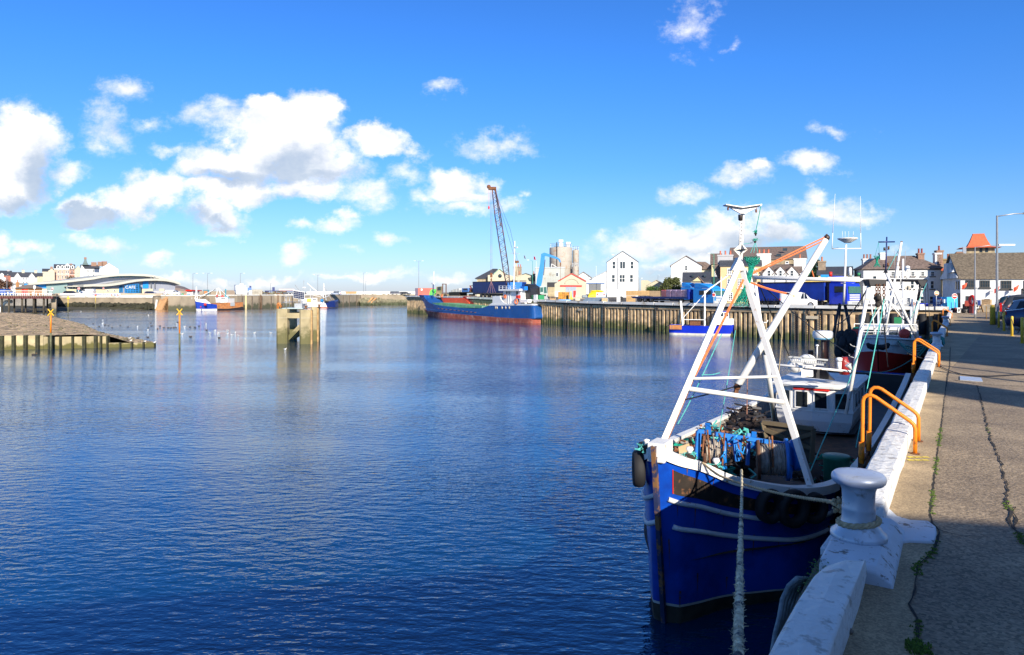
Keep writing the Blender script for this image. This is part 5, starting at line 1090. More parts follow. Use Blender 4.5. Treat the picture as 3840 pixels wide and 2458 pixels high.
shipband('hatch_cover',372,870,[(372,1264),(500,1268),(700,1290),(830,1298),(870,1300)],[(372,1285),(600,1310),(870,1318)],mat('hatch_green',(.13,.36,.17),.8,var=.2,sc=.5,c2=(.25,.4,.28),patch=.3),ins=.5,n=14)
shipband('poop_wall',935,1440,[(935,1285),(975,1276),(1440,1274)],[(935,1292),(1440,1290)],WPT,ins=-.02,n=20)
def sb(name,pts,y0,y1,mm):m=MB(); slab(m,f,pts,y0,y1); return t.p(name,m,mm)
sb('forecastle_bulkhead',[(290,1218),(500,1216),(560,1262),(560,1275),(320,1275)],4.4,4.6,ORD); sb('bulwark',[(500,1200),(560,1262),(590,1282),(560,1285),(480,1230)],4.6,6.2,mat('maroon',(.2,.02,.02)))
sb('side_screen',[(970,1198),(1046,1196),(1052,1225),(1075,1258),(1110,1275),(1120,1286),(930,1290),(972,1262)],.05,.25,WPT)
w1=sb('wheelhouse',[(1030,1142),(1200,1140),(1205,1276),(1020,1280)],1.2,5.4,WPT); sb('bridge_wing',[(1008,1128),(1215,1126),(1215,1145),(1008,1146)],.6,5.8,WPT)
for x,y,w_,h in((1062,1152,10,26),(1078,1152,10,26),(1095,1152,10,26),(1165,1152,18,30),(1180,1230,14,24)):m=MB(); slab(m,f,[(x-w_/2,y),(x+w_/2,y),(x+w_/2,y+h),(x-w_/2,y+h)],1.15,1.25); t.p('window',m,GLS,on=w1)
fu=sb('funnel',[(1195,1075),(1225,1082),(1250,1120),(1270,1225),(1195,1225)],2.2,4.4,BKP)
for x,y0,y1 in((1040,1095,1130),(1075,1095,1130),(1110,1095,1130),(1150,1095,1130),(1190,1095,1130)):m=MB(); m.bar(F3(f,x,y1,.7),F3(f,x,y0,.7),.07); t.p('stanchion',m,WFR)
for y in(1096,1112):m=MB(); m.bar(F3(f,1036,y,.7),F3(f,1205,y,.7),.07); t.p('rail',m,WFR)
for x in(1130,1152):m=MB(); m.bar(F3(f,x,1270,1.1),F3(f,x,1120,1.1),.07); t.p('ladder_rail',m,WFR)
for x,y,r in((1098,1202,.32),(1210,1254,.42),(470,1197,.32)):
 m=MB(); c_=F3(f,x,y,1.1 if x<1150 and x>900 else-.05); m.tube([c_+V((math.cos(a*.5236)*r,0,math.sin(a*.5236)*r))for a in range(12)],r*.28,6,close=True); t.p('lifebuoy',m,mat('lifebuoy_orange',(.85,.2,.05),.6))
sb('red_locker',[(1184,1190),(1208,1190),(1208,1220),(1184,1220)],.5,1,RED); sb('green_locker',[(1250,1192),(1335,1188),(1335,1262),(1250,1262)],2.2,3.4,GRN); sb('white_door',[(1292,1185),(1322,1184),(1322,1262),(1292,1262)],2.0,2.19,WPT); sb('raft_canister',[(1212,1232),(1288,1232),(1288,1262),(1212,1262)],.8,1.6,WPT); sb('blue_cover',[(1195,1100),(1235,1100),(1235,1138),(1200,1138)],1.2,2,MBL)
for x in(1004,1018,1068,1104,1140):m=MB(); c_=F3(f,x,1314,0); m.lathe((c_.x,-.03+BM/2-hb_(x),c_.z),[(0,-.03),(.26,-.02),(.28,.05)],12,'Y'); t.p('porthole',m,mat('port_buff',(.6,.5,.38)))
for k in range(24):x=330+k*20.5; c_=F3(f,x,1312+(x-330)*.11,0); m=MB(); h_=BM/2-hb_(x,.15)-.06; m.box(c_.x-.3,h_,c_.z,c_.x+.3,h_+.1,c_.z+.13); t.p('hull_opening',m,BRR if k%2 else NVY)
sb('rubbing_strake',[(300,1320),(420,1334),(600,1352),(800,1372),(990,1382),(990,1388),(800,1378),(600,1358),(420,1340),(300,1326)],-.05,.1,SHB)
m=MB(); m.bar(F3(f,382,1215,3.2),F3(f,384,1070,3.2),.18); t.p('foremast',m,NVY); m=MB(); m.bar(F3(f,384,1070,3.2),F3(f,390,950,3.2),.14); m.box(*F3(f,362,1080,3.0),*(F3(f,400,1066,3.4))); t.p('foremast_top',m,WPT)
m=MB(); m.bar(F3(f,1185,1130,3.2),F3(f,1194,650,3.2),.16); m.bar(F3(f,1150,770,3.2),F3(f,1238,776,3.2),.09); m.bar(F3(f,1186,712,3.2),F3(f,1222,712,3.2),.2); t.p('mainmast',m,WPT)
for x,y,cl in((1248,815,RED),(1152,805,GRY)):m=MB(); slab(m,f,[(x-8,y-20),(x+4,y-10),(x+10,y+20),(x-6,y+12)],3.2,3.25); t.p('flag',m,cl)
for x in(300,340):m=MB(); m.bar(F3(f,x,1215,.3 if x>300 else 2),F3(f,x,1195,2),.06); t.p('bow_stanchion',m,LBL)
m=MB(); m.tube(sag(P('C',1450,1285,122),P('C',1700,1262,118),.2),.03,5); m.tube(sag(P('C',1455,1290,122),P('D',1000,1085,112),.9),.03,5); single('mooring_rope',m,MAN,'pale mooring ropes from the coaster stern along the quay face','rope')
# -- lattice crane
f=Face('C',880,136,1300,None,gz(140)); t=f.thing('crawler_crane','tall rusty blue lattice boom crane behind the coaster','crane')
A,B=F3(f,1132,1100,1.5),F3(f,985,118,-6); n=(B-A).normalized(); sx=V((1,0,0)); sy=n.cross(sx).normalized()
def wd(k):return .55*min(1,.55+k*2.5)if k<.75 else .55*(1-(k-.75)*1.7)
BL2=mat('crane_blue',(.055,.085,.17),.6,.2,var=.3,sc=1,c2=(.22,.09,.05),patch=.42,ptsc=.6)
for a,b in((-1,-1),(1,-1),(1,1),(-1,1)):
 m=MB(); m.tube([A.lerp(B,k/12)+sx*a*wd(k/12)+sy*b*wd(k/12)for k in range(13)],.085,6); t.p('boom_chord',m,BL2)
m=MB(); N_=26
for k in range(N_):
 p,q=A.lerp(B,k/N_),A.lerp(B,(k+1)/N_); w0,w1_=wd(k/N_),wd((k+1)/N_); cr4=((-1,-1),(1,-1),(1,1),(-1,1))
 for i in range(4):
  a,b=cr4[i],cr4[(i+1)%4]
  if k%2:a,b=b,a
  m.bar(p+sx*a[0]*w0+sy*a[1]*w0,q+sx*b[0]*w1_+sy*b[1]*w1_,.06)
  if k%4==0:m.bar(p+sx*a[0]*w0+sy*a[1]*w0,p+sx*b[0]*w0+sy*b[1]*w0,.045)
t.p('boom_lacing',m,BL2)
m=MB(); m.box(*(B+V((-1.0,-.4,-.4))),*(B+V((.5,.4,.1)))); m.lathe(B+V((-.9,-.2,.15)),[(0,0),(.38,.0),(.38,.3),(0,.3)],14,'Y'); t.p('boom_head',m,RST)
m=MB(); m.bar(A.lerp(B,.62)+sx*.25,B+sx*.2,.22); t.p('pendant_strut',m,mat('pale_pole',(.42,.37,.33)))
hk=F3(f,962,985,-6); hk.x=F3(f,962,985,-6).x
for dx in(-.12,.12):m=MB(); m.bar(V((hk.x+dx,hk.y,hk.z)),V((hk.x+dx-.0,B.y,B.z-.3)),.05); t.p('hoist_cable',m,BL2)
m=MB(); m.box(hk.x-.22,hk.y-.2,hk.z-.5,hk.x+.22,hk.y+.2,hk.z+.35); m.lathe(hk+V((0,0,-1.2)),[(.05,0),(.18,.2),(.05,.6)],8); t.p('hook_block',m,RST)
for x in(922,950,978,1004):m=MB(); m.bar(hk+V((0,0,-1.2)),F3(f,x,1165,-6),.05); t.p('sling',m,mat('sling_brown',(.25,.12,.12)))
h2=F3(f,938,300,-6); m=MB(); m.bar(V((h2.x,B.y,B.z)),h2,.03); m.lathe(h2+V((0,0,-.7)),[(.02,0),(.16,.25),(.16,.5),(.02,.75)],8); t.p('auxiliary_hook',m,RED)
tp=F3(f,1212,858,4)
for dx in(-.1,.25):m=MB(); m.tube([B,A.lerp(B,.48)+V((1.2+dx*2,1,2.2)),tp+V((dx,0,0))],.03,5); t.p('boom_pendant',m,BL2)
m=MB(); m.box(*(tp+V((-.45,-.3,-.2))),*(tp+V((.5,.3,.25)))); t.p('gantry_head',m,RST)
for a,b in((tp,F3(f,1230,1080,4)),(F3(f,1265,985,4),F3(f,1220,1090,4)),(F3(f,1265,985,4),F3(f,1190,1010,4)),(tp,F3(f,1180,1100,2))):m=MB(); m.bar(a,b,.16); t.p('gantry',m,mat('cream_steel',(.45,.40,.28),.7))
m=MB(); p=F3(f,1200,1100,2); m.box(p.x-1.5,1,1,p.x+2,5,p.z+.8); t.p('machine_house',m,MBL); m=MB(); m.box(p.x-2,.5,0,p.x+2,5.5,1); t.p('crawler_track',m,DKM)
# -- goods on the quay, left half
def yard(c,x0,x1,Y,Y2=None):return Face(c,x0,Y,x1,Y2,gz(Y))
f=yard('C',203,400,190); t=f.thing('shipping_container','faded red shipping container at the left end of the quay','container'); RC=tex_lines(mat('container_red',(.50,.12,.09),.6,var=.12,sc=.8),0,4,0,.8,.3)
m=MB(); z=fz(f,300,1118); m.box(f.at(232,0)[0],0,.1,f.at(395,0)[0],2.4,z); t.p('body',m,RC); m=MB(); m.box(0,.05,.12,f.at(232,0)[0]-.01,2.35,z-.02); t.p('end_wall',m,mat('container_end',(.10,.08,.14),.6)); m=MB(); a,z=f.at(268,1124); m.box(a-.2,-.03,z-.5,a+.25,0,z); t.p('placard',m,WFR)
f=yard('C',350,530,176); t=f.thing('forklift_truck','old green and brown forklift with tall mast beside the container','forklift')
for x in(478,512):m=MB(); slab(m,f,[(x-6,1074),(x+6,1074),(x+6,1185),(x-6,1185)],0,.3); t.p('mast',m,mat('mast_brown',(.12,.07,.06),.7))
m=MB(); slab(m,f,[(472,1074),(518,1074),(518,1082),(472,1082)],0,.3); t.p('mast_top',m,mat('mast_brown',(.12,.07,.06)))
m=MB(); slab(m,f,[(415,1105),(470,1100),(474,1112),(470,1170),(540,1180),(540,1198),(410,1198)],.3,1.8); t.p('body',m,mat('dirty_khaki',(.20,.17,.09),.8,var=.4,sc=1)); m=MB(); slab(m,f,[(425,1108),(460,1104),(460,1140),(425,1142)],.25,.31); t.p('cab_window',m,GLS)
for x in(432,505):a,_=f.at(x,0); m=MB(); m.lathe((a,.3,.42),[(.1,-.2),(.4,-.22),(.42,.2),(.1,.2)],16,'Y'); t.p('wheel',m,TYR)
f=yard('C',355,420,172); t=f.thing('cement_hopper','bright green machine next to the forklift','machine'); m=MB(); slab(m,f,[(350,1150),(370,1128),(412,1128),(412,1165),(395,1175),(395,1210),(340,1210)],0,1.4); t.p('body',m,LGR,bev=.05); m=MB(); a,z=f.at(390,1145); m.sph((a,-.1,z),.45,12,8); t.p('drum',m,LGR)
f=yard('C',540,775,172,164); t=f.thing('low_loader','dark low loader trailer stacked with pale blocks','trailer'); m=MB(); slab(m,f,[(540,1158),(770,1155),(770,1164),(640,1167),(640,1195),(540,1195)],0,2.4); t.p('bed',m,DKM)
for i,(x0,x1,y0)in enumerate(((548,572,1136),(575,605,1128),(608,632,1122),(634,655,1132))):m=MB(); slab(m,f,[(x0,y0),(x1,y0),(x1,1157),(x0,1157)],.3,2); t.p('pale_block',m,mat('pale_bale',(.6,.6,.55),.8),bev=.05)
m=MB(); slab(m,f,[(658,1120),(715,1118),(722,1135),(722,1158),(658,1158)],.3,2); o=t.p('blue_cab',m,mat('dull_cab_blue',(.08,.2,.5),.5)); m=MB(); slab(m,f,[(675,1124),(712,1123),(716,1136),(675,1137)],.22,.31); t.p('window',m,GLS,on=o)
m=MB(); slab(m,f,[(728,1092),(775,1090),(775,1096),(736,1098),(752,1130),(745,1134)],.4,.7); t.p('hoist_arm',m,mat('faded_red',(.4,.12,.12)))
m=MB(); m.cb((*f.at(745,1150)[:1],1,fz(f,745,1148)),1.3,1,.7,.2); m.cb((f.at(735,0)[0],1,.6),1.2,1,.4); t.p('scrap_load',m,RST)
f=yard('C',775,1210,164,146); t=f.thing('curtain_trailer','dark blue curtain sided trailer with three axles left of the crane','trailer')
CN=mat('curtain_navy',(.012,.03,.15),.5,var=.25,sc=1,bump=.05,bsc=2); CB=mat('curtain_blue',(.008,.04,.33),.45,var=.25,sc=.8,bump=.06,bsc=1.6)
def curtain(t,f,x0,x1,yt,yb,ybed,wheels,cm,rr=.5,dep=2.5,fr=DKM):
 m=MB(); slab(m,f,[(x0,yt),(x1,yt),(x1,yb),(x0,yb)],0,dep); t.p('curtain',m,cm)
 a,b=f.at(x0,yb)[0],f.at(x1,yb)[0]; z=fz(f,x0,yb)
 for i in range(24):m=MB(); x=a+(b-a)*(i+.5)/24; m.bar((x,-.03,z+.05),(x,-.03,z+.35),.05); t.p('strap',m,DKM)
 m=MB(); m.box(a,.1,z-.22,b,dep-.1,z-.005); m.box(a+(b-a)*.15,.4,.45,b-(b-a)*.05,dep-.4,z-.22); t.p('chassis',m,fr)
 m=MB(); zt=fz(f,x0,yt); m.box(a-.03,-.03,zt-.12,b+.03,dep,zt+.03); t.p('top_rail',m,fr)
 for x in wheels:
  a_,_=f.at(x,ybed)
  for y_ in(0,dep-.3):
   m=MB(); m.lathe((a_,y_+.18,rr),[(rr*.45,-.12),(rr*.88,-.17),(rr,-.12),(rr,.12),(rr*.88,.17)],24,'Y'); o=t.p('wheel',m,TYR)
   m=MB(); m.lathe((a_,y_+.16,rr),[(0,-.02),(rr*.22,-.08),(rr*.28,.03),(rr*.48,.02),(rr*.56,-.1)],18,'Y'); t.p('rim',m,ALY,on=o)
  m=MB(); m.tube([(a_+rr*1.18*math.cos(q*.314),.17,rr+rr*1.18*math.sin(q*.314))for q in range(1,10)],.03,4); t.p('mudguard',m,DKM)
curtain(t,f,776,1210,1056,1170,1190,(856,893,931),CN,.48)
f,t=H4('depot_house','cream stone house with low hipped slate roof and round window behind the crane','C',818,1180,205,10,1024,925,'hip',CRM,SLT,[(875,1028,22,24,dict(mull=(2,1)))],wk=dict(bar=.12),g=4.2,over=.6,cat='house')
a,z=f.at(870,1040,-.05); m=MB(); slab(m,f,[(826,1024),(928,1024),(928,1100),(826,1100)],-.1,.05); t.p('stone_front',m,mat('buff_stone',(.36,.30,.20),.9,var=.2,sc=1))
m=MB(); slab(m,f,[(928,992),(985,980),(1045,932),(1105,985),(1180,1000),(1180,1100),(928,1100)],-2.2,-.12); t.p('front_gable',m,CRM); m=MB(); q=F3(f,1048,997,-2.25); m.lathe(q,[(0,-.02),(.55,-.02),(.55,.1)],20,'Y'); t.p('round_window',m,GLS); m=MB(); slab(m,f,[(985,985),(1045,930),(1110,985),(1110,980),(1045,922),(985,978)],-2.6,0); t.p('gable_trim',m,mat('trim_green',(.3,.5,.4)))
a,z1=f.at(1220,905,4); chimney(t,a-1.15,a+1.3,3,5,0,z1,mat('grey_brown_stone',(.27,.21,.15),.9,var=.3,sc=2),4,mat('red_pot',(.5,.12,.06)))
f,t=H4('cottage','cream house with green trimmed gables right of the crane','C',1200,1410,200,8,1010,975,'front',CRM,mat('green_grey_roof',(.10,.13,.12)),[(1300,1085,22,24)],wk=dict(bar=.1),g=4.2)
m=MB(); slab(m,f,[(1330,1015),(1400,1005),(1410,1045),(1345,1042)],-.5,4); t.p('side_roof',m,mat('dark_green_roof',(.04,.06,.05)))
for x,y in((1385,975),(1240,975)):a,z1=f.at(x,y,3); chimney(t,a-.4,a+.4,2,3,0,z1,BRK,1)
SIL=mat('silo_steel',(.40,.365,.31),.7,0.,var=.1,sc=.5,c2=(.36,.19,.09),patch=.16,ptsc=1.1,sharp=.08)
def silo(x0,x1,yt,yb,Y,label):
 a,b=P('D',x0,0,Y),P('D',x1,0,Y); cx=(a.x+b.x)/2; r=(b.x-a.x)/2; t=Thing('silo',label,'silo','cement silos',(cx,Y,gz(Y))); h=P('D',0,yt,Y).z-gz(Y)
 m=MB(); m.lathe((0,0,0),[(r,0),(r,h-.15),(r*.97,h),(0,h+.4)],48); t.p('body',m,SIL)
 for i in range(5):m=MB(); m.lathe((0,0,h*(.28+.145*i)),[(r+.0,0),(r+.03,0),(r+.03,.07),(r,.07)],48); t.p('seam',m,SIL)
 pts=[V((r*.95*math.cos(q*math.pi/9),r*.95*math.sin(q*math.pi/9),h))for q in range(19)]; m=MB()
 for k in(.5,1.):m.tube([p+V((0,0,k))for p in pts],.035,5,close=True)
 for p in pts[::2]:m.bar(p,p+V((0,0,1)),.06)
 t.p('top_railing',m,STL); return t,r,h
t,r,h=silo(228,547,262,0,186,'wide rust streaked steel silo, the largest, with two vent boxes on top')
for x,x2,yt in((355,418,152),(458,522,184)):
 a,b=P('D',x,0,186).x-t.o.location.x,P('D',x2,0,186).x-t.o.location.x; zt=P('D',0,yt,186).z-t.o.location.z; m=MB(); m.box(a+.15,-.7,h-.3,b-.15,.5,zt-.6); m.box(a,-.9,zt-.65,b,.6,zt); t.p('vent_box',m,STL)
m=MB(); a=P('D',322,0,186).x-t.o.location.x; m.cyl((a,-r*.93,0),(a,-r*.93,h+1.3),.12,n=8); t.p('downpipe',m,DKM)
t,r,h=silo(552,643,300,0,190,'slim pale silo right of the large silo'); silo(548,636,530,0,183,'short lower silo in front of the slim one')
RIB=tex_lines(mat('ribbed_cladding',(.42,.44,.40),.6,var=.1,sc=.4,c2=(.3,.25,.18),patch=.1),0,2.5,0,.72,.22)
f,t=H4('industrial_shed','grey green ribbed metal shed in front of the silos','D',30,440,168,8,550,550,'flat',RIB,STL,[(335,612,34,58)],wk=dict(bar=.12,sill=False),g=4.1)
m=MB(); slab(m,f,[(195,750),(400,750),(400,900),(195,900)],-.06,.3); t.p('doorway',m,BKP); m=MB(); slab(m,f,[(255,490),(262,488),(335,535),(325,538)],-.3,0); slab(m,f,[(248,540),(255,488),(262,490),(254,540)],-.3,0); t.p('roof_bracket',m,WFR)
f,t=H4('lifeboat_house','cream boathouse with red edged gable, arch and red lintel','D',352,740,150,12,735,628,'front',CRM,BSL,[],g=4.0,over=.05,cat='boathouse')
for a,b in(((348,736),(540,628)),((540,628),(744,738))):m=MB(); m.bar(F3(f,*a,-.12),F3(f,*b,-.12),.13); t.p('gable_trim',m,RED)
m=MB(); slab(m,f,[(300,770),(352,745),(352,960),(300,960)],0,8); t.p('side_wing',m,CRM)
m=MB(); slab(m,f,[(378,790),(684,792),(684,812),(378,810)],-.15,0); t.p('lintel',m,RED); m=MB(); slab(m,f,[(455,812),(606,812),(606,960),(455,960)],-.04,.1); t.p('door',m,mat('door_grey',(.30,.36,.42))); m=MB(); slab(m,f,[(565,868),(600,868),(600,960),(565,960)],-.1,0); t.p('red_door',m,RED)
q=[F3(f,540+95*math.cos(a*math.pi/10),770-68*math.sin(a*math.pi/10),-.08)for a in range(11)]; m=MB(); m.tube(q,.07,6); t.p('arch_moulding',m,CRM)
f,t=H4('warehouse','white warehouse wall with a brown shallow gable behind the boathouse','D',590,820,185,10,690,610,'front',WH,BSL,[],g=4.1,over=.2)
wn=[(x,452,52,112,dict(mull=(1,2)))for x in(1136,1391)]+[(1258,452,84,112,dict(mull=(2,1)))]+[(x,640,54,112,dict(mull=(1,2)))for x in(1128,1383)]+[(1252,640,86,112,dict(mull=(2,2)))]
f,t=H4('gabled_store','tall white three storey gabled store with stone side wall','D',1040,1478,176,13,468,318,'front',WH,SLT,wn,wk=dict(bar=.13,sillm=WFR),g=4.1,over=.12)
m=MB(); W_s=f.W; ze=fz(f,1478,468); m.box(W_s,.05,0,W_s+.06,13,ze); t.p('stone_side',m,STN)
for y0,y1 in((2.2,3.4),(6,7.2),(9.5,10.7)):
 for z in(ze-3.6,ze-6.9):m=MB(); m.box(W_s+.02,y0,z,W_s+.09,y1,z+1.7); t.p('blocked_window',m,mat('window_brown',(.3,.24,.17)))
m=MB(); slab(m,f,[(742,735),(1040,590),(1040,900),(742,920)],.3,10); t.p('lean_to',m,WH); m=MB(); m.bar(F3(f,738,736,.2),F3(f,1042,586,.2),.15); t.p('lean_to_verge',m,GRY)
m=MB(); slab(m,f,[(782,772),(952,772),(952,930),(782,930)],.2,.4); t.p('roller_door',m,mat('roller_door',(.16,.17,.18))); m=MB(); slab(m,f,[(755,758),(1005,758),(1005,768),(755,768)],.0,.3); t.p('door_canopy',m,mat('canopy_blue',(.15,.25,.5)))
m=MB(); m.bar(F3(f,1192,400,-.1),F3(f,1188,930,-.1),.12); t.p('downpipe',m,GRY); m=MB(); m.bar(F3(f,1030,590,1),F3(f,1030,410,1),.06); m.bar(F3(f,1030,410,1),F3(f,1057,410,1),.06); m.bar(F3(f,1057,450,1),F3(f,1057,368,1),.05); t.p('aerial',m,STL)
lamp('D',1198,370,165,4.1,'white headed street lamp before the tall white store',arm=-1.2,r=.06,m=GRY); lamp('C',1373,845,150,4.1,'green street lamp between crane and blue grab',arm=-.9,r=.06,m=mat('lamp_green',(.05,.3,.2))); lamp('D',1490,700,160,4.1,'short pale lamp beside the stone side wall',arm=.6,r=.05); lamp('E',690,330,108,3.7,'green street lamp with white head left of the ochre house',arm=-.75,r=.06,m=mat('lamp_green',(.05,.3,.2))); lamp('D',1757,655,200,4.1,'thin distant lamp column left of the round tree',arm=.3,r=.06)
for c,x,y,Y,lb in(('D',886,520,180,'thin aerial mast behind the white lean-to'),('D',43,450,160,'thin aerial mast over the ribbed shed')):m=MB(); b=P(c,x,0,Y); m.bar((b.x,Y,4),P(c,x,y,Y),.08); single('aerial_mast',m,STL,lb,'mast')
f=yard('D',-60,400,126); t=f.thing('material_handler','bright blue long armed grab machine with grey cab on the quay','grab machine')
BR=mat('arm_blue',(.02,.22,.55),.4,var=.1); k=[(45,860),(70,740),(100,540),(135,350)]
m=MB(); slab(m,f,[(30,880),(50,700),(92,500),(110,350),(150,328),(165,345),(150,540),(128,720),(85,910),(40,915)],1,1.5); t.p('boom',m,BR); m=MB(); slab(m,f,[(110,345),(155,326),(230,350),(330,388),(378,420),(390,462),(372,466),(355,430),(310,412),(200,380),(150,372),(125,380)],.95,1.45); t.p('stick',m,BR)
m=MB(); m.bar(F3(f,165,430,1.2),F3(f,145,650,1.2),.13); t.p('ram',m,DKM); m=MB(); q=F3(f,382,470,1.2); m.bar(q,q-V((0,0,.7)),.2); m.bar(q-V((0,0,.5)),F3(f,382,735,1.2),.05); t.p('hook',m,RST)
m=MB(); slab(m,f,[(-60,868),(60,868),(60,925),(-60,925)],.2,2.8); t.p('engine_house',m,MBL,bev=.05); m=MB(); slab(m,f,[(90,806),(190,800),(202,912),(92,918)],-.2,1); o=t.p('cab',m,mat('cab_grey',(.40,.45,.44),.5),bev=.05)
for pl in([(98,822),(138,820),(138,885),(98,890)],[(148,818),(184,815),(192,900),(150,905)]):m=MB(); slab(m,f,pl,-.23,-.19); t.p('cab_window',m,mat('green_glass',(.05,.14,.12),.1),on=o)
m=MB(); slab(m,f,[(-40,925),(180,925),(180,945),(-40,945)],.4,2.6); t.p('turntable',m,DKM); m=MB(); slab(m,f,[(70,948),(195,945),(210,985),(60,992)],-.3,.3); t.p('outrigger',m,GRY)
for x in(25,110):a,_=f.at(x,980); m=MB(); m.lathe((a,.3,.42),[(.12,-.2),(.4,-.2),(.42,-.1),(.42,.2),(.12,.2)],18,'Y'); t.p('wheel',m,TYR)
def bx(name,label,cat,c,x0,y0,x1,y1,Y,dep,mm,**k):return pbox(name,label,cat,c,x0,y0,x1,y1,Y,dep,mm,g=gz(Y),**k)
f,t=bx('rubbish_skip','rusty orange skip beside the yellow cone stack','skip','D',350,888,510,990,124,1.6,mat('skip_orange',(.55,.26,.04),.8,var=.3,sc=1.5,c2=(.2,.1,.04),patch=.3))
for i in range(6):m=MB(); a=f.at(365+i*26,0)[0]; m.bar((a,-.05,.15),(a,-.05,fz(f,400,890)),.08); t.p('rib',m,mat('skip_orange',(.55,.26,.04)))
f,t=bx('pallet_stack','loose stack of wooden pallets left of the orange skip','pallets','D',232,980,318,990,125,1,PAL)
for i in range(7):m=MB(); z=.06+i*.14; m.T=Matrix.Translation((f.at(275,0)[0],.5,z))@Matrix.Rotation(R.uniform(-.1,.1),4,'Y'); [m.box(-.55,-.5+j*.25,0,.55,-.4+j*.25,.03)for j in range(5)]; m.box(-.55,-.5,-.08,-.45,.5,0); m.box(.45,-.5,-.08,.55,.5,0); t.p('pallet',m,PAL)
f=yard('D',512,570,122); t=f.thing('yellow_stand','bright yellow tapered post beside the orange skip','post'); m=MB(); slab(m,f,[(510,990),(520,960),(525,878),(535,876),(545,960),(565,990)],0,.5); t.p('post',m,mat('bright_yellow',(.85,.65,.05),.5))
f,t=bx('wall','low buff block wall before the ribbed shed doorway','wall','D',205,818,300,950,140,.4,mat('buff_blockwork',(.4,.33,.2),.9,var=.2,sc=2))
f,t=bx('crate_stack','white wire crates piled left of the skip','crates','D',300,872,372,960,135,1,mat('pale_crate',(.6,.6,.56),.8,var=.3,sc=3))
f,t=bx('gas_cage','cream pipe cage with cylinders right of the red door','cage','D',592,930,660,992,130,1,mat('cage_cream',(.55,.5,.38),.8,var=.3,sc=3))
f=yard('D',765,1010,128); t=f.thing('pipe_heap','fan shaped heap of bright yellow plastic pipes','pipes'); YP=mat('pipe_yellow',(.80,.62,.02),.45,var=.12)
for i in range(26):
 u_=i/25; a=F3(f,772+u_*115,978-u_*10,0+u_*.3); b=F3(f,800+u_*190,900-38*math.sin(u_*3),1+u_); m=MB(); m.tube([a,a.lerp(b,.5)+V((0,0,.25)),b],.06,6); t.p('pipe',m,YP)
for i in range(10):a=F3(f,800+i*14,880+R.uniform(-10,8),1); m=MB(); m.tube([a,a+V((1.0,.3,.05))],.06,6); t.p('pipe',m,YP)
for x0,x1,y0,lb in((885,1020,892,'white liquid tote behind the yellow pipes'),(1180,1310,850,'white box van body behind the black crates')):
 f,t=bx('white_tank',lb,'tank','D',x0,y0,x1,970,124 if x0<1000 else 130,1.6,WH)
 if x0<1000:
  for x in(908,1000):a,z=f.at(x,910); m=MB(); m.box(a-.15,-.03,z-.2,a+.1,0,z); t.p('red_label',m,RED)
 else:a,z=f.at(1240,955); m=MB(); m.lathe((a,-.05,.4),[(0,0),(.38,0),(.4,.2)],16,'Y'); t.p('wheel',m,TYR)
f=yard('D',700,1050,118,115); t=f.thing('tarpaulin_sheets','long low blue grey tarpaulined stack near the quay edge','stack'); m=MB(); slab(m,f,[(700,1005),(740,962),(985,960),(1010,985),(1010,1030),(700,1030)],0,1.2); t.p('stack',m,tex_lines(mat('tarp_blue_grey',(.20,.27,.35),.6,var=.2,sc=1.5),2,6,0,.6,.2),bev=.05)
f,t=bx('steel_tanks','grey dented drums behind the tarpaulined stack','drums','D',682,930,765,975,126,1,mat('drum_grey',(.24,.28,.3),.6,.3),bev=.2)
f=yard('D',960,1050,115); t=f.thing('log_stack','stack of sawn round logs seen end on','logs')
for i in range(30):a,z=f.at(968+(i%6)*14+(i//6%2)*7,1022-(i//6)*11); m=MB(); m.cyl((a,0,max(z,.08)),(a,1.4,max(z,.08)),.08,n=8); t.p('log',m,mat('log_end',(.55,.42,.24),.85,var=.2,sc=8))
f=yard('D',355,525,121); t=f.thing('blue_sheet','flat light blue sheet at the quay edge before the skip','sheet'); m=MB(); slab(m,f,[(355,992),(520,990),(525,1012),(360,1012)],0,1); t.p('sheet',m,mat('sheet_blue',(.1,.35,.65),.6),bev=.03)
for x0,x1,n,cl,lb in((1052,1172,5,BKP,'stack of black trays on the quay'),(1174,1228,6,WFR,'stack of white trays between the two black stacks'),(1230,1308,4,BKP,'stack of black trays left of the long timber pack')):
 f=yard('D',x0,x1,117); t=f.thing('tray_stack',lb,'trays','tray stacks on the quay')
 for i in range(n):m=MB(); z=.02+i*.86/n; m.box(0,0,z,f.W,.9,z+.55/n); t.p('tray',m,cl)
f,t=bx('timber_pack','two tier pack of yellowish sawn timber behind the flatbed lorry','timber','D',1305,868,1640,938,121,1.2,WOD); m=MB(); m.box(f.at(1310,0)[0],.02,0,f.at(1440,0)[0],1.18,fz(f,1400,942)); t.p('lower_pack',m,WOD)
f,t=bx('timber_pack','grey brown weathered timber pack left of the shrink wrapped bags','timber','D',1642,870,1790,960,123,1.2,tex_lines(mat('old_timber',(.28,.20,.12),.85,var=.2,sc=2),2,9,0,.6,.15))
f=yard('D',1368,2700,116.5,97); t=f.thing('flatbed_lorry','navy flatbed lorry with light blue cab carrying shrink wrapped bags','lorry')
m=MB(); slab(m,f,[(1372,950),(2180,958),(2180,985),(1400,975)],0,2.5); t.p('bed',m,NVY); m=MB(); slab(m,f,[(1440,985),(2250,995),(2250,1015),(1700,1005),(1440,1005)],.6,1.9); t.p('chassis',m,DKM)
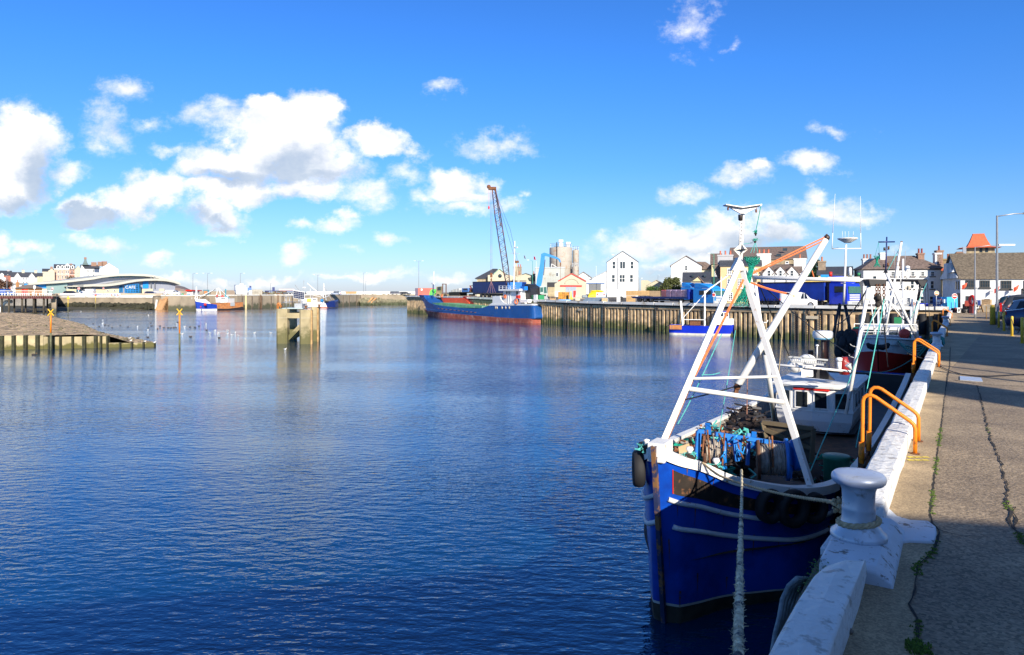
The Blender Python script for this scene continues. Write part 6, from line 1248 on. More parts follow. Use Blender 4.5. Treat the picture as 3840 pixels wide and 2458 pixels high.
for i,x in enumerate((1790,1860,1938,2012,2086)):
 m=MB(); slab(m,f,[(x,858-(i>0)*4),(x+70,856),(x+72,964),(x,960)],.15,2.3); o=t.p('bag_pallet',m,mat('bag_red',(.50,.06,.06),.6,var=.2,sc=2)if i==0 else mat('bag_wrap',(.34,.22,.36),.3,var=.35,sc=3,c2=(.6,.55,.62),patch=.3,ptsc=6),bev=.08)
 for k in range(6):m=MB(); z=fz(f,x,872+k*15); a,b=f.at(x,900)[0],f.at(x+70,900)[0]; m.box(a+.05,.1,z,b-.05,.16,z+.05); t.p('bag_layer',m,mat('bag_stripe',(.65,.4,.42),.5),on=o)
m=MB(); slab(m,f,[(2162,850),(2190,850),(2190,990),(2162,985)],0,2.5); t.p('headboard',m,CB)
m=MB(); slab(m,f,[(1700,1000),(1915,1005),(1915,1012),(1700,1007)],0,.1); slab(m,f,[(1700,1032),(1915,1038),(1915,1045),(1700,1040)],0,.1); t.p('side_guard',m,STL)
def wheels(t,f,xs,rr=.5,dep=2.5):
 for x in xs:
  a_,_=f.at(x,1000)
  for y_ in(0,dep-.3):
   m=MB(); m.lathe((a_,y_+.18,rr),[(rr*.45,-.12),(rr*.88,-.17),(rr,-.12),(rr,.12),(rr*.88,.17)],24,'Y'); o=t.p('wheel',m,TYR)
   m=MB(); m.lathe((a_,y_+.16,rr),[(0,-.02),(rr*.22,-.08),(rr*.28,.03),(rr*.48,.02),(rr*.56,-.1)],18,'Y'); t.p('rim',m,ALY,on=o)
  m=MB(); m.tube([(a_+rr*1.2*math.cos(q*.314),.17,rr+rr*1.2*math.sin(q*.314))for q in range(1,10)],.035,4); t.p('mudguard',m,DKM)
wheels(t,f,(1485,1567,1652,2070,2400))
def cab(t,f,x0,x1,yt,yb,pm,c='D',fair=True):
 """high lorry cab, front to the right"""
 w=x1-x0; h=yb-yt; X=lambda a:x0+a*w; Yy=lambda b:yt+b*h
 def q(pts,y0,y1,nm,mm,on=None,bev=0):m=MB(); slab(m,f,[(X(a),Yy(b))for a,b in pts],y0,y1); return t.p(nm,m,mm,on=on,bev=bev)
 q([(0,.26),(.9,.26),(.97,.34),(1,.55),(1,.97),(.0,.97)],.0,2.45,'cab',pm,bev=.06)
 if fair:q([(.02,.24),(.02,0),(.3,.02),(.66,.14),(.8,.25)],.15,2.3,'wind_deflector',pm,bev=.08)
 q([(.3,.36),(.78,.36),(.84,.56),(.3,.58)],-.02,.02,'side_window',CGL); q([(.99,.36),(1.03,.36),(1.04,.60),(1.0,.60)],.15,2.3,'windscreen',mat('green_glass',(.05,.14,.12),.1))
 q([(.1,.88),(1.02,.86),(1.03,1.0),(.1,1.0)],.02,2.4,'step_panel',GRY); q([(.86,.36),(.92,.36),(.92,.55),(.86,.55)],-.25,-.12,'mirror',BKP)
 for k in range(4):q([(1.01,.64+k*.07),(1.05,.64+k*.07),(1.05,.67+k*.07),(1.01,.67+k*.07)],.3,2.1,'grille_bar',WFR)
 m=MB(); p=f.at(X(1.02),Yy(.90)); m.box(p[0],.2,p[1]-.15,p[0]+.06,.6,p[1]+.1); t.p('headlight',m,LAN)
cab(t,f,2252,2540,762,1050,LBL)
f=yard('D',2075,2400,121,117); t=f.thing('lorry_cab','light blue lorry cab half hidden behind the flatbed lorry','lorry'); cab(t,f,2078,2260,752,1020,mat('cab_mid_blue',(.015,.2,.60),.4)); wheels(t,f,(2120,2220))
b=P('D',1990,0,140); tree_at('D',1925,880,500,400,138,3.9,'dense two lobed green tree behind the lorry cabs',LF1,n=2600,size=.30,seed=11,blobs=[(-.5,0,2.6,1.35),(-.9,0,1.6,1.2),(-1.5,.2,1.9,.9),(-.2,.3,3.7,.75),(-.55,0,3.4,.8),(1.0,0,2.9,1.3),(1.2,.2,3.8,.8),(1.9,0,1.9,1.1),(.8,.2,1.5,1.2),(2.3,.3,1.4,.8),(-1.9,0,1.1,.5)])
for x,w_,yt,lb,sd in((1740,150,815,'low bright green bush between stone wall and tree',21),(1640,90,790,'small thorny bush at the foot of the stone wall',22),(2030,120,800,'low green bush under the right of the round tree',23)):
 tree_at('D',x,870,yt,w_*1.5,145,3.9,lb,LF3,n=420,size=.2,trunk=False,seed=sd,name='green_bush')
f,t=H4('warehouse','low cream warehouse with shallow grey roof right of the stone wall','D',1612,1860,190,12,790,722,'front',CRM,mat('grey_sheet_roof',(.35,.33,.3)),g=4)
m=MB(); slab(m,f,[(1520,720),(1612,722),(1740,790),(1740,900),(1520,900)],-.1,.4); t.p('gable_wall',m,CRM)
f,t=H4('gabled_house','white gable end house with brown roof behind the round tree','E',128,530,165,14,480,357,'front',WH,BSL,[(325,478,34,66,dict(mull=(1,2)))],wk=dict(bar=.1,sillm=WFR),g=4)
m=MB(); slab(m,f,[(430,424),(580,426),(664,480),(664,525),(530,525)],1,10); t.p('side_roof',m,BSL); m=MB(); slab(m,f,[(530,525),(664,525),(664,700),(530,700)],1.5,9); t.p('side_wing',m,CRM)
f,t=H4('cottage','low slate roofed cottage with dark skylights behind the lorry cabs','E',290,632,140,8,690,578,'side',GRW,SLT,[],g=3.9)
for x in(412,572):m=MB(); q0=F3(f,x-14,626,1.2); q1=F3(f,x+14,594,2); m.box(q0.x,q0.y,q0.z,q1.x,q1.y,q1.z); t.p('skylight',m,GLS)
m=MB(); slab(m,f,[(385,700),(480,632),(600,760),(600,850),(375,850)],-2,-.2); t.p('porch_gable',m,mat('porch_grey',(.25,.24,.2))); m=MB(); slab(m,f,[(410,686),(480,632),(548,686)],-2.2,-2); t.p('porch_front',m,YCR)
m=MB(); slab(m,f,[(480,624),(488,624),(612,756),(600,760)],-2.4,0); t.p('porch_roof',m,BRK)
f,t=H4('cottage','narrow cream house between slate cottage and ochre house','E',660,780,122,7,455,335,'side',YCR,BSL,[(716,548,36,74,dict(mull=(3,4)))],wk=dict(bar=.07,sillm=WFR),g=3.8)
f,t=H4('ochre_house','ochre harbour house with slate roof and white sash windows','E',775,1310,112,7,488,392,'side',OCH,SLT,[(893,515,58,80,dict(mull=(2,4))),(1235,515,50,80,dict(mull=(2,4))),(893,652,62,120,dict(mull=(2,4))),(1035,650,66,122,dict(mull=(3,4))),(1100,515,50,80,dict(mull=(2,4))),(908,830,60,105,dict(mull=(2,4)))],wk=dict(bar=.09,sillm=WFR),g=3.7,over=.15,cat='house')
a=f.at(835,0)[0]; chimney(t,a-1.2,a+1.2,2.4,4.4,0,fz(f,835,338,3),GRW,3,mat('red_pot',(.5,.12,.06))); a=f.at(1350,0)[0]; chimney(t,a-1.0,a+1.1,2.4,4.4,0,fz(f,1350,322,3),WH,3,mat('red_pot',(.5,.12,.06)))
m=MB(); slab(m,f,[(660,480),(765,455),(775,620),(740,640)],1,5); t.p('lean_to_roof',m,BSL)
f,t=H4('warehouse','large dark brown slate roofed warehouse behind the ochre house','E',895,1900,150,14,396,244,'side',mat('brown_stone',(.30,.24,.15),.9,var=.3,sc=2),BSL,[(1650,424,46,30)],wk=dict(bar=.1),g=3.9)
for x,y in((1622,268),(1540,340)):m=MB(); p=F3(f,x,y,2.5 if x>1600 else 1); m.cb(p,.9,.3,.55); t.p('skylight',m,GLS)
f,t=H4('dormer_cottages','white cottage row with three pointed dormers and slate roof','E',1305,1840,110,7,572,478,'side',WH,BSL,[],g=3.7,over=.15)
for x in(1414,1565,1714):
 (a,zt),(_,zb)=f.at(x,492,-.25),f.at(x,620,-.25); r=.95; m=MB(); m.ext([(a-r,-.3,zb-1.5),(a+r,-.3,zb-1.5),(a+r,-.3,zt-1.1),(a,-.3,zt),(a-r,-.3,zt-1.1)],(0,3,0)); o=t.p('dormer',m,WH)
 for s_ in(-1,1):m=MB(); m.ext([(a+s_*(r+.25),-.4,zt-1.35),(a,-.4,zt+.06),(a,-.4,zt+.2),(a+s_*(r+.25),-.4,zt-1.2)],(0,3.2,0)); t.p('dormer_roof',m,BSL,on=o)
 window(t,f,x,540,44,78,(1,2),off=-.3)
a=f.at(1825,0)[0]; chimney(t,a-.9,a+.9,2.4,4.2,0,fz(f,1825,385,3),WH,1)
f,t=H4('cottage','low dark roofed building with chimney behind the blue lorry cab','E',2060,2500,110,8,600,508,'side',YCR,SLT,[],g=3.7); a=f.at(2100,0)[0]; chimney(t,a-.5,a+.6,2,4,0,fz(f,2100,420,3),mat('grey_brown_stone',(.27,.21,.15)),1)
f,t=bx('site_hut','bright blue flat roofed hut behind the white boom','hut','E',2090,598,2215,640,104,2.5,LBL); f,t=bx('shopfront','yellow painted low shopfront behind the blue lorry','shop','E',1890,680,2240,860,102,3,mat('shop_yellow',(.75,.55,.15),.7))
tree_at('E',2060,600,330,330,135,3.7,'dark evergreen tree behind the leaning white boom',LF2,n=1900,size=.32,seed=31)
f=yard('E',1120,2420,93,80); t=f.thing('curtain_lorry','bright blue curtain sided articulated lorry parked on the quay','lorry'); curtain(t,f,1165,2135,705,940,1000,(1270,1362,1465),CB,.5); wheels(t,f,(2066,2250)); 
m=MB(); slab(m,f,[(2150,700),(2190,700),(2190,950),(2150,950)],.3,2.3); t.p('air_stack',m,DKM); cab(t,f,2200,2440,610,1000,mat('cab_royal_blue',(.01,.04,.55),.35)); m=MB(); slab(m,f,[(2030,960),(2420,965),(2420,1010),(2030,1005)],.5,2); t.p('chassis',m,GRY)
p0=P('E',1800,0,82); car('small white panel van parked in front of the blue lorry',(p0.x,82,3.7),-.40,paint('white',(.75,.75,.75)),L_=4.1,W_=1.7,Hh=1.8,kind='van',cat='van')
f=yard('E',670,712,97); t=f.thing('lifebelt_box','red lifebelt housing on a post before the ochre house','lifebelt box'); m=MB(); slab(m,f,[(672,835),(706,835),(706,892),(672,892)],0,.2); t.p('box',m,RED,bev=.05); m=MB(); slab(m,f,[(684,892),(692,892),(692,990),(684,990)],.05,.12); t.p('post',m,GRY); q=F3(f,688,864,-.02); m=MB(); m.tube([q+V((math.cos(a*.6)*.22,0,math.sin(a*.6)*.25))for a in range(-4,5)],.05,5); t.p('ring',m,WFR)
fb=Thing('fishing_boat','small fishing boat with royal blue hull and white cabin against the sheet pile quay','boat',loc=(P('E',700,0,88.5).x,88.5,0),rz=-.30); t=fb
zr=lambda q:1.25+(.0 if q<.5 else 2.2*(q-.5)**1.5)
RB=mat('hull_royal',(.008,.03,.50),.35,var=.08)
lofthull('hull',t,11.2,3.6,zr,(('waterline',-.6,.28,BOOT),('hull',.28,None,RB)),rake=.5)
zd=1.2; m=MB(); m.loft([[V((x,-1.5 if x<2 else-.9,zd)),V((x,1.5 if x<2 else .9,zd))]for x in(-5.4,0,2,4.2)],sm=False); t.p('deck',m,DCK)
m=MB(); m.loft([[V((x,-h,1.4)),V((x,-h,2.1+(x>.5)*.1)),V((x,h,2.1+(x>.5)*.1)),V((x,h,1.4))]for x,h in((.2,1.7),(2,1.68),(3.6,1.2),(5.0,.5),(5.55,.08))],close=True,caps=True,sm=False); t.p('foredeck',m,WPT)
m=MB(); m.box(.4,-1.1,2.1,3.0,1.1,3.05); o=t.p('cabin',m,WPT,bev=.05); m=MB(); m.box(.2,-1.2,3.05,3.2,1.2,3.13); t.p('cabin_roof',m,RB)
for i in range(4):m=MB(); m.box(.6+i*.6,-1.13,2.45,1.05+i*.6,-1.09,2.9); t.p('window',m,GLS,on=o)
railing(t,[(3.2,-1.1,2.2),(4.0,-.9,2.2),(4.9,-.5,2.2),(5.4,0,2.2),(4.9,.5,2.2)],.8)
m=MB(); m.box(-5.5,-1.62,.75,-4.0,-1.5,1.3); t.p('rust_patch',m,HRU)
for x0,x1,h in((-3.9,-3.9,4.3),(-1.2,-1.2,5.6)):
 for s_ in(-1,1):m=MB(); m.bar((x0,s_*1.2,1.2),(x1-(.3 if h<5 else 0),s_*.7,h),.15); t.p('gantry_leg',m,WPT)
 m=MB(); m.bar((x1-(.3 if h<5 else 0),-.8,h),(x1-(.3 if h<5 else 0),.8,h),.15); t.p('gantry_beam',m,WPT)
m=MB(); m.bar((-3.9,-1.1,2),(-1.2,-1.1,2),.08); t.p('rail',m,WPT)
m=MB(); m.bar((-1.2,0,5.5),(1.6,.2,7.6),.14); t.p('derrick',m,WPT); m=MB(); m.bar((.8,.8,3.1),(.8,.8,7.5),.09); t.p('mast',m,WPT); m=MB(); m.bar((-3.9,0,2.2),(-.4,0,6.2),.08); t.p('brace',m,WPT)
m=MB(); m.cb((-2.4,0,1.6),1.3,1.6,.7); t.p('net_drum',m,RST); m=MB(); m.sph((2.2,0,3.5),.35,12,8,(1.4,1,.6)); t.p('radome',m,WPT)
# -- right hand side of the town
def face2(c,x1,Y1,x2,Y2,g=QZ):return Face(c,x1,Y1,x2,Y2,g)
BW=mat('black_frame',(.03,.03,.03),.5)
f=face2('F',490,105,1300,102.4); e,r=fz(f,800,852),fz(f,800,716,3)
wn=[(x,878,46,48,dict(mull=(1,2)))for x in(793,890,998,1100,1202)]+[(604,920,46,70,dict(mull=(1,2)))]+[(x,972,42,84,dict(mull=(1,2)))for x in(786,890,992,1100,1197)]+[(x,1130,44,90,dict(mull=(1,2)))for x in(1092,1190,790,640)]
t=house('long_white_house','long white three storey hotel with brown hipped slate roof',f,6,e,r,'hip',WH,BSL,None,wn,[],.3,wk=dict(bar=.08,sillm=DKM))
for x,y0,y1,mm,n in((685,684,760,WH,0),(1248,686,770,WH,0),(1268,660,760,BRK,1),(1075,688,720,BRK,2)):a=f.at(x,0,2.5)[0]; chimney(t,a-.42,a+.42,2,3,e,fz(f,x,y0,2.5),mm,n,mat('dark_pot',(.25,.05,.04)))
a=f.at(530,0,5)[0]; chimney(t,a-.7,a+.7,4.6,5.6,e,fz(f,530,745,5),WH,3,mat('brown_pot',(.3,.12,.08)))
m=MB(); m.box(-.05,-.14,e-.15,f.W+.05,-.02,e); t.p('gutter',m,DKM)
for y,h in((.8,900),(3.4,900)):
 for yy in(900,1090):m=MB(); z=fz(f,440,yy); m.box(-.06,y+.9,z-1.1,.02,y+1.7,z); t.p('side_window',m,GLS)
m=MB(); a=f.at(1300,860)[0]; m.box(a-.16,-.2,fz(f,1300,1100),a+.02,-.02,fz(f,1300,860)); t.p('stained_pipe',m,mat('stained_cream',(.6,.5,.25),.8))
f=face2('F',1300,100,1420,99); t=house('cottage','small brick and render house squeezed between the two white buildings',f,5,fz(f,1350,870),fz(f,1350,822,2.5),'side',STN,RDT,None,[],[],.1); a=f.at(1358,0,1)[0]; chimney(t,a-.5,a+.5,.6,1.8,3,fz(f,1358,745,1),mat('buff_chimney',(.4,.28,.13),.9,var=.2,sc=2),1)
f=face2('F',1490,76,2145,74); dp=8; e,r=fz(f,1800,944),fz(f,1800,704,dp/2)
wn=[(1592,968,100,74,dict(mull=(4,2))),(1740,970,104,72,dict(mull=(4,2))),(1960,972,108,84,dict(mull=(4,2))),(2190,972,100,80,dict(mull=(4,2))),(1588,1130,84,112,dict(mull=(3,2))),(2150,1055,60,60,dict(mull=(2,2))),(2140,1162,50,40),(1950,1166,150,18,dict(mull=(4,1)))]
t=house('white_inn','white two storey inn with black windows and large weathered slate roof',f,dp,e,r,'side',WH,GSL,None,wn,[],.22,x1=26,wk=dict(bar=.07,fr=BW,sillm=BW))
m=MB(); (x0,z1),(x1,_)=f.at(1740,1160),f.at(1790,1160); m.box(x0,-.06,.05,x1,.05,z1); t.p('door',m,mat('door_dark',(.03,.015,.015),.5)); m=MB(); m.box(-.3,-.2,e-.1,26,-.08,e+.02); t.p('gutter',m,BW)
zz=fz(f,1430,790); m=MB(); m.ext([(-.35,-.1,e),(-.35,.1,e+.2),(-.35,dp/2-1.2,e+1.2),(-.35,dp/2-1.2,zz),(-.35,dp/2+1.2,zz),(-.35,dp/2+1.2,e+1.2),(-.35,dp,e)],(.45,0,0)); t.p('gable_parapet',m,WH); m=MB(); m.box(-.6,dp/2-.7,e,.5,dp/2+.7,zz+.1); t.p('chimney',m,WH)
for y,z0,z1 in((1.5,2.1,3.0),(.5,2.1,3.0)):m=MB(); m.box(-.06,y,z0,.02,y+.45,z1); t.p('side_window',m,GLS)
(x0,z0),(x1,z1)=f.at(1455,0),f.at(1455,0); m=MB(); m.box(-.08,.3,.0,.02,1.1,1.7); t.p('side_door',m,BW)
m=MB(); xa,_=f.at(1545,700,2); m.add([(xa-1.6,1,e+.7),(xa+1.9,1.6,e+.9),(xa+.2,4,r-.1),(xa-1.4,5,e+.5)],[(0,1,2),(0,2,3)]); t.p('dormer_cheek',m,WH)
for x,y,w_ in((1548,1022,.5),(1882,1060,.3),(2082,1045,.4),(2300,1050,.4)):
 a,z=f.at(x,y,-.8); m=MB(); m.bar((a,-.05,z-.35),(a+.1,-.9,z+.35),.03); o=t.p('flagpole',m,WFR); m=MB(); m.loft([[V((a+.1-k*.12,-.85+.08*math.sin(k*2.),z+.33-k*.08)),V((a+.02-k*.1,-.85+.1*math.sin(k*2.+1),z-.1-k*.10))]for k in range(5)]); t.p('flag',m,ORD,on=o)
f=face2('F',1452,100,1510,99.7); t=f.thing('brick_chimney','tall dark brick chimney stack left of the orange roofed tower','chimney'); m=MB(); m.box(0,0,0,f.W,1.4,fz(f,1480,672)); m.box(-.1,-.1,fz(f,1480,690),f.W+.1,1.5,fz(f,1480,680)); t.p('stack',m,BRK); m=MB(); m.box(f.W+.1,.2,5,f.W+.5,.8,fz(f,1520,622)); t.p('side_flue',m,STL)
f=face2('F',1535,122,1845,120); e=fz(f,1700,632); t=f.thing('stone_tower','square stone tower with flared orange tiled roof behind the white inn','tower'); Wd=f.W
m=MB(); m.box(0,0,0,Wd,Wd*.8,e); t.p('wall',m,mat('tower_stone',(.36,.29,.18),.9,var=.35,sc=1.8)); zt=fz(f,1690,500,Wd*.4); hh=zt-e
m=MB(); rg=[]
for k,q in((0,.0),(.12,.10),(.5,.20),(1,.30)):
 i=q*Wd-(.9 if k==0 else 0); rg.append([V((i,i,e+hh*k)),V((Wd-i,i,e+hh*k)),V((Wd-i,Wd*.8-i*.8,e+hh*k)),V((i,Wd*.8-i*.8,e+hh*k))])
m.loft(rg,close=True,sm=False,caps=True); t.p('roof',m,RDT); m=MB(); m.box(Wd*.30,Wd*.3,zt,Wd*.70,Wd*.5,zt+.2); t.p('ridge',m,RDT)
for x in(1702,1760):a,z=f.at(x,655); m=MB(); m.box(a-.2,-.05,z-.4,a+.2,.05,z+.4); t.p('slit_window',m,GLS)
lamp('F',1867,300,39,QZ,'tall silver street lamp rising above the parked cars',arm=1.9,r=.07); lamp('F',1640,622,48,QZ,'shorter grey street lamp left of the tall silver one',arm=2.0,r=.05)
m=MB(); b=P('M',1245,0,38.95); m.cyl((b.x,38.98,QZ),(b.x,38.98,QZ+.95),.13,n=12); m.lathe((b.x,38.98,QZ+.95),[(.13,0),(.075,.15)],12); single('lamp_base_guard',m,YEL,'thick yellow sleeve round the foot of the tall silver street lamp','post')
f=face2('M',378,74,570,72.5); t=f.thing('ticket_kiosk','light and dark blue kiosk cabinet with white notices near the quay head','kiosk')
(a,z1)=f.at(378,135); b=f.at(497,0)[0]; m=MB(); m.box(a,0,0,b,1.6,z1); t.p('body',m,mat('kiosk_blue',(.02,.12,.38),.5)); m=MB(); m.box(b+.005,.1,0,f.W,1.6,z1+.03); t.p('side_cabinet',m,mat('kiosk_light',(.05,.40,.75),.5))
for x0,y0,x1,y1,mm in((428,155,497,240,mat('maroon',(.2,.02,.02))),(432,168,493,236,WFR),(407,260,458,320,WFR),(463,260,512,322,WFR),(515,168,545,218,WFR)):(p0,p1),(q0,q1)=f.at(x0,y0),f.at(x1,y1); m=MB(); rect(m,p0,q1,q0,p1,-.03-(.02 if mm is WFR else 0),.09); t.p('notice',m,mm)
m=MB(); m.bar((a,-.4,.75),(f.W,-.4,.75),.05); [m.bar((a+k*.5,-.4,0),(a+k*.5,-.4,.75),.04)for k in range(11)]; t.p('railing',m,NVY)
for k,(x0,x1,y0,y1,mm,nm,lb,cat)in enumerate(((195,262,222,340,mat('tarp_blue',(.01,.03,.42),.6,bump=.1,bsc=4),'blue_tarpaulin','dark blue tarpaulin covered crate left of the kiosk','crate'),(268,330,226,345,mat('tarp_blue',(.01,.03,.42)),'blue_tarpaulin','blue tarpaulin bundle next to the kiosk','crate'),(100,145,205,335,mat('board_orange',(.75,.22,.02),.6),'notice_board','orange upright notice board left of the blue tarpaulins','sign'),(0,60,205,330,GRY,'steel_bench','grey slatted bench in front of the white hotel','bench'),(540,615,275,345,BKP,'litter_bin','black bin railings right of the kiosk','bin'),(165,200,240,320,WFR,'gas_bottle','white and red canister left of the blue tarpaulins','canister'))):
 f=face2('M',x0,76 if k<4 else 70,x1,76 if k<4 else 69.8); t=f.thing(nm,lb,cat); z=fz(f,x0,y0); m=MB()
 if nm=='steel_bench':
  for q in range(6):m.box(-1.5,q*.06,.25+q*.17,f.W,q*.06+.05,.36+q*.17)
  m.box(-1.4,.0,0,-1.3,.6,1.2); m.box(f.W-.1,0,0,f.W,.6,1.2)
 else:m.box(0,0,0,f.W,.8,z)
 t.p('body',m,mm,bev=.06)
for k,(x0,x1)in enumerate(((290,610),)):
 pass
roundsign('M',692,122,66,QZ,.25,'bright red no-entry sign before the white inn, lower of the pair'); roundsign('M',432,78,73,QZ,.235,'orange faded no-entry sign above the blue kiosk',face=mat('faded_orange',(.80,.25,.06),.5))
f=face2('M',925,56,970,55.7); t=f.thing('lifebuoy_holder','red lifebuoy in a tall white holder at the foot of the shorter lamp','lifebuoy'); q=F3(f,945,185,0); m=MB(); m.tube([q+V((.25*math.cos(a*.5236),0,.38*math.sin(a*.5236)))for a in range(12)],.1,8,close=True); t.p('ring',m,RED); m=MB(); m.box(q.x-.2,.05,0,q.x+.2,.2,q.z-.3); t.p('stand',m,WFR); m=MB(); m.box(q.x-.25,-.05,.1,q.x+.1,.04,.75); t.p('red_panel',m,mat('maroon',(.2,.02,.02)))
f=face2('M',770,60,960,59); t=f.thing('gear_trolley','dark flat trolley loaded with fishing gear at the quay head','trolley')
m=MB(); m.box(0,0,.32,f.W,1.2,.42); t.p('deck',m,DKM)
for x in(.3,f.W-.3):m=MB(); m.lathe((x,0,.18),[(.03,-.05),(.18,-.05),(.18,.05),(.03,.05)],14,'Y'); t.p('wheel',m,TYR)
for i in range(8):m=MB(); m.cb((R.uniform(.3,f.W-.3),R.uniform(.2,1),.6+R.uniform(0,.4)),R.uniform(.3,.8),.5,R.uniform(.2,.5),R.uniform(-.4,.4)); t.p('gear_box',m,(mat('gear_grey',(.22,.24,.27)),DKM,NVY,mat('gear_red',(.45,.08,.05)))[i%4],bev=.03)
for x,lb in((680,'dark red covered motor scooter beside the lower no-entry sign'),(715,'pale covered motor scooter next to the dark red one')):
 f=face2('M',x-25,62,x+25,61.6); t=f.thing('motor_scooter',lb,'scooter'); m=MB(); slab(m,f,[(x-25,400),(x-20,340),(x,320),(x+5,285),(x+14,290),(x+12,350),(x+26,380),(x+24,405)],0,.35); t.p('body',m,mat('maroon',(.2,.02,.02))if x<700 else WFR,bev=.04)
 for q in(x-15,x+18):c_=F3(f,q,405,.15); m=MB(); m.lathe((c_.x,.17,.2),[(.08,-.05),(.2,-.05),(.2,.05),(.08,.05)],16,'Y'); t.p('wheel',m,TYR)
f=face2('M',990,62,1110,61.5); t=f.thing('picnic_table','pale wooden picnic table before the white inn','table'); z=.72; m=MB(); m.box(0,0,z-.06,f.W,.7,z); t.p('tabletop',m,PAL)
for x in(.3,f.W-.3):m=MB(); m.bar((x,-.3,0),(x,.35,z),.07); m.bar((x,1.,0),(x,.35,z),.07); t.p('leg',m,PAL)
f=face2('M',1055,63,1150,62.6); t=f.thing('planter','low buff stone planter under the inn window','planter'); m=MB(); m.box(0,0,0,f.W+1.2,.6,.7); t.p('trough',m,mat('buff_trough',(.5,.42,.3),.9,var=.2,sc=2),bev=.03); m=MB(); m.box(.1,.1,.7,.8,.5,1.15); t.p('crate',m,PAL)
for x,y0,y1,Y,lb in((1150,300,460,47,'thin dark bollard post left of the inn door'),(1215,310,440,48,'thin dark bollard post right of the inn door')):
 b=P('M',x,0,Y); t=Thing('chain_post',lb,'post',loc=(b.x,Y,QZ)); m=MB(); m.tube([(0,0,0),(0,0,.8)],.03,8); m.sph((0,0,.83),.045,8,6); t.p('post',m,mat('brown_post',(.25,.15,.05)))
YP_=[(1330,345,35.8,'farthest low yellow post beside the parked cars'),(1405,350,32.7,'second farthest low yellow post beside the parked cars'),(1520,410,29.0,'second nearest low yellow post'),(1668,425,24.9,'nearest low yellow post at the right edge'),(1800,440,22.0,'low yellow post just outside the right edge')]
pp_=[]
for x,yt,Y,lb in YP_[:4]:
 b=P('M',x,yt,Y); t=Thing('yellow_post',lb,'post','low yellow posts along the parking',(b.x,Y,QZ)); h=b.z-QZ; m=MB(); m.tube([(0,0,0),(0,0,h-.03),(0,0,h)],[.05,.05,.035],12); t.p('post',m,YEL); m=MB(); m.cyl((0,0,0),(0,0,.015),.09,n=12); t.p('foot',m,YEL); pp_.append(V((b.x,Y,QZ+h*.85)))
m=MB()
for a,b in zip(pp_[1:],pp_[2:]):m.tube(sag(a,b,.5),.016,5)
single('post_chain',m,DKM,'dark chain drooping between the low yellow posts','chain')
hd=math.atan2(-.54,.84)
car('dark navy saloon, the nearest parked car at the right edge',(26.4,33.2,QZ),hd,paint('navy',(.012,.02,.09)),kind='saloon',L_=4.6,W_=1.85,Hh=1.42)
car('light grey blue hatchback behind the navy saloon',(28.9,36.9,QZ),hd,paint('pale',(.25,.32,.40)),L_=4.2,Hh=1.45)
car('dark grey estate with tall red tail lamps, third from the right edge',(31.2,40.3,QZ),hd,paint('dark_grey',(.06,.07,.085)),kind='suv',L_=4.6,W_=1.9,Hh=1.68)
car('dark teal hatchback, farthest of the parked cars on the right',(35.2,46.6,QZ),hd,paint('teal',(.015,.05,.08)),L_=4.3,Hh=1.6)
m=MB(); m.tube([G('M',0,945,4.0),*[G('M',x,y,QZ+.02)for x,y in((420,1085),(520,1150),(640,1205),(800,1250),(1000,1272),(1200,1275),(1450,1262),(1694,1250),(1800,1245))]],.012,6)
single('thin_black_line',m,BKP,'thin black mooring line lying across the sunlit quay','rope')
m=MB(); m.tube([Q(28.5,1.4,3.0),Q(28.3,.9,3.8),Q(28.2,.78,QZ+.18),Q(28.0,.62,QZ+.26),Q(27.9,.5,QZ+.22),Q(27.8,.46,QZ-.0),Q(28.3,.45,QZ+.03),Q(28.6,.5,QZ+.24),Q(28.7,.7,QZ+.26),Q(29.2,1.2,3.2)],.03,8)
m.tube([Q(29.8,1.4,3.0),Q(29.4,.8,QZ+.2),Q(29.2,.6,QZ+.27),Q(29.0,.46,QZ+.2),Q(28.8,.44,QZ)],.03,8); single('turquoise_rope',m,mat('dull_turquoise_rope',(.03,.22,.20),.9,var=.3,sc=15),'thick turquoise rope draped over the white kerb beyond the second bollard','rope')
for u_,v_,h,lb in((14.4,-6,8.6,'street lamp outside the view to the right'),(15.6,-8,9.6,'taller street lamp outside the view to the right')):
 p=uv(u_,v_); t=Thing('street_lamp',lb,'street lamp',None,(p.x,p.y,QZ)); m=MB(); m.tube([(0,0,0),(0,0,h)],.09,8); t.p('pole',m,STL)
 # -- the blue trawler in the foreground
T0=V((2.57,11.66,0)); tr=Thing('trawler','big blue wooden trawler with white A-frame mast moored in the foreground','trawler',loc=T0)
BLH=mat('trawler_blue',(.003,.06,.42),.32,var=.2,sc=1.2,c2=(.004,.04,.30),patch=.3,ptsc=1.2,coat=.3,bump=.012,bsc=5)
WTR=mat('trawler_white',(.80,.79,.76),.5,var=.04,sc=4,c2=(.45,.25,.10),patch=.07,ptsc=6,sharp=.04,bump=.015,bsc=12)
def CRs(P_,n):
 out=[]
 for i in range(len(P_)-1):
  p0,p1,p2,p3=P_[max(0,i-1)],P_[i],P_[i+1],P_[min(len(P_)-1,i+2)]
  for k in range(n):
   t=k/n; out.append(.5*((2*p1)+(p2-p0)*t+(2*p0-5*p1+4*p2-p3)*t*t+(3*p1-p0-3*p2+p3)*t**3))
 return out+[P_[-1]]
stem=V((2.32,11.28,3.02))
SB=CRs([stem,V((2.72,11.34,2.84)),V((3.18,11.53,2.68)),V((3.81,11.9,2.36)),V((4.62,12.15,2.13)),V((5.38,12.46,2.0)),V((6.35,13.35,1.9)),V((7.9,15.5,1.84)),V((11.1,20.4,1.8)),V((14.6,25.8,1.9)),V((17.2,29.9,2.0))],5)
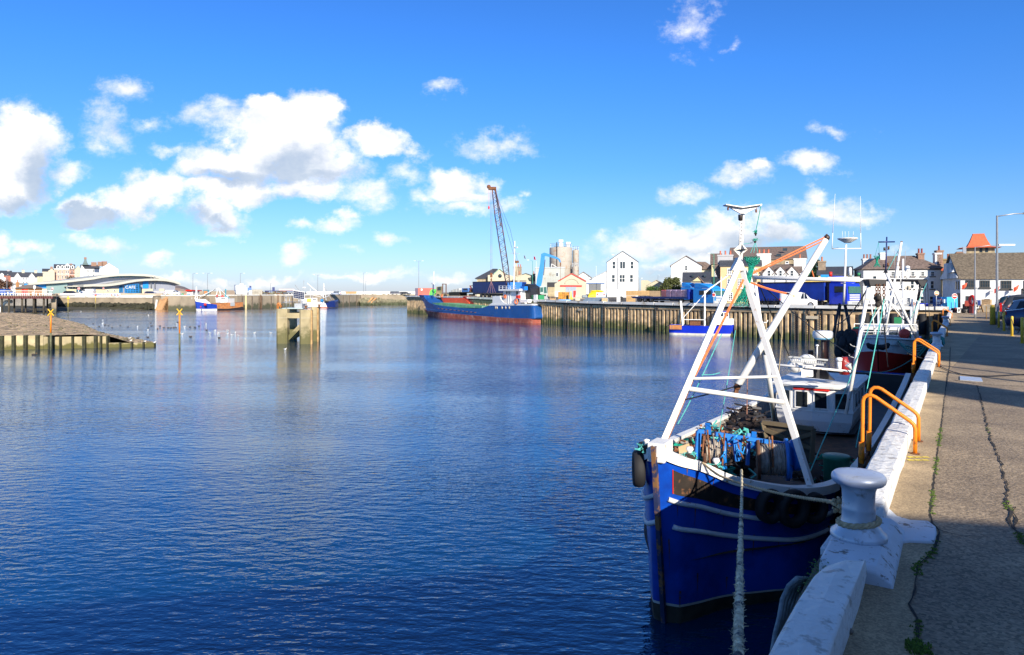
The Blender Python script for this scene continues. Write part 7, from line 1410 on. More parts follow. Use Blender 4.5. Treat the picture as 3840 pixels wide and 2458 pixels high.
PB=CRs([stem,V((2.24,11.55,2.88)),V((2.28,12.1,2.68)),V((2.46,13.1,2.45)),V((2.95,14.6,2.24)),V((3.8,16.4,2.08)),V((5.3,18.9,1.95)),V((7.0,21.6,1.86)),V((9.3,25.2,1.8)),V((12.0,29.2,1.9)),V((14.4,32.2,2.0))],5)
KL=CRs([T0,V((2.75,11.95,0)),V((2.95,12.3,0)),V((3.3,12.85,0)),V((3.9,13.7,0)),V((4.6,14.7,0)),V((5.8,16.6,0)),V((7.5,19.1,0)),V((10.3,23.2,0)),V((13.3,27.6,0)),V((15.9,31.2,0))],5)
NS=len(SB)
def hp(rail,i,q):
 r=rail[i]; k=KL[i]; d=V((r.x-k.x,r.y-k.y,0)); w=min(1,i/22)
 fl=(.62+.3*w)+(.38-.3*w)*(q**1.4 if q>0 else 0)
 if q<0:fl*=1+q*.6
 rake=V((stem.x-T0.x,stem.y-T0.y,0))*(q if q>0 else 0)*max(0,1-i/6)
 b=V((k.x,k.y,0))+(rake if i else V((stem.x-T0.x,stem.y-T0.y,0))*max(0,q))
 e=d-(V((stem.x-T0.x,stem.y-T0.y,0))*max(0,1-i/6)if i else d)
 return b+e*fl+V((0,0,r.z*q if q>0 else q*1.2))
def hband(name,rail,q0,q1,mm,i0=0,i1=NS-1,n=8,off=0.,zf=None):
 m=MB(); rg=[]
 for i in range(i0,i1+1):rg.append([hp(rail,i,q0+(q1-q0)*k/n)for k in range(n+1)])
 m.loft(rg); return tr.p(name,m,mm,w=True)
for nm,rl in(('starboard_hull',SB),('port_hull',PB)):
 hband(nm,rl,.115,.955,BLH,n=14); hband('boot_top',rl,.10,.115,mat('boot_grey',(.42,.42,.38),.7,var=.2,sc=5),n=1); hband('bottom',rl,-.6,.10,mat('bottom_paint',(.035,.032,.022),.85,var=.5,sc=4),n=4)
m=MB(); m.add([hp(SB,NS-1,1),hp(PB,NS-1,1),hp(PB,NS-1,0),hp(SB,NS-1,0)],[(0,1,2,3)]); tr.p('transom',m,BLH,w=True); a_,b_=hp(SB,NS-2,1),hp(PB,NS-2,1); m=MB(); m.ext([a_,b_,V((b_.x,b_.y,.8)),V((a_.x,a_.y,.8))],(.1,.15,0)); tr.p('stern_lining',m,BKP,w=True)
def inner(rail,i,d):k=KL[i]; v=V((k.x-rail[i].x,k.y-rail[i].y,0)); return rail[i]+(v.normalized()*min(d,v.length*.9)if v.length>1e-6 else V((0,0,0)))
for nm,rl in(('starboard_rail',SB),('port_rail',PB)):
 m=MB(); rg=[]
 for i in range(NS):a=hp(rl,i,1); o=(a-inner(rl,i,.2)); o=(o.normalized()*.04 if o.length>1e-6 else V((0,0,0))); b=inner(rl,i,.17); rg.append([a+o+V((0,0,-.13)),a+o+V((0,0,.03)),b+V((0,0,.03)),b+V((0,0,-.05))])
 m.loft(rg,close=True,sm=False,caps=True); tr.p(nm,m,WTR,w=True)
 m=MB(); m.loft([[inner(rl,i,.14)+V((0,0,-.03)),inner(rl,i,.16)+V((0,0,-min(rl[i].z-1.,.35+i*.05)))]for i in range(5,NS)]); tr.p('inner_bulwark',m,mat('bulwark_inside',(.36,.35,.33),.7,var=.25,sc=3,c2=(.30,.13,.05),patch=.25),w=True)
m=MB(); m.loft([[KL[i].lerp(V((rl[i].x,rl[i].y,0)),.62+.36*min(1,i/16))+V((0,0,1.05))for rl in(PB,SB)]for i in range(5,NS)],sm=False); tr.p('deck',m,mat('wet_deck',(.045,.032,.022),.7,var=.5,sc=3,c2=(.10,.05,.025),patch=.4,bump=.05),w=True)
m=MB(); dn=V((-.5,-.84,0)); ac=V((.84,-.5,0))
sp_=[stem+V((0,0,.02)),stem.lerp(T0,.5),T0+V((0,0,.0)),T0+V((.05,.08,-.5))]
m.loft([[p+ac*.045+dn*.0,p+ac*.035+dn*.085,p-ac*.035+dn*.085,p-ac*.045+dn*.0]for p in sp_],close=True,sm=False,caps=True); tr.p('stem_post',m,mat('stem_worn',(.02,.03,.09),.6,var=.3,sc=3,c2=(.22,.11,.045),patch=.42,ptsc=3.2,sharp=.03),w=True)
def strake(rl,i0,i1,q,r,nm='rubbing_strake'):
 m=MB(); m.tube([hp(rl,i,q(i)if callable(q)else q)+(hp(rl,i,1)-inner(rl,i,.3)).normalized()*.015 for i in range(i0,i1)],r,8); tr.p(nm,m,mat('strake_white',(.62,.64,.66),.6,var=.08,sc=4,c2=(.35,.15,.06),patch=.08,ptsc=6,sharp=.03),w=True)
for rl,n0 in((SB,3),(PB,1)):strake(rl,n0,NS,lambda i:.735-.02*min(1,i/25),.042); strake(rl,n0+(1 if rl is SB else 0),NS,lambda i:.585-.04*min(1,i/25),.042)
m=MB(); rg=[]; PNL=mat('name_panel_black',(.025,.018,.014),.6,var=.5,sc=4,c2=(.16,.07,.03),patch=.22,ptsc=7,sharp=.05)
for i in range(4,29):
 u_=(i-4)/24; o=(hp(SB,i,1)-inner(SB,i,.3)).normalized()*.008; rg.append([hp(SB,i,.775)+o,hp(SB,i,.775+(.14-.05*min(1,u_*1.5)))+o])
m.loft(rg); tr.p('name_panel',m,PNL,w=True); m=MB(); o=(hp(SB,4,1)-inner(SB,4,.3)).normalized()*.012; m.bar(hp(SB,4,.775)+o,hp(SB,4,.915)+o,.012); tr.p('panel_edge',m,RED,w=True)
p=hp(SB,27,.86); q=hp(SB,28,.86); az_=math.atan2((q-p).y,(q-p).x); text('lettering','29',.26,p+(hp(SB,27,1)-inner(SB,27,.3)).normalized()*.03,mat('number_grey',(.25,.27,.3)),tr.o,rz=az_,inv=tr.inv)
m=MB(); m.T=Matrix.Translation(stem+V((.05,.06,-.16)))@Matrix.Rotation(1.05,4,'Z'); m.box(-.06,-.15,-.1,.42,.14,.215); tr.p('stem_head',m,WTR,w=True,bev=.02)
for i,q_,L_,w_ in((5,.735,.10,.012),(9,.735,.16,.02),(14,.735,.12,.014),(18,.585,.2,.018),(24,.735,.1,.02),(12,.95,.12,.015),(7,.955,.07,.02),(21,.585,.12,.02),(16,.95,.09,.012),(3,.5,.2,.015),(10,.3,.16,.02),(15,.25,.1,.03),(6,.2,.12,.03)):
 o=(hp(SB,i,1)-inner(SB,i,.3)).normalized()*.006; dd=(hp(SB,i+1,.5)-hp(SB,i,.5)).normalized(); m=MB()
 m.loft([[hp(SB,i,q_-L_*k/4)+o-dd*w_*(1-k/4)*R.uniform(.6,1),hp(SB,i,q_-L_*k/4)+o+dd*w_*(1-k/4)*R.uniform(.6,1)]for k in range(5)],sm=False); tr.p('rust_streak',m,mat('rust_streak',(.13,.055,.03),.85,var=.4,sc=12,c2=(.01,.05,.3),patch=.35,ptsc=18),w=True)
def tyre(c_,axis,r=.28,nm='tyre_fender'):
 m=MB(); a=V(axis).normalized(); z=V((0,0,1)); s_=a.cross(z).normalized(); up_=s_.cross(a); ring=[]
 for k in range(28):
  g=k*2*math.pi/28; d=s_*math.cos(g)+up_*math.sin(g); ring.append([c_+d*(r*rr)+a*aa for rr,aa in((.55,-.07),(.85,-.1),(.97,-.07),(1,0),(.97,.07),(.85,.1),(.55,.07),(.5,0))])
 ring.append(ring[0]); m.loft(ring,close=True); return tr.p(nm,m,RUB,w=True)
tyre(V((2.15,11.75,2.55)),(-1,.12,0),.31); tyre(V((2.32,12.15,2.72)),(-1,.15,0),.2)
for i,r in((19,.30),(22,.34),(25,.28),(30,.3)):o=(hp(SB,i,1)-inner(SB,i,.3)).normalized(); tyre(hp(SB,i,.84)+o*.11,o,r)
def rod(nm,a,b,r0,r1=None,mm=WTR,n=10,on=None):
 k_=.5 if V(a).y>17 else 1; r0*=k_; r1=r1 and r1*k_; m=MB(); m.tube([V(a),V(b)],[r0,r1 or r0],n); return tr.p(nm,m,mm,w=True,on=on)
ap=P('H',833,660,14.0); fL,fR,fB=P('J',170,1040,12.0),P('J',1492,1352,12.55),V((7.6,20.4,1.05))
aL,aR=P('H',798,690,13.95),P('H',862,690,14.0)
rod('mast_leg',fL,aL,.074,.07,n=4); rod('mast_leg',fR,aR,.074,.07,n=4); 
def onl(a,b,t):return a.lerp(b,t)
m=MB(); m.add([P('H',758,682,13.9),P('H',886,684,13.9),P('H',858,600,14),P('H',844,560,14),P('H',820,560,14),P('H',806,600,14)],[(0,1,2,3,4,5)]); m.v+=[p+V((0,.22,0))for p in m.v[:6]]; m.f+=[(6,7,8,9,10,11)]+[(i,(i+1)%6,6+(i+1)%6,6+i)for i in range(6)]; m.sm=[False]*len(m.f); tr.p('apex_plate',m,WTR,w=True,bev=.01)
rod('topmast',P('H',835,600,14.1),P('H',862,98,14.1),.042,.036,n=4); rod('topmast_rung_rail',P('H',824,450,14.0),P('H',838,225,14.0),.011)
for k in range(7):y=440-k*34; rod('rung',P('H',822+k*2.3,y,14.0),P('H',850+k*1.6,y,14.1),.012)
for x in(722,1015):pass
m=MB(); m.ext([P('H',702,66,14),P('H',852,90,14),P('H',872,92,14),P('H',1038,64,14),P('H',1038,76,14),P('H',880,152,14),P('H',838,152,14),P('H',720,86,14),P('H',702,78,14)],(0,.06,0)); m.ext([P('H',702,64,13.92),P('H',860,88,13.92),P('H',1038,62,13.92),P('H',1038,70,13.92),P('H',862,98,13.92),P('H',702,72,13.92)],(0,.22,0)); tr.p('crosstree',m,WTR,w=True)
m=MB(); c_=P('H',836,190,13.9); m.lathe(c_,[(.0,-.07),(.025,-.065),(.042,-.05),(.045,.045),(.04,.06),(0,.06)],16); tr.p('mast_lamp',m,DKM,w=True)
for x,y in((720,108),(982,128)):m=MB(); c_=P('H',x,y,13.95); m.sph(c_,.034,10,8,(.6,.5,1.2)); m.bar(c_+V((0,0,.03)),c_+V((0,0,.08)),.01); tr.p('pulley',m,RST,w=True)
c_=P('H',838,490,13.9); m=MB(); r=.15; pt=[V((r*.95,0,0)),V((-r*.95,0,0)),V((.04,-r*.8,.01)),V((-.04,r*.8,0)),V((.02,0,r*.85)),V((-.02,0,-r*.85))]
m.add([c_+p for p in(pt[0],pt[4],pt[1],pt[5])],[(0,1,2,3)]); m.add([c_+p for p in(pt[2],pt[4],pt[3],pt[5])],[(0,1,2,3)]); m.add([c_+p for p in(pt[0],pt[2],pt[1],pt[3])],[(0,1,2,3)]); tr.p('radar_reflector',m,mat('reflector_steel',(.5,.47,.42),.35,.7),w=True)
k1=(onl(fL,aL,(1040-418)/1e3*.985),onl(fR,aR,.72)); rod('cross_bar',P('J',470,422,12.75),P('J',1195,404,13.1),.027); rod('cross_bar',P('J',425,510,12.65),P('J',1252,628,12.95),.046)
for y in(1160,1235,1330,1415):a=P('H',1090 if y<1300 else 1105,y+5,14.9); rod('step_peg',P('H',1040,y+8,14.9),P('H',1080,y+8,14.9),.012); rod('step_peg',P('H',1080,y+8,14.9),P('H',1090,y-15,14.9),.012)
rod('back_stay_leg',P('H',905,700,14.3),P('J',1100,200,15.5),.06,n=8); rod('back_stay_leg',P('J',1100,200,15.5),P('J',1175,790,17.2),.06,n=8)
rod('derrick',P('J',855,480,13.6),P('H',1628,400,14.6),.075,.065,n=14); m=MB(); c_=P('H',1640,378,14.6); m.sph(c_,.065,10,6); m.bar(c_+V((.03,0,-.03)),c_+V((-.06,0,-.2)),.035); m.bar(c_,c_+V((0,0,.08)),.03); tr.p('derrick_head',m,DKM,w=True); m=MB(); c_=P('J',850,495,13.6); m.sph(c_,.07,8,6); m.bar(c_,c_+V((-.05,0,-.22)),.07); tr.p('derrick_heel',m,RST,w=True)
gA,gB=P('H',975,755,20.3),P('F',545,965,18.6)
rod('gantry_beam',P('H',930,748,20.4),P('O',1110,200,18.5),.105,n=16); rod('gantry_leg',P('H',975,800,20.3),P('J',1180,800,20.6),.09,n=12); rod('gantry_leg',P('F',548,1010,18.6),P('I',855,1010,18.4),.1,.09,n=14)
for c,x0,y0,x1,y1,Y in(('H',925,735,990,790,20.3),('O',862,172,1118,270,18.45)):m=MB(); m.ext([P(c,x0,y0,Y),P(c,x1,y0+8,Y),P(c,x1,y1,Y),P(c,x0+25,y1,Y)],(0,.3,0)); tr.p('block_box',m,BKP,w=True,bev=.02)
for y in(1090,1240,1440):pass
for x,y in((640,1090),(620,1240),(560,1320)):a=P('O',x,y,18.3); rod('step_peg',a,P('O',x+75,y+22,18.3),.014); rod('step_peg',a,P('O',x-25,y-25,18.3),.014)
rod('wheelhouse_bar',P('I',100,528,21.0),P('I',900,600,20.2),.07,n=12)
d_=V((DX,DY,0)); s_=V((DY,-DX,0)); wc=V((9.55,21.9,0)); hw=1.13
def wpt(a,b,z):return wc+d_*a+s_*b+V((0,0,z))
WHM=mat('wheelhouse_white',(.82,.82,.80),.5,var=.05,sc=2,c2=(.45,.28,.14),patch=.06,ptsc=3.5)
def outl(k=1.,z0=0,e=0.):return[wpt(-.28-e,0,z0),wpt(-.24-e,-hw*.5*k,z0),wpt(-.05-e,-hw*k,z0),wpt(3.2+e,-hw*k,z0),wpt(3.2+e,hw*k,z0),wpt(-.05-e,hw*k,z0),wpt(-.24-e,hw*.5*k,z0)]
m=MB(); m.loft([outl(.86,1.12,-.12),outl(.97,1.5,-.02),outl(1.,1.85),outl(1.,2.55)],close=True,caps=True,sm=False); o=tr.p('wheelhouse',m,WHM,w=True)
m=MB(); m.loft([outl(1.1,2.55,.12),outl(1.12,2.62,.14),outl(1.02,2.68,.02)],close=True,caps=True,sm=False); tr.p('wheelhouse_roof',m,WHM,w=True)
m=MB(); m.loft([outl(1.02,1.80,.02),outl(1.02,1.84,.02)],close=True,caps=True,sm=False); tr.p('belt_moulding',m,WHM,w=True); m=MB(); m.loft([outl(1.03,1.14,-.09),outl(1.03,1.18,-.09)],close=True,caps=True,sm=False); tr.p('base_strip',m,DKM,w=True)
for b in(-.83,-.30,.25,.80):
 a=-.27+.19*abs(b)/hw*(1 if abs(b)>.5 else .4); rz=(-1 if b<0 else 1)*(.34 if abs(b)>.5 else .06)
 c_=wpt(a-.03,b,2.17); t2=(s_*math.cos(rz)+d_*math.sin(rz)*1); n2=(d_*math.cos(rz)-s_*math.sin(rz))
 def rc(w_,h,y0,y1,cz=0):m=MB(); m.ext([c_+t2*-w_+V((0,0,cz-h))+n2*y0,c_+t2*w_+V((0,0,cz-h))+n2*y0,c_+t2*w_+V((0,0,cz+h))+n2*y0,c_+t2*-w_+V((0,0,cz+h))+n2*y0],n2*(y1-y0)); return m
 o2=tr.p('window_frame',rc(.215,.285,-.02,.1),WTR,w=True,on=None); tr.p('pane',rc(.165,.235,-.035,.1),CGL,w=True,on=o2)
for a in(.45,1.2,2.0):
 c_=wpt(a,hw+.005,2.17); m=MB(); m.ext([c_+d_*-.28+V((0,0,-.26)),c_+d_*.28+V((0,0,-.26)),c_+d_*.28+V((0,0,.26)),c_+d_*-.28+V((0,0,.26))],s_*.03); o2=tr.p('window_frame',m,WTR,w=True); m=MB(); m.ext([c_+d_*-.22+V((0,0,-.2)),c_+d_*.22+V((0,0,-.2)),c_+d_*.22+V((0,0,.2)),c_+d_*-.22+V((0,0,.2))],s_*.04); tr.p('pane',m,CGL,w=True,on=o2)
m=MB(); m.ext([wpt(-.34,-.55,2.47),wpt(-.34,.5,2.47),wpt(-.34,.5,2.6),wpt(-.34,-.55,2.6)],d_*.1); tr.p('red_name_board',m,RED,w=True)
for x,y,r,Y in(('365',545,.25,22.0),('480',510,.29,22.5)):m=MB(); c_=P('I',float(x),y,Y); m.sph(c_,r,20,12,(1,1,.9)); tr.p('radome',m,WPT,w=True)
m=MB(); m.ext([P('I',425,480,21.9),P('I',535,490,21.9),P('I',535,650,21.9),P('I',425,655,21.9)],d_*.25); tr.p('white_locker',m,WPT,w=True); m=MB(); m.ext([P('I',455,655,22),P('I',520,620,22),P('I',545,580,22),P('I',655,580,22),P('I',690,640,22),P('I',740,685,22)],d_*.2); tr.p('black_cowl',m,BKP,w=True)
m=MB()
for k in range(18):m.bar(P('I',318+k*19.5,475+k*1.9,21.5),P('I',318+k*19.5,505+k*1.9,21.5),.02)
m.bar(P('I',298,457,21.5),P('I',676,490,21.5),.05); m.bar(P('I',315,503,21.5),P('I',660,538,21.5),.05); tr.p('roof_basket',m,GRY,w=True)
m=MB(); c_=P('I',630,248,22.5); m.lathe(c_,[(.27,-.11),(.305,-.08),(.31,.03),(.30,.10),(.27,.135),(0,.14)],32); tr.p('radar_dome',m,WPT,w=True); m=MB(); m.lathe(c_+V((0,0,-.15)),[(.20,0),(.29,.05),(.27,.065)],32); tr.p('radar_base',m,mat('radar_blue',(.15,.45,.7),.4),w=True)
rod('exhaust_pipe',P('I',650,300,22.8),P('I',650,480,22.8),.23,mm=mat('exhaust_brown',(.15,.06,.045),.8,var=.3),n=20); rod('radar_post',P('I',632,300,22.5),P('I',632,510,22.5),.07,mm=DKM)
rod('aerial',P('I',576,345,22),P('I',574,470,22),.04); m=MB(); m.sph(P('I',576,350,22),.055,10,6,(1,1,.6)); tr.p('satellite_puck',m,WPT,w=True); m=MB(); m.lathe(P('I',788,500,21),[(.08,0),(.09,.025),(.09,.09),(.05,.11)],16); m.cyl(P('I',788,505,21),P('I',788,600,21),.065,n=12); tr.p('white_cap_vent',m,WPT,w=True)
m=MB(); c_=P('I',838,540,21.2); m.lathe(c_,[(0,-.3),(.14,-.28),(.14,.12),(.1,.18),(.09,.25),(0,.25)],18); tr.p('gas_cylinder',m,mat('cylinder_red',(.32,.02,.02),.5),w=True)
m=MB(); c_=P('I',885,555,20.4); m.T=Matrix.Translation(c_)@Matrix.Rotation(-.6,4,'Y'); m.lathe((0,0,0),[(.03,-.1),(.08,.06),(.085,.08)],14); tr.p('flood_lamp',m,WPT,w=True)
for x in(500,527):rod('vent_pipe',P('I',x,395,23.5),P('I',x,450,23.5),.09,mm=DKM)
for(x0,y0),(x1,y1),r in(((245,1210),(170,1500),.1),((300,1230),(372,1520),.12),((255,1230),(215,1500),.06)):rod('aft_gallows',P('F',x0,y0,27.5),P('F',x1,y1+60,27),r,mm=BKP)
rod('signal_mast',P('F',285,1215,27.5),P('F',310,600,27.5),.095,.07); rod('signal_mast_yard',P('F',165,643,27.5),P('F',465,640,27.5),.04); rod('black_yard',P('F',130,1222,27.5),P('F',440,1226,27.5),.05,mm=BKP)
for x0,x1,y1 in((165,197,75),(462,458,100)):rod('whip_aerial',P('F',x0,640,27.5),P('F',x0+(x1-x0)*.25,480,27.5),.03); rod('whip_aerial',P('F',x0+(x1-x0)*.25,480,27.5),P('F',x1,y1,27.5),.028,.012)
m=MB(); m.lathe(P('F',326,548,27.5),[(.12,-.13),(.16,-.10),(.36,.015),(.38,.04),(.36,.06),(.0,.075)],36); tr.p('satellite_dish',m,WPT,w=True)
for x in(272,300,337,385):rod('small_aerial',P('F',x,525,27.5),P('F',x,462,27.5),.012)
m=MB(); m.lathe(P('F',352,870,27),[(.07,-.2),(.05,.12),(0,.14)],10); tr.p('aerial_cone',m,WPT,w=True); m=MB(); m.lathe(P('F',440,908,27),[(.05,-.05),(.055,.06),(0,.07)],10); tr.p('green_lamp',m,GRN,w=True); m=MB(); m.lathe(P('F',150,905,27),[(.06,-.09),(.06,.09)],10); tr.p('red_lamp',m,RED,w=True); rod('lamp_yard',P('F',120,940,27),P('F',450,938,27),.05)
m=MB(); m.T=None
for k in range(26):m.sph(P('O',560+R.uniform(-70,90),1050+R.uniform(-120,130),25.5)+V((0,R.uniform(-.3,.3),0)),R.uniform(.1,.2),8,6,(1,1,1.5))
tr.p('black_net_bundle',m,mat('net_black',(.012,.014,.02),.8,var=.5,sc=3,bump=.2,bsc=6),w=True)
WR=tex_lines(mat('wound_wire',(.42,.37,.31),.75,var=.35,sc=8,bump=.05,bsc=25),0,14,0,.45,.3)
def winch(ca,cb,r,nm='winch_drum'):
 a,b=V(ca),V(cb); ax=(b-a).normalized(); m=MB(); m.tube([a,b],r*.74,28); tr.p(nm,m,WR,w=True)
 for k in range(12):m=MB(); p=a.lerp(b,(k+.5)/12); q=b-a; s1=ax.cross(V((0,0,1))).normalized(); u1=s1.cross(ax); m.tube([p+(s1*math.cos(g*.3927)+u1*math.sin(g*.3927))*r*.76+ax*R.uniform(-.01,.01)for g in range(16)],.013,5,close=True); tr.p('wire_turn',m,WR,w=True)
 for p,mm in((a,mat('flange_rust',(.11,.05,.03),.8,var=.4,sc=5)),(b,MBL)):m=MB(); m.tube([p-ax*.03,p+ax*.03],r,32); tr.p('flange',m,mm,w=True)
winch(P('J',570,1060,13.62),P('J',745,1070,13.5),.33); winch(P('J',1035,1120,13.42),P('J',1285,1130,13.27),.40)
for pts,w_ in(([(505,880,13.4),(560,884,13.4)],.07),([(660,905,13.3),(1310,1000,13.4)],.075),([(515,880,13.4),(495,1120,13.4)],.09),([(1320,990,13.5),(1290,1290,13.3)],.12),([(770,930,13.3),(790,1010,13.3)],.07),([(950,900,13.5),(940,1180,13.4)],.06),([(830,960,13.2),(850,1140,13.2)],.08),([(880,950,13.4),(870,1130,13.2)],.06),([(1000,900,13.6),(990,1020,13.3)],.09),([(590,830,14),(600,890,13.6)],.1)):
 m=MB(); m.bar(P('J',*pts[0]),P('J',*pts[1]),w_); tr.p('winch_frame',m,MBL,w=True)
m=MB(); c_=P('J',1370,1120,13.4); m.lathe(c_,[(0,-.1),(.22,-.1),(.24,0),(.22,.06),(.12,.1),(0,.1)],24,'X'); tr.p('warping_head',m,MBL,w=True)
m=MB(); m.ext([P('J',1290,985,13.6),P('J',1330,955,13.6),P('J',1370,985,13.6),P('J',1385,1180,13.5),P('J',1290,1300,13.4),P('J',1275,1130,13.5)],(.05,.1,0)); tr.p('winch_side_plate',m,MBL,w=True)
for x,y in((805,848),(1022,880)):
 c_=P('J',x,y,13.7); m=MB(); m.tube([c_+V((.13*math.cos(k*.3927),.13*math.sin(k*.3927),0))for k in range(16)],.014,6,close=True); [m.bar(c_,c_+V((.13*math.cos(k*1.57),.13*math.sin(k*1.57),0)),.012)for k in range(4)]; m.bar(c_,c_-V((0,0,.3)),.02); tr.p('handwheel',m,DKM,w=True)
for _ in range(34):
 c_=P('J',R.uniform(690,930),R.uniform(930,1180),R.uniform(12.9,13.4)); m=MB(); q=V((R.uniform(-.06,.06),R.uniform(-.06,.06),R.uniform(-.13,.13))); m.tube([c_-q,c_,c_+q+V((R.uniform(-.05,.05),0,0))],R.uniform(.008,.022),7); tr.p('hydraulic_hose',m,R.choice((DKM,RST,MBL,LBL,BKP)),w=True)
for x0,y0,x1,y1,mm in((590,870,612,1180,RST),(740,900,720,1190,RST),(1130,930,1150,1250,DKM),(1155,920,1165,1200,RST),(640,900,655,1040,DKM),(560,920,545,1100,RST)):m=MB(); m.bar(P('J',x0,y0,13.1),P('J',x1,y1,13.0),.028); tr.p('guide_bar',m,mm,w=True)
td=[P('J',1075,800,16.6),P('J',1520,855,15.9),P('J',1505,1150,15.9),P('J',1150,1105,16.6)]; m=MB(); m.ext(td,d_*.08); o=tr.p('trawl_door',m,mat('door_brown_grey',(.085,.07,.05),.8,var=.3,sc=3,c2=(.16,.08,.04),patch=.25),w=True)
for a,b in((td[0],td[1]),(td[1],td[2]),(td[3],td[0]),(td[0].lerp(td[3],.2),td[1].lerp(td[2],.6)),(td[1].lerp(td[2],.15),td[3].lerp(td[0],.3))):m=MB(); m.bar(a-d_*.05,b-d_*.05,.09); tr.p('door_edge',m,mat('door_edge',(.13,.10,.06),.8),w=True)
def heap(nm,c_,rx,ry,h,cols,n=150,size=.16,seed=5):
 rr=random.Random(seed)
 for ci,mm in enumerate(cols):
  m=MB()
  for _ in range(n//len(cols)):
   a=rr.uniform(0,6.28); r=rr.random()**.5; p=V(c_)+V((rx*r*math.cos(a),ry*r*math.sin(a),h*(1-r*r)*rr.uniform(.7,1.05))); pts=[p]
   for k in range(3):pts.append(pts[-1]+V((rr.gauss(0,1),rr.gauss(0,1),rr.gauss(0,.5)))*size*.6)
   m.tube(pts,size*rr.uniform(.1,.3),4,sq=True)
  m_=tr.p(nm,m,mm,w=True); m_['kind']='stuff'
  m=MB(); m.sph(V(c_),1,14,8,(rx*.9,ry*.9,h*.85))if ci==0 else None
  if ci==0:tr.p(nm+'_core',m,mat('net_core',(.03,.02,.015),.95),w=True)
NR=mat('net_rust',(.26,.10,.045),.9,var=.5,sc=8); NB_=mat('net_dark',(.035,.022,.018),.9,var=.5,sc=8)
heap('net_pile',(3.9,14.9,1.7),.7,1.4,.55,(NR,NB_,NET),260); heap('net_pile',(5.2,17.2,1.5),.8,1.6,.65,(NR,NB_,TRQ),300,seed=6); heap('net_pile',(6.9,20.1,1.4),.7,1.5,.75,(BKP,NB_),200,seed=7); heap('net_pile',(2.95,13.2,2.1),.28,.5,.35,(NR,NB_),90,.09,8)
heap('deck_gear',(5.9,13.7,1.05),.8,.6,.3,(NB_,NR,BKP,TRQ),160,.1,9); heap('deck_gear',(8.0,17.0,1.05),1.4,1.4,.35,(NB_,BKP,NET),220,.12,10); heap('deck_gear',(4.6,12.9,1.05),.9,.5,.35,(NB_,RST,DKM),120,.1,12)
for i in(8,13):c_=inner(SB,i,.1)+V((0,0,.03)); m=MB(); m.lathe(c_,[(.05,0),(.035,.05),(.035,.1),(.065,.14),(.05,.18),(0,.19)],12); tr.p('mooring_post',m,WTR,w=True); heap('rope_turns',c_+V((0,0,.02)),.12,.12,.08,(TRQ,),40,.04,20+i)
c_=hp(PB,4,1); heap('rope_turns',c_+V((0,.1,.0)),.12,.15,.1,(TRQ,),40,.05,33); m=MB(); m.lathe(c_+V((0,.1,0)),[(.05,0),(.035,.12),(.06,.16),(0,.18)],10); tr.p('mooring_post',m,WTR,w=True)
c_=P('J',1570,1350,13.2); m=MB(); b0=V((6.8,14.5,1.06)); m.lathe(b0,[(.235,0),(.26,.98),(.275,1.0),(.275,1.05),(.25,1.07),(0,1.08)],32); single('green_barrel',m,BIN,'dark green plastic barrel with lid standing on the trawler deck','barrel')
m=MB(); m.ext([P('J',335,1020,12.6),P('J',425,990,12.9),P('J',455,1080,12.8),P('J',410,1120,12.6),P('J',345,1095,12.5)],(.02,.05,0)); tr.p('plywood_sheet',m,mat('ply_pale',(.50,.36,.2),.8),w=True)
def line(c1,x1,y1,Y1,c2,x2,y2,Y2,r,mm,s=0.):m=MB(); m.tube(sag(P(c1,x1,y1,Y1),P(c2,x2,y2,Y2),s,10),r,5); tr.p('rigging_line',m,mm,w=True)
line('H',925,715,14.1,'H',1625,372,14.6,.016,ORR,-.01); line('H',925,725,14.1,'H',1640,392,14.6,.016,ORR); line('H',920,790,14.2,'H',1310,905,14.4,.022,ORR,.03); line('H',862,770,13.9,'J',480,395,12.9,.024,ORR,.02); line('J',480,395,12.9,'J',230,980,12.2,.02,BRR,.0)
line('J',715,30,13.5,'J',530,430,13,.009,TRQ); line('J',530,430,13,'J',330,820,12.6,.009,TRQ,.02); line('J',835,0,13.6,'J',770,420,13.5,.008,TRQ); line('J',770,420,13.5,'J',690,890,13.4,.008,TRQ); line('J',820,495,13.5,'J',400,605,12.6,.014,BKP,.01); line('J',945,0,14,'J',935,780,13.9,.01,BRR)
line('J',1245,0,16,'J',1200,560,16.4,.012,MAN); line('J',1840,420,16.2,'J',1490,1230,12.9,.011,TRQ); line('O',1090,420,18.4,'O',880,1540,17.6,.014,TRQ); line('O',1030,420,18.4,'O',610,1540,17.8,.011,TRQ); line('I',1140,330,17.8,'I',950,1330,15.2,.012,TRQ); line('H',1000,790,15.2,'H',1290,1480,17,.012,BKP); line('H',1010,790,15.2,'I',900,440,20,.012,BKP,.1); line('O',880,250,18.5,'O',430,800,24,.018,BKP,.2); line('O',1035,380,18.4,'O',1140,1380,19,.016,BKP); line('H',1690,480,20,'H',1750,470,27,.006,BKP)
line('J',700,370,13.2,'J',540,385,12.9,.008,TRQ,.02); line('H',950,425,14,'H',862,438,14,.006,TRQ); line('H',1025,85,14,'H',975,330,14.05,.008,NET,.02)
for x0,y0,x1,y1 in((1620,430,1450,690),(1500,680,1520,745)):line('H',x0,y0,14.6,'H',x1,y1,14.5,.012,ORR)
m=MB(); a,b=P('H',1470,680,14.5),P('H',1440,735,14.45)
for k in range(9):p=a.lerp(b,k/8); m.tube([p+V((.078*math.cos(g*.628),.078*math.sin(g*.628),.03*math.cos(g*.628)))for g in range(10)],.012,5,close=True)
tr.p('rope_lashing',m,mat('lashing_green',(.01,.10,.07),.8),w=True)
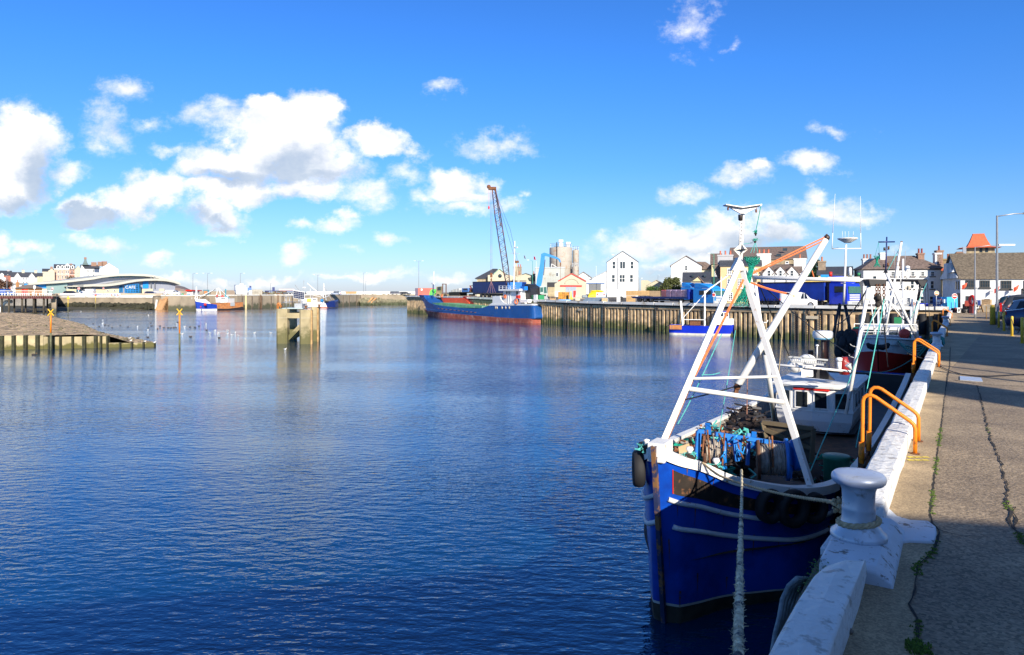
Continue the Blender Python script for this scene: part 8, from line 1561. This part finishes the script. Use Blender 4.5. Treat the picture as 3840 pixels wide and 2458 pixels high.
for x in(980,1020,1080):
 m=MB(); p=P('O',x,270,18.4)
 for k in range(6):m.tube([p+V((.035*math.cos(g*1.047)*(k%2),.035*math.cos(g*1.047)*(1-k%2),-.08*k+.055*math.sin(g*1.047)))for g in range(6)],.012,4,close=True)
 tr.p('chain',m,RST,w=True)
m=MB()
for k in range(9):m.sph(P('O',R.uniform(960,1060),R.uniform(400,540),18.4)+V((0,R.uniform(-.1,.1),0)),R.uniform(.04,.085),8,6)
tr.p('rope_block',m,mat('block_black',(.03,.025,.02),.8,var=.4,sc=8),w=True)
def netcyl(nm,secs,mm,n=16,r=.007,rows=4):
 m=MB(); rng=[]
 for i in range(len(secs)-1):
  for k in range(rows):t=k/rows; rng.append((secs[i][0].lerp(secs[i+1][0],t),secs[i][1]+(secs[i+1][1]-secs[i][1])*t))
 rng.append(secs[-1]); L_=len(rng)
 def pt(i,j):c_,rad=rng[i]; g=2*math.pi*(j+.5*(i%2))/n; return c_+V((rad*math.cos(g)+R.gauss(0,.008),rad*.8*math.sin(g),R.gauss(0,.01)))
 gr_=[[pt(i,j)for j in range(n)]for i in range(L_)]
 for i in range(L_-1):
  for j in range(n):
   for dj in((0,-1)if i%2==0 else(0,1)):m.bar(gr_[i][j],gr_[i+1][(j+dj)%n],r*2)
 return tr.p(nm,m,mm,w=True)
hz=lambda x,y,Y=13.9:P('H',x,y,Y)
netcyl('hanging_net',[(hz(945,560),.155),(hz(952,600),.125),(hz(940,640),.06),(hz(925,720),.04),(hz(905,800),.045),(hz(885,870),.06),(hz(855,960),.12),(hz(845,1015),.155)],NET,16,.0035,4)
netcyl('hanging_net',[(hz(965,585),.09),(hz(938,640),.045),(hz(922,720),.03),(hz(902,810),.032),(hz(880,880),.045),(hz(845,980),.09)],mat('net_teal',(.005,.14,.13),.85,var=.4,sc=10),12,.006,5)
for c_,r in((hz(943,558),.16),(hz(845,1018),.165)):m=MB(); m.tube([c_+V((r*math.cos(g*.314),r*.5*math.sin(g*.314),r*(.6 if c_.z>6.3 else .08)*math.sin(g*.314+.6)))for g in range(20)],.006,5,close=True); tr.p('net_hoop',m,DKM,w=True)
for x in(930,960,1000):line('H',975,420,13.9,'H',x,520,13.9,.006,TRQ)
heap('knotted_rope',hz(972,410),.03,.03,.05,(NET,TRQ),40,.022,41); heap('knotted_rope',hz(978,340),.022,.022,.06,(NET,),30,.022,42)
# -- mooring ropes in front
def twisted(mb,pts,r,tw=9.):
 L_=0
 for s3 in range(3):
  q=[]; L_=0
  for i in range(len(pts)):
   if i:L_+=(pts[i]-pts[i-1]).length
   t=(pts[min(i+1,len(pts)-1)]-pts[max(0,i-1)]).normalized(); x=t.cross(V((0,0,1))); x=x.normalized()if x.length>.05 else V((1,0,0)); y=x.cross(t); g=L_*tw+s3*2.094
   q.append(pts[i]+(x*math.cos(g)+y*math.sin(g))*r*.5)
  mb.tube(q,r*.62,6)
def dense(pts,n):return[p for i in range(len(pts)-1)for p in[pts[i].lerp(pts[i+1],k/n)for k in range(n)]]+[pts[-1]]
fair=G('G',540,302,2.87); fair=P('G',540,302,11.42); bol=Q(5.47,.60,QZ+.12)
cr_=CRs([fair,P('G',640,380,10.9),P('G',800,440,10.0),P('G',1000,492,8.6),P('G',1200,530,7.1),P('G',1350,552,5.9),P('G',1425,585,5.05)],26)
m=MB(); twisted(m,cr_,.018,55); single('mooring_rope',m,MAN,'tan twisted rope sagging from the trawler bow rail to the foreground bollard','rope')
m=MB(); lp=[bol+V((.128*math.cos(g),.128*math.sin(g),.10+.02*math.sin(g+2)))for g in[k*2*math.pi/90 for k in range(90)]]; twisted(m,lp+lp[:1],.02,50)
for k in range(26):m.sph(P('G',1400+R.uniform(-25,45),570+R.uniform(-45,50),5.1),R.uniform(.008,.016),6,4)
single('rope_knot',m,MAN,'tan rope loop and knot tied round the neck of the foreground bollard','rope')
tp_=P('G',790,350,11.0); pts_=CRs([tp_,P('G',792,500,9.0),P('G',787,700,7.2),P('G',782,900,5.6),P('G',777,1100,4.5),P('G',772,1300,3.7),P('G',768,1600,3.0)],30)
m=MB(); twisted(m,pts_[:60],.02,45); twisted(m,pts_[59:],.025,45)
for i in range(50,len(pts_)):
 for _ in range(int(R.uniform(0,1)**2*26)if i>75 else 3):
  a=R.uniform(0,6.28); L_=R.uniform(.006,.024)*(.6+i/200); d=V((math.cos(a),math.sin(a)*.6,R.uniform(-.5,.8))).normalized()*L_; p=pts_[i]+V((R.uniform(-.02,.02),0,R.uniform(-.02,.02))); m.tube([p,p+d*.6,p+d+V((R.gauss(0,.004),0,R.gauss(0,.006)))],[.0035,.0025,.001],3,cap=False)
single('frayed_rope',m,mat('frayed_hemp',(.66,.58,.40),.95,var=.45,sc=14,c2=(.05,.06,.08),patch=.35,ptsc=5),'thick frayed rope hanging from the trawler bow down past the bottom of the picture','rope')
# -- red and white trawler behind
rt=Thing('trawler','white and red steel trawler with black winch beam moored behind the blue one','trawler',loc=(21.0,39.6,0)); R0=V((20.5,38.8,0))
RDH=mat('hull_red',(.50,.02,.012),.45,var=.12,sc=1.2)
def rail2(sg):return[R0+d_*a+s_*(b*sg)+V((0,0,z))for a,b,z in((0,.04,2.95),(.25,.7,2.92),(.7,1.2,2.88),(1.4,1.75,2.82),(2.6,2.2,2.72),(5,2.5,2.4),(9,2.6,2.0),(14,2.5,2.1),(16,2.2,2.2))]
def band2(nm,q0,q1,mm):
 for sg in(1,-1):
  rl=rail2(sg); m=MB(); rg=[]
  for i,p in enumerate(rl):
   k=R0+d_*((p-R0).dot(d_)); k.z=0; r=[]
   for j in range(7):
    q=q0(i)+(q1(i)-q0(i))*j/6; e=.45+.55*max(0,q)**1.2 if i<5 else .8+.2*max(0,q); sh=d_*(.55*(1-max(0,q)))*max(0,1-i/4); r.append(V((*(k+(V((p.x,p.y,0))-k)*e+sh).xy,p.z*q)))
   rg.append(r)
  m.loft(rg); rt.p(nm,m,mm,w=True)
band2('white_upper_hull',lambda i:.75-.06*min(4,i)/4,lambda i:1.,WTR); band2('red_lower_hull',lambda i:.08,lambda i:.75-.06*min(4,i)/4,RDH); band2('boot_line',lambda i:.04,lambda i:.08,BOOT); band2('bottom',lambda i:-.2,lambda i:.04,DKM)
m=MB(); a,b=rail2(1),rail2(-1); m.loft([[p-V((0,0,.35)),q-V((0,0,.35))]for p,q in zip(a,b)],sm=False); rt.p('deck',m,DCK,w=True)
m=MB(); [m.tube(CRs([p+V((0,0,.02))for p in r_],3),.06,6)for r_ in(a,b)]; rt.p('rail_cap',m,WTR,w=True)
m=MB(); m.tube([P('O',x,y,37.9)for x,y in((850,1060),(880,1095),(940,1115),(1000,1108),(1060,1115),(1120,1095),(1150,1060))],[.08,.15,.16,.12,.16,.15,.08],12); rt.p('bow_fender',m,mat('fender_black',(.012,.012,.018),.9,bump=.1,bsc=10),w=True)
bl=[p+V((0,0,0))for p in b[4:0:-1]]+a[1:5]
def rr2(nm,a_,b_,r,mm=WTR,n=8):m=MB(); m.tube([V(a_),V(b_)],r*.5,n); return rt.p(nm,m,mm,w=True)
def PO(x,y,Y=41.):return P('O',x,y,Y)
for y0,y1 in((783,802),(892,902)):m=MB(); m.tube([PO(672,y0),PO(680,y0+6),PO(1520,y1),PO(1545,y1+40)],.026,8); rt.p('bow_rail',m,WTR,w=True)
for x0,x1 in((675,648),(1040,1032),(1320,1328),(1530,1545),(860,855)):rr2('rail_stanchion',PO(x0,785),PO(x1,990),.045)
for x,y in((705,905),(1365,928)):m=MB(); c_=PO(x,y,39.4); m.sph(c_,.30,24,16,(1,1,1)); rt.p('red_buoy',m,mat('buoy_red',(.65,.06,.04),.6,var=.25,sc=6,bump=.1,bsc=9),w=True)
c_=PO(1425,940,39.3)-V((0,.05,0)); m=MB(); m.sph(c_,.13,12,8,(.7,1,1)); rt.p('buoy_end',m,mat('buoy_green',(.02,.2,.15),.7),w=True); c_=PO(700,850,39.3); m=MB(); m.sph(c_,.16,12,8,(1.2,.8,.5)); rt.p('net_on_buoy',m,NET,w=True)
rr2('black_beam',PO(1120,190,43),PO(1672,195,43),.17,BKP,4); rr2('black_leg',PO(1590,210,43),PO(1548,470,43),.16,BKP); rr2('beam_leg',PO(1548,480,43),PO(1480,860,43),.2)
m=MB(); m.ext([PO(1545,190,42.9),PO(1672,190,42.9),PO(1650,260,42.9),PO(1600,280,42.9)],(0,.4,0)); rt.p('beam_block',m,BKP,w=True)
rr2('frame_leg',PO(1112,85,42),PO(1530,1000,42),.17); rr2('frame_leg',PO(1275,0,42),PO(1235,160,42),.17); rr2('frame_leg',PO(1235,160,42),PO(1100,880,42),.13); rr2('frame_leg',PO(1215,200,42.3),PO(1070,800,42.3),.08); rr2('boom',P('F',880,575,42),PO(1235,160,42),.14)
m=MB(); m.lathe(P('F',882,582,42),[(.06,0),(.06,.1)],10); rt.p('boom_head',m,RST,w=True); m=MB(); m.lathe(PO(1105,60,42),[(.16,-.12),(.03,.12)],4); rt.p('apex_cap',m,BKP,w=True)
for a_,b_ in(((1110,440),(1400,790)),((1530,260),(1030,730)),((1190,510),(1420,750)),((1110,440),(890,780)),((905,500),(960,980)),((800,270),(800,560)),((930,380),(880,500)),((1550,250),(1470,720)),((1310,60),(1310,250)),((1390,60),(1390,180))):rr2('brace',PO(*a_,42.2),PO(*b_,42.2),.07)
for k in range(9):rr2('ladder_rung',PO(1535-k*11,300+k*48,42.6),PO(1560-k*11,300+k*48,42.6),.04)
rr2('white_post',PO(840,260,41.5),PO(760,560,41.5),.2)if False else None
rr2('signal_mast',P('F',730,520,46),P('F',718,880,46),.09,NVY); rr2('signal_yard',P('F',645,573,46),P('F',812,571,46),.09,NVY); rr2('lamp_yard',P('F',698,660,46),P('F',755,650,46),.04,NVY); rr2('lamp_yard',P('F',690,832,46),P('F',750,822,46),.06,DKM)
for x,y,mm in((705,645,DKM),(748,632,RST),(742,805,RST),(700,818,DKM)):m=MB(); m.lathe(P('F',x,y,46),[(.06,-.1),(.06,.1)],10); rt.p('mast_lamp',m,mm,w=True)
m=MB(); m.lathe(P('F',943,845,45),[(.13,-.2),(.16,-.14),(.16,.06),(.12,.15),(0,.19)],20); rt.p('satellite_dome',m,WPT,w=True); rr2('dome_post',P('F',938,880,45),P('F',938,960,45),.05,STL)
for x in(812,922):rr2('whip_aerial',P('F',x,665,46),P('F',x-8,860,46),.03,GRY)
m=MB(); c_=PO(1412,295,42); m.add([c_+V(q)for q in((.22,0,0),(0,0,.17),(-.22,0,0),(0,0,-.17))],[(0,1,2,3)]); m.add([c_+V(q)for q in((.05,.15,0),(0,0,.17),(-.05,-.15,0),(0,0,-.17))],[(0,1,2,3)]); rt.p('radar_reflector',m,mat('reflector_steel',(.5,.47,.42)),w=True)
def net3(t,cx,top,bot,rad,Y,c='F'):
 m=MB(); A_,B_=P(c,cx,top,Y),P(c,cx,bot,Y)
 for j in range(14):
  for k in range(7):
   f0,f1=k/7,(k+1)/7; w=lambda q:rad*(1-1.1*math.sin(q*math.pi)*.7); g0=(j+.5*(k%2))*.449; g1=(j+.5*((k+1)%2))*.449
   m.bar(A_.lerp(B_,f0)+V((w(f0)*math.cos(g0),w(f0)*math.sin(g0),0)),A_.lerp(B_,f1)+V((w(f1)*math.cos(g1),w(f1)*math.sin(g1),0)),.018)
 t.p('hanging_net',m,NET,w=True)
net3(rt,628,715,828,.21,46); rr2('net_line',P('F',645,580,46),P('F',610,715,46),.02,NET); rr2('net_line',P('F',645,580,46),P('F',655,715,46),.02,NET)
for c1,x1,y1,x2,y2,mm in(('F',880,600,745,860,TRQ),('F',1140,1000,975,1370,TRQ),('F',660,1150,510,1540,TRQ),('F',705,1150,645,1540,TRQ),('F',560,1000,430,1250,BKP),('F',1125,1010,1130,1350,BKP),('F',1150,1000,1175,1450,BKP)):rr2('rigging_line',P(c1,x1,y1,42.5),P(c1,x2,y2,41.5),.035,mm)
m=MB(); m.loft([[R0+d_*a_+s_*b_+V((0,0,z))for b_,z in((-1.6,1.9),(-1.5,3.3),(1.5,3.3),(1.6,1.9))]for a_ in(6.5,10.5)],close=True,caps=True,sm=False); o=rt.p('wheelhouse',m,WPT,w=True)
for b_ in(-1.05,-.35,.35,1.05):m=MB(); m.ext([R0+d_*6.46+s_*(b_+q)+V((0,0,z))for q,z in((-.25,2.6),(.25,2.6),(.25,3.1),(-.25,3.1))],d_*.1); rt.p('window',m,GLS,w=True,on=o)
m=MB(); m.ext([R0+d_*1.9+s_*q+V((0,0,z))for q,z in((-1.4,2.2),(1.4,2.2),(1.4,3.0),(-1.4,3.0))],d_*1.0); rt.p('foredeck_shelter',m,mat('shelter_grey',(.45,.45,.47)),w=True); m=MB(); m.ext([R0+d_*1.85+s_*q+V((0,0,z))for q,z in((-.6,2.3),(.6,2.3),(.6,2.85),(-.6,2.85))],d_*.1); rt.p('shelter_door',m,BKP,w=True)
m=MB()
for _ in range(26):m.sph(PO(R.uniform(860,1100),R.uniform(940,985),41.2),R.uniform(.05,.11),8,5,(1.3,1,.5))
rt.p('rope_coils',m,mat('coil_cream',(.45,.38,.2),.9,var=.4,sc=6),w=True)
m=MB()
for k in range(4):m.tube(sag(PO(1240+k*6,1000,39.8),Q(31+k,.6,QZ+.15),.4+k*.15),.025,6)
m.tube(sag(P('I',1000,590,30),Q(31.5,.9,3.6),.5),.018,5); single('mooring_rope',m,mat('dull_turquoise_rope',(.03,.22,.20)),'turquoise mooring ropes from the white and red bow to the kerb','rope')
# -- small boat beyond
bt_=Thing('fishing_boat','small boat with bright blue cover and white masts beyond the red trawler','boat',loc=(*Q(58,4.0,0).xy,0),rz=math.pi/2-TH+math.pi)
zr=lambda q:1.6+(.0 if q<.5 else 2.5*(q-.5)**1.6); lofthull('hull',bt_,12,3.8,zr,(('waterline',-.6,.25,BOOT),('hull',.25,None,NVY)))
m=MB(); m.loft([[V((x,-1.5,1.4)),V((x,1.5,1.4))]for x in(-5.8,0,4)],sm=False); bt_.p('deck',m,DCK); m=MB(); m.box(-2.5,-1.2,1.4,1.2,1.2,3.1); bt_.p('cabin',m,WPT,bev=.08); m=MB(); m.box(1.3,-1.8,2.3,4.6,1.8,2.42); m.loft([[V((x,-2.1,2.1)),V((x,0,2.65)),V((x,2.1,2.1))]for x in(1.2,4.8)],sm=False); bt_.p('blue_cover',m,mat('cover_blue',(.01,.16,.62),.5))
for x,y,h in((-1,.5,8),(-1.5,-.6,6.5),(2.5,1.2,4.5),(.5,-1,4.2),(-3,1,5),(-4,-1,4.8)):m=MB(); m.cyl((x,y,1.4),(x,y,h),.07,n=8); bt_.p('mast',m,WPT)
for i in range(10):m=MB(); m.cb((R.uniform(-5,4),R.uniform(-1.3,1.3),R.uniform(1.6,3.4)),R.uniform(.3,.9),.5,R.uniform(.3,.6)); bt_.p('deck_box',m,R.choice((WPT,DKM,GRY,BKP,GRN)))
for k in range(6):
 p=V((43.2,70.2,0)).lerp(V((37,75,0)),k/6)+V((-.3,-.45,0)); m=MB(); m.cyl(p+V((0,0,1.2)),p+V((0,0,3.3)),.35,n=14)
 single('rubber_fender',m,RUB,'black cylinder fender on the inner quay wall, '+('first','second','third','fourth','fifth','sixth')[k]+' from the corner','fender','rubber fenders on the inner quay wall')
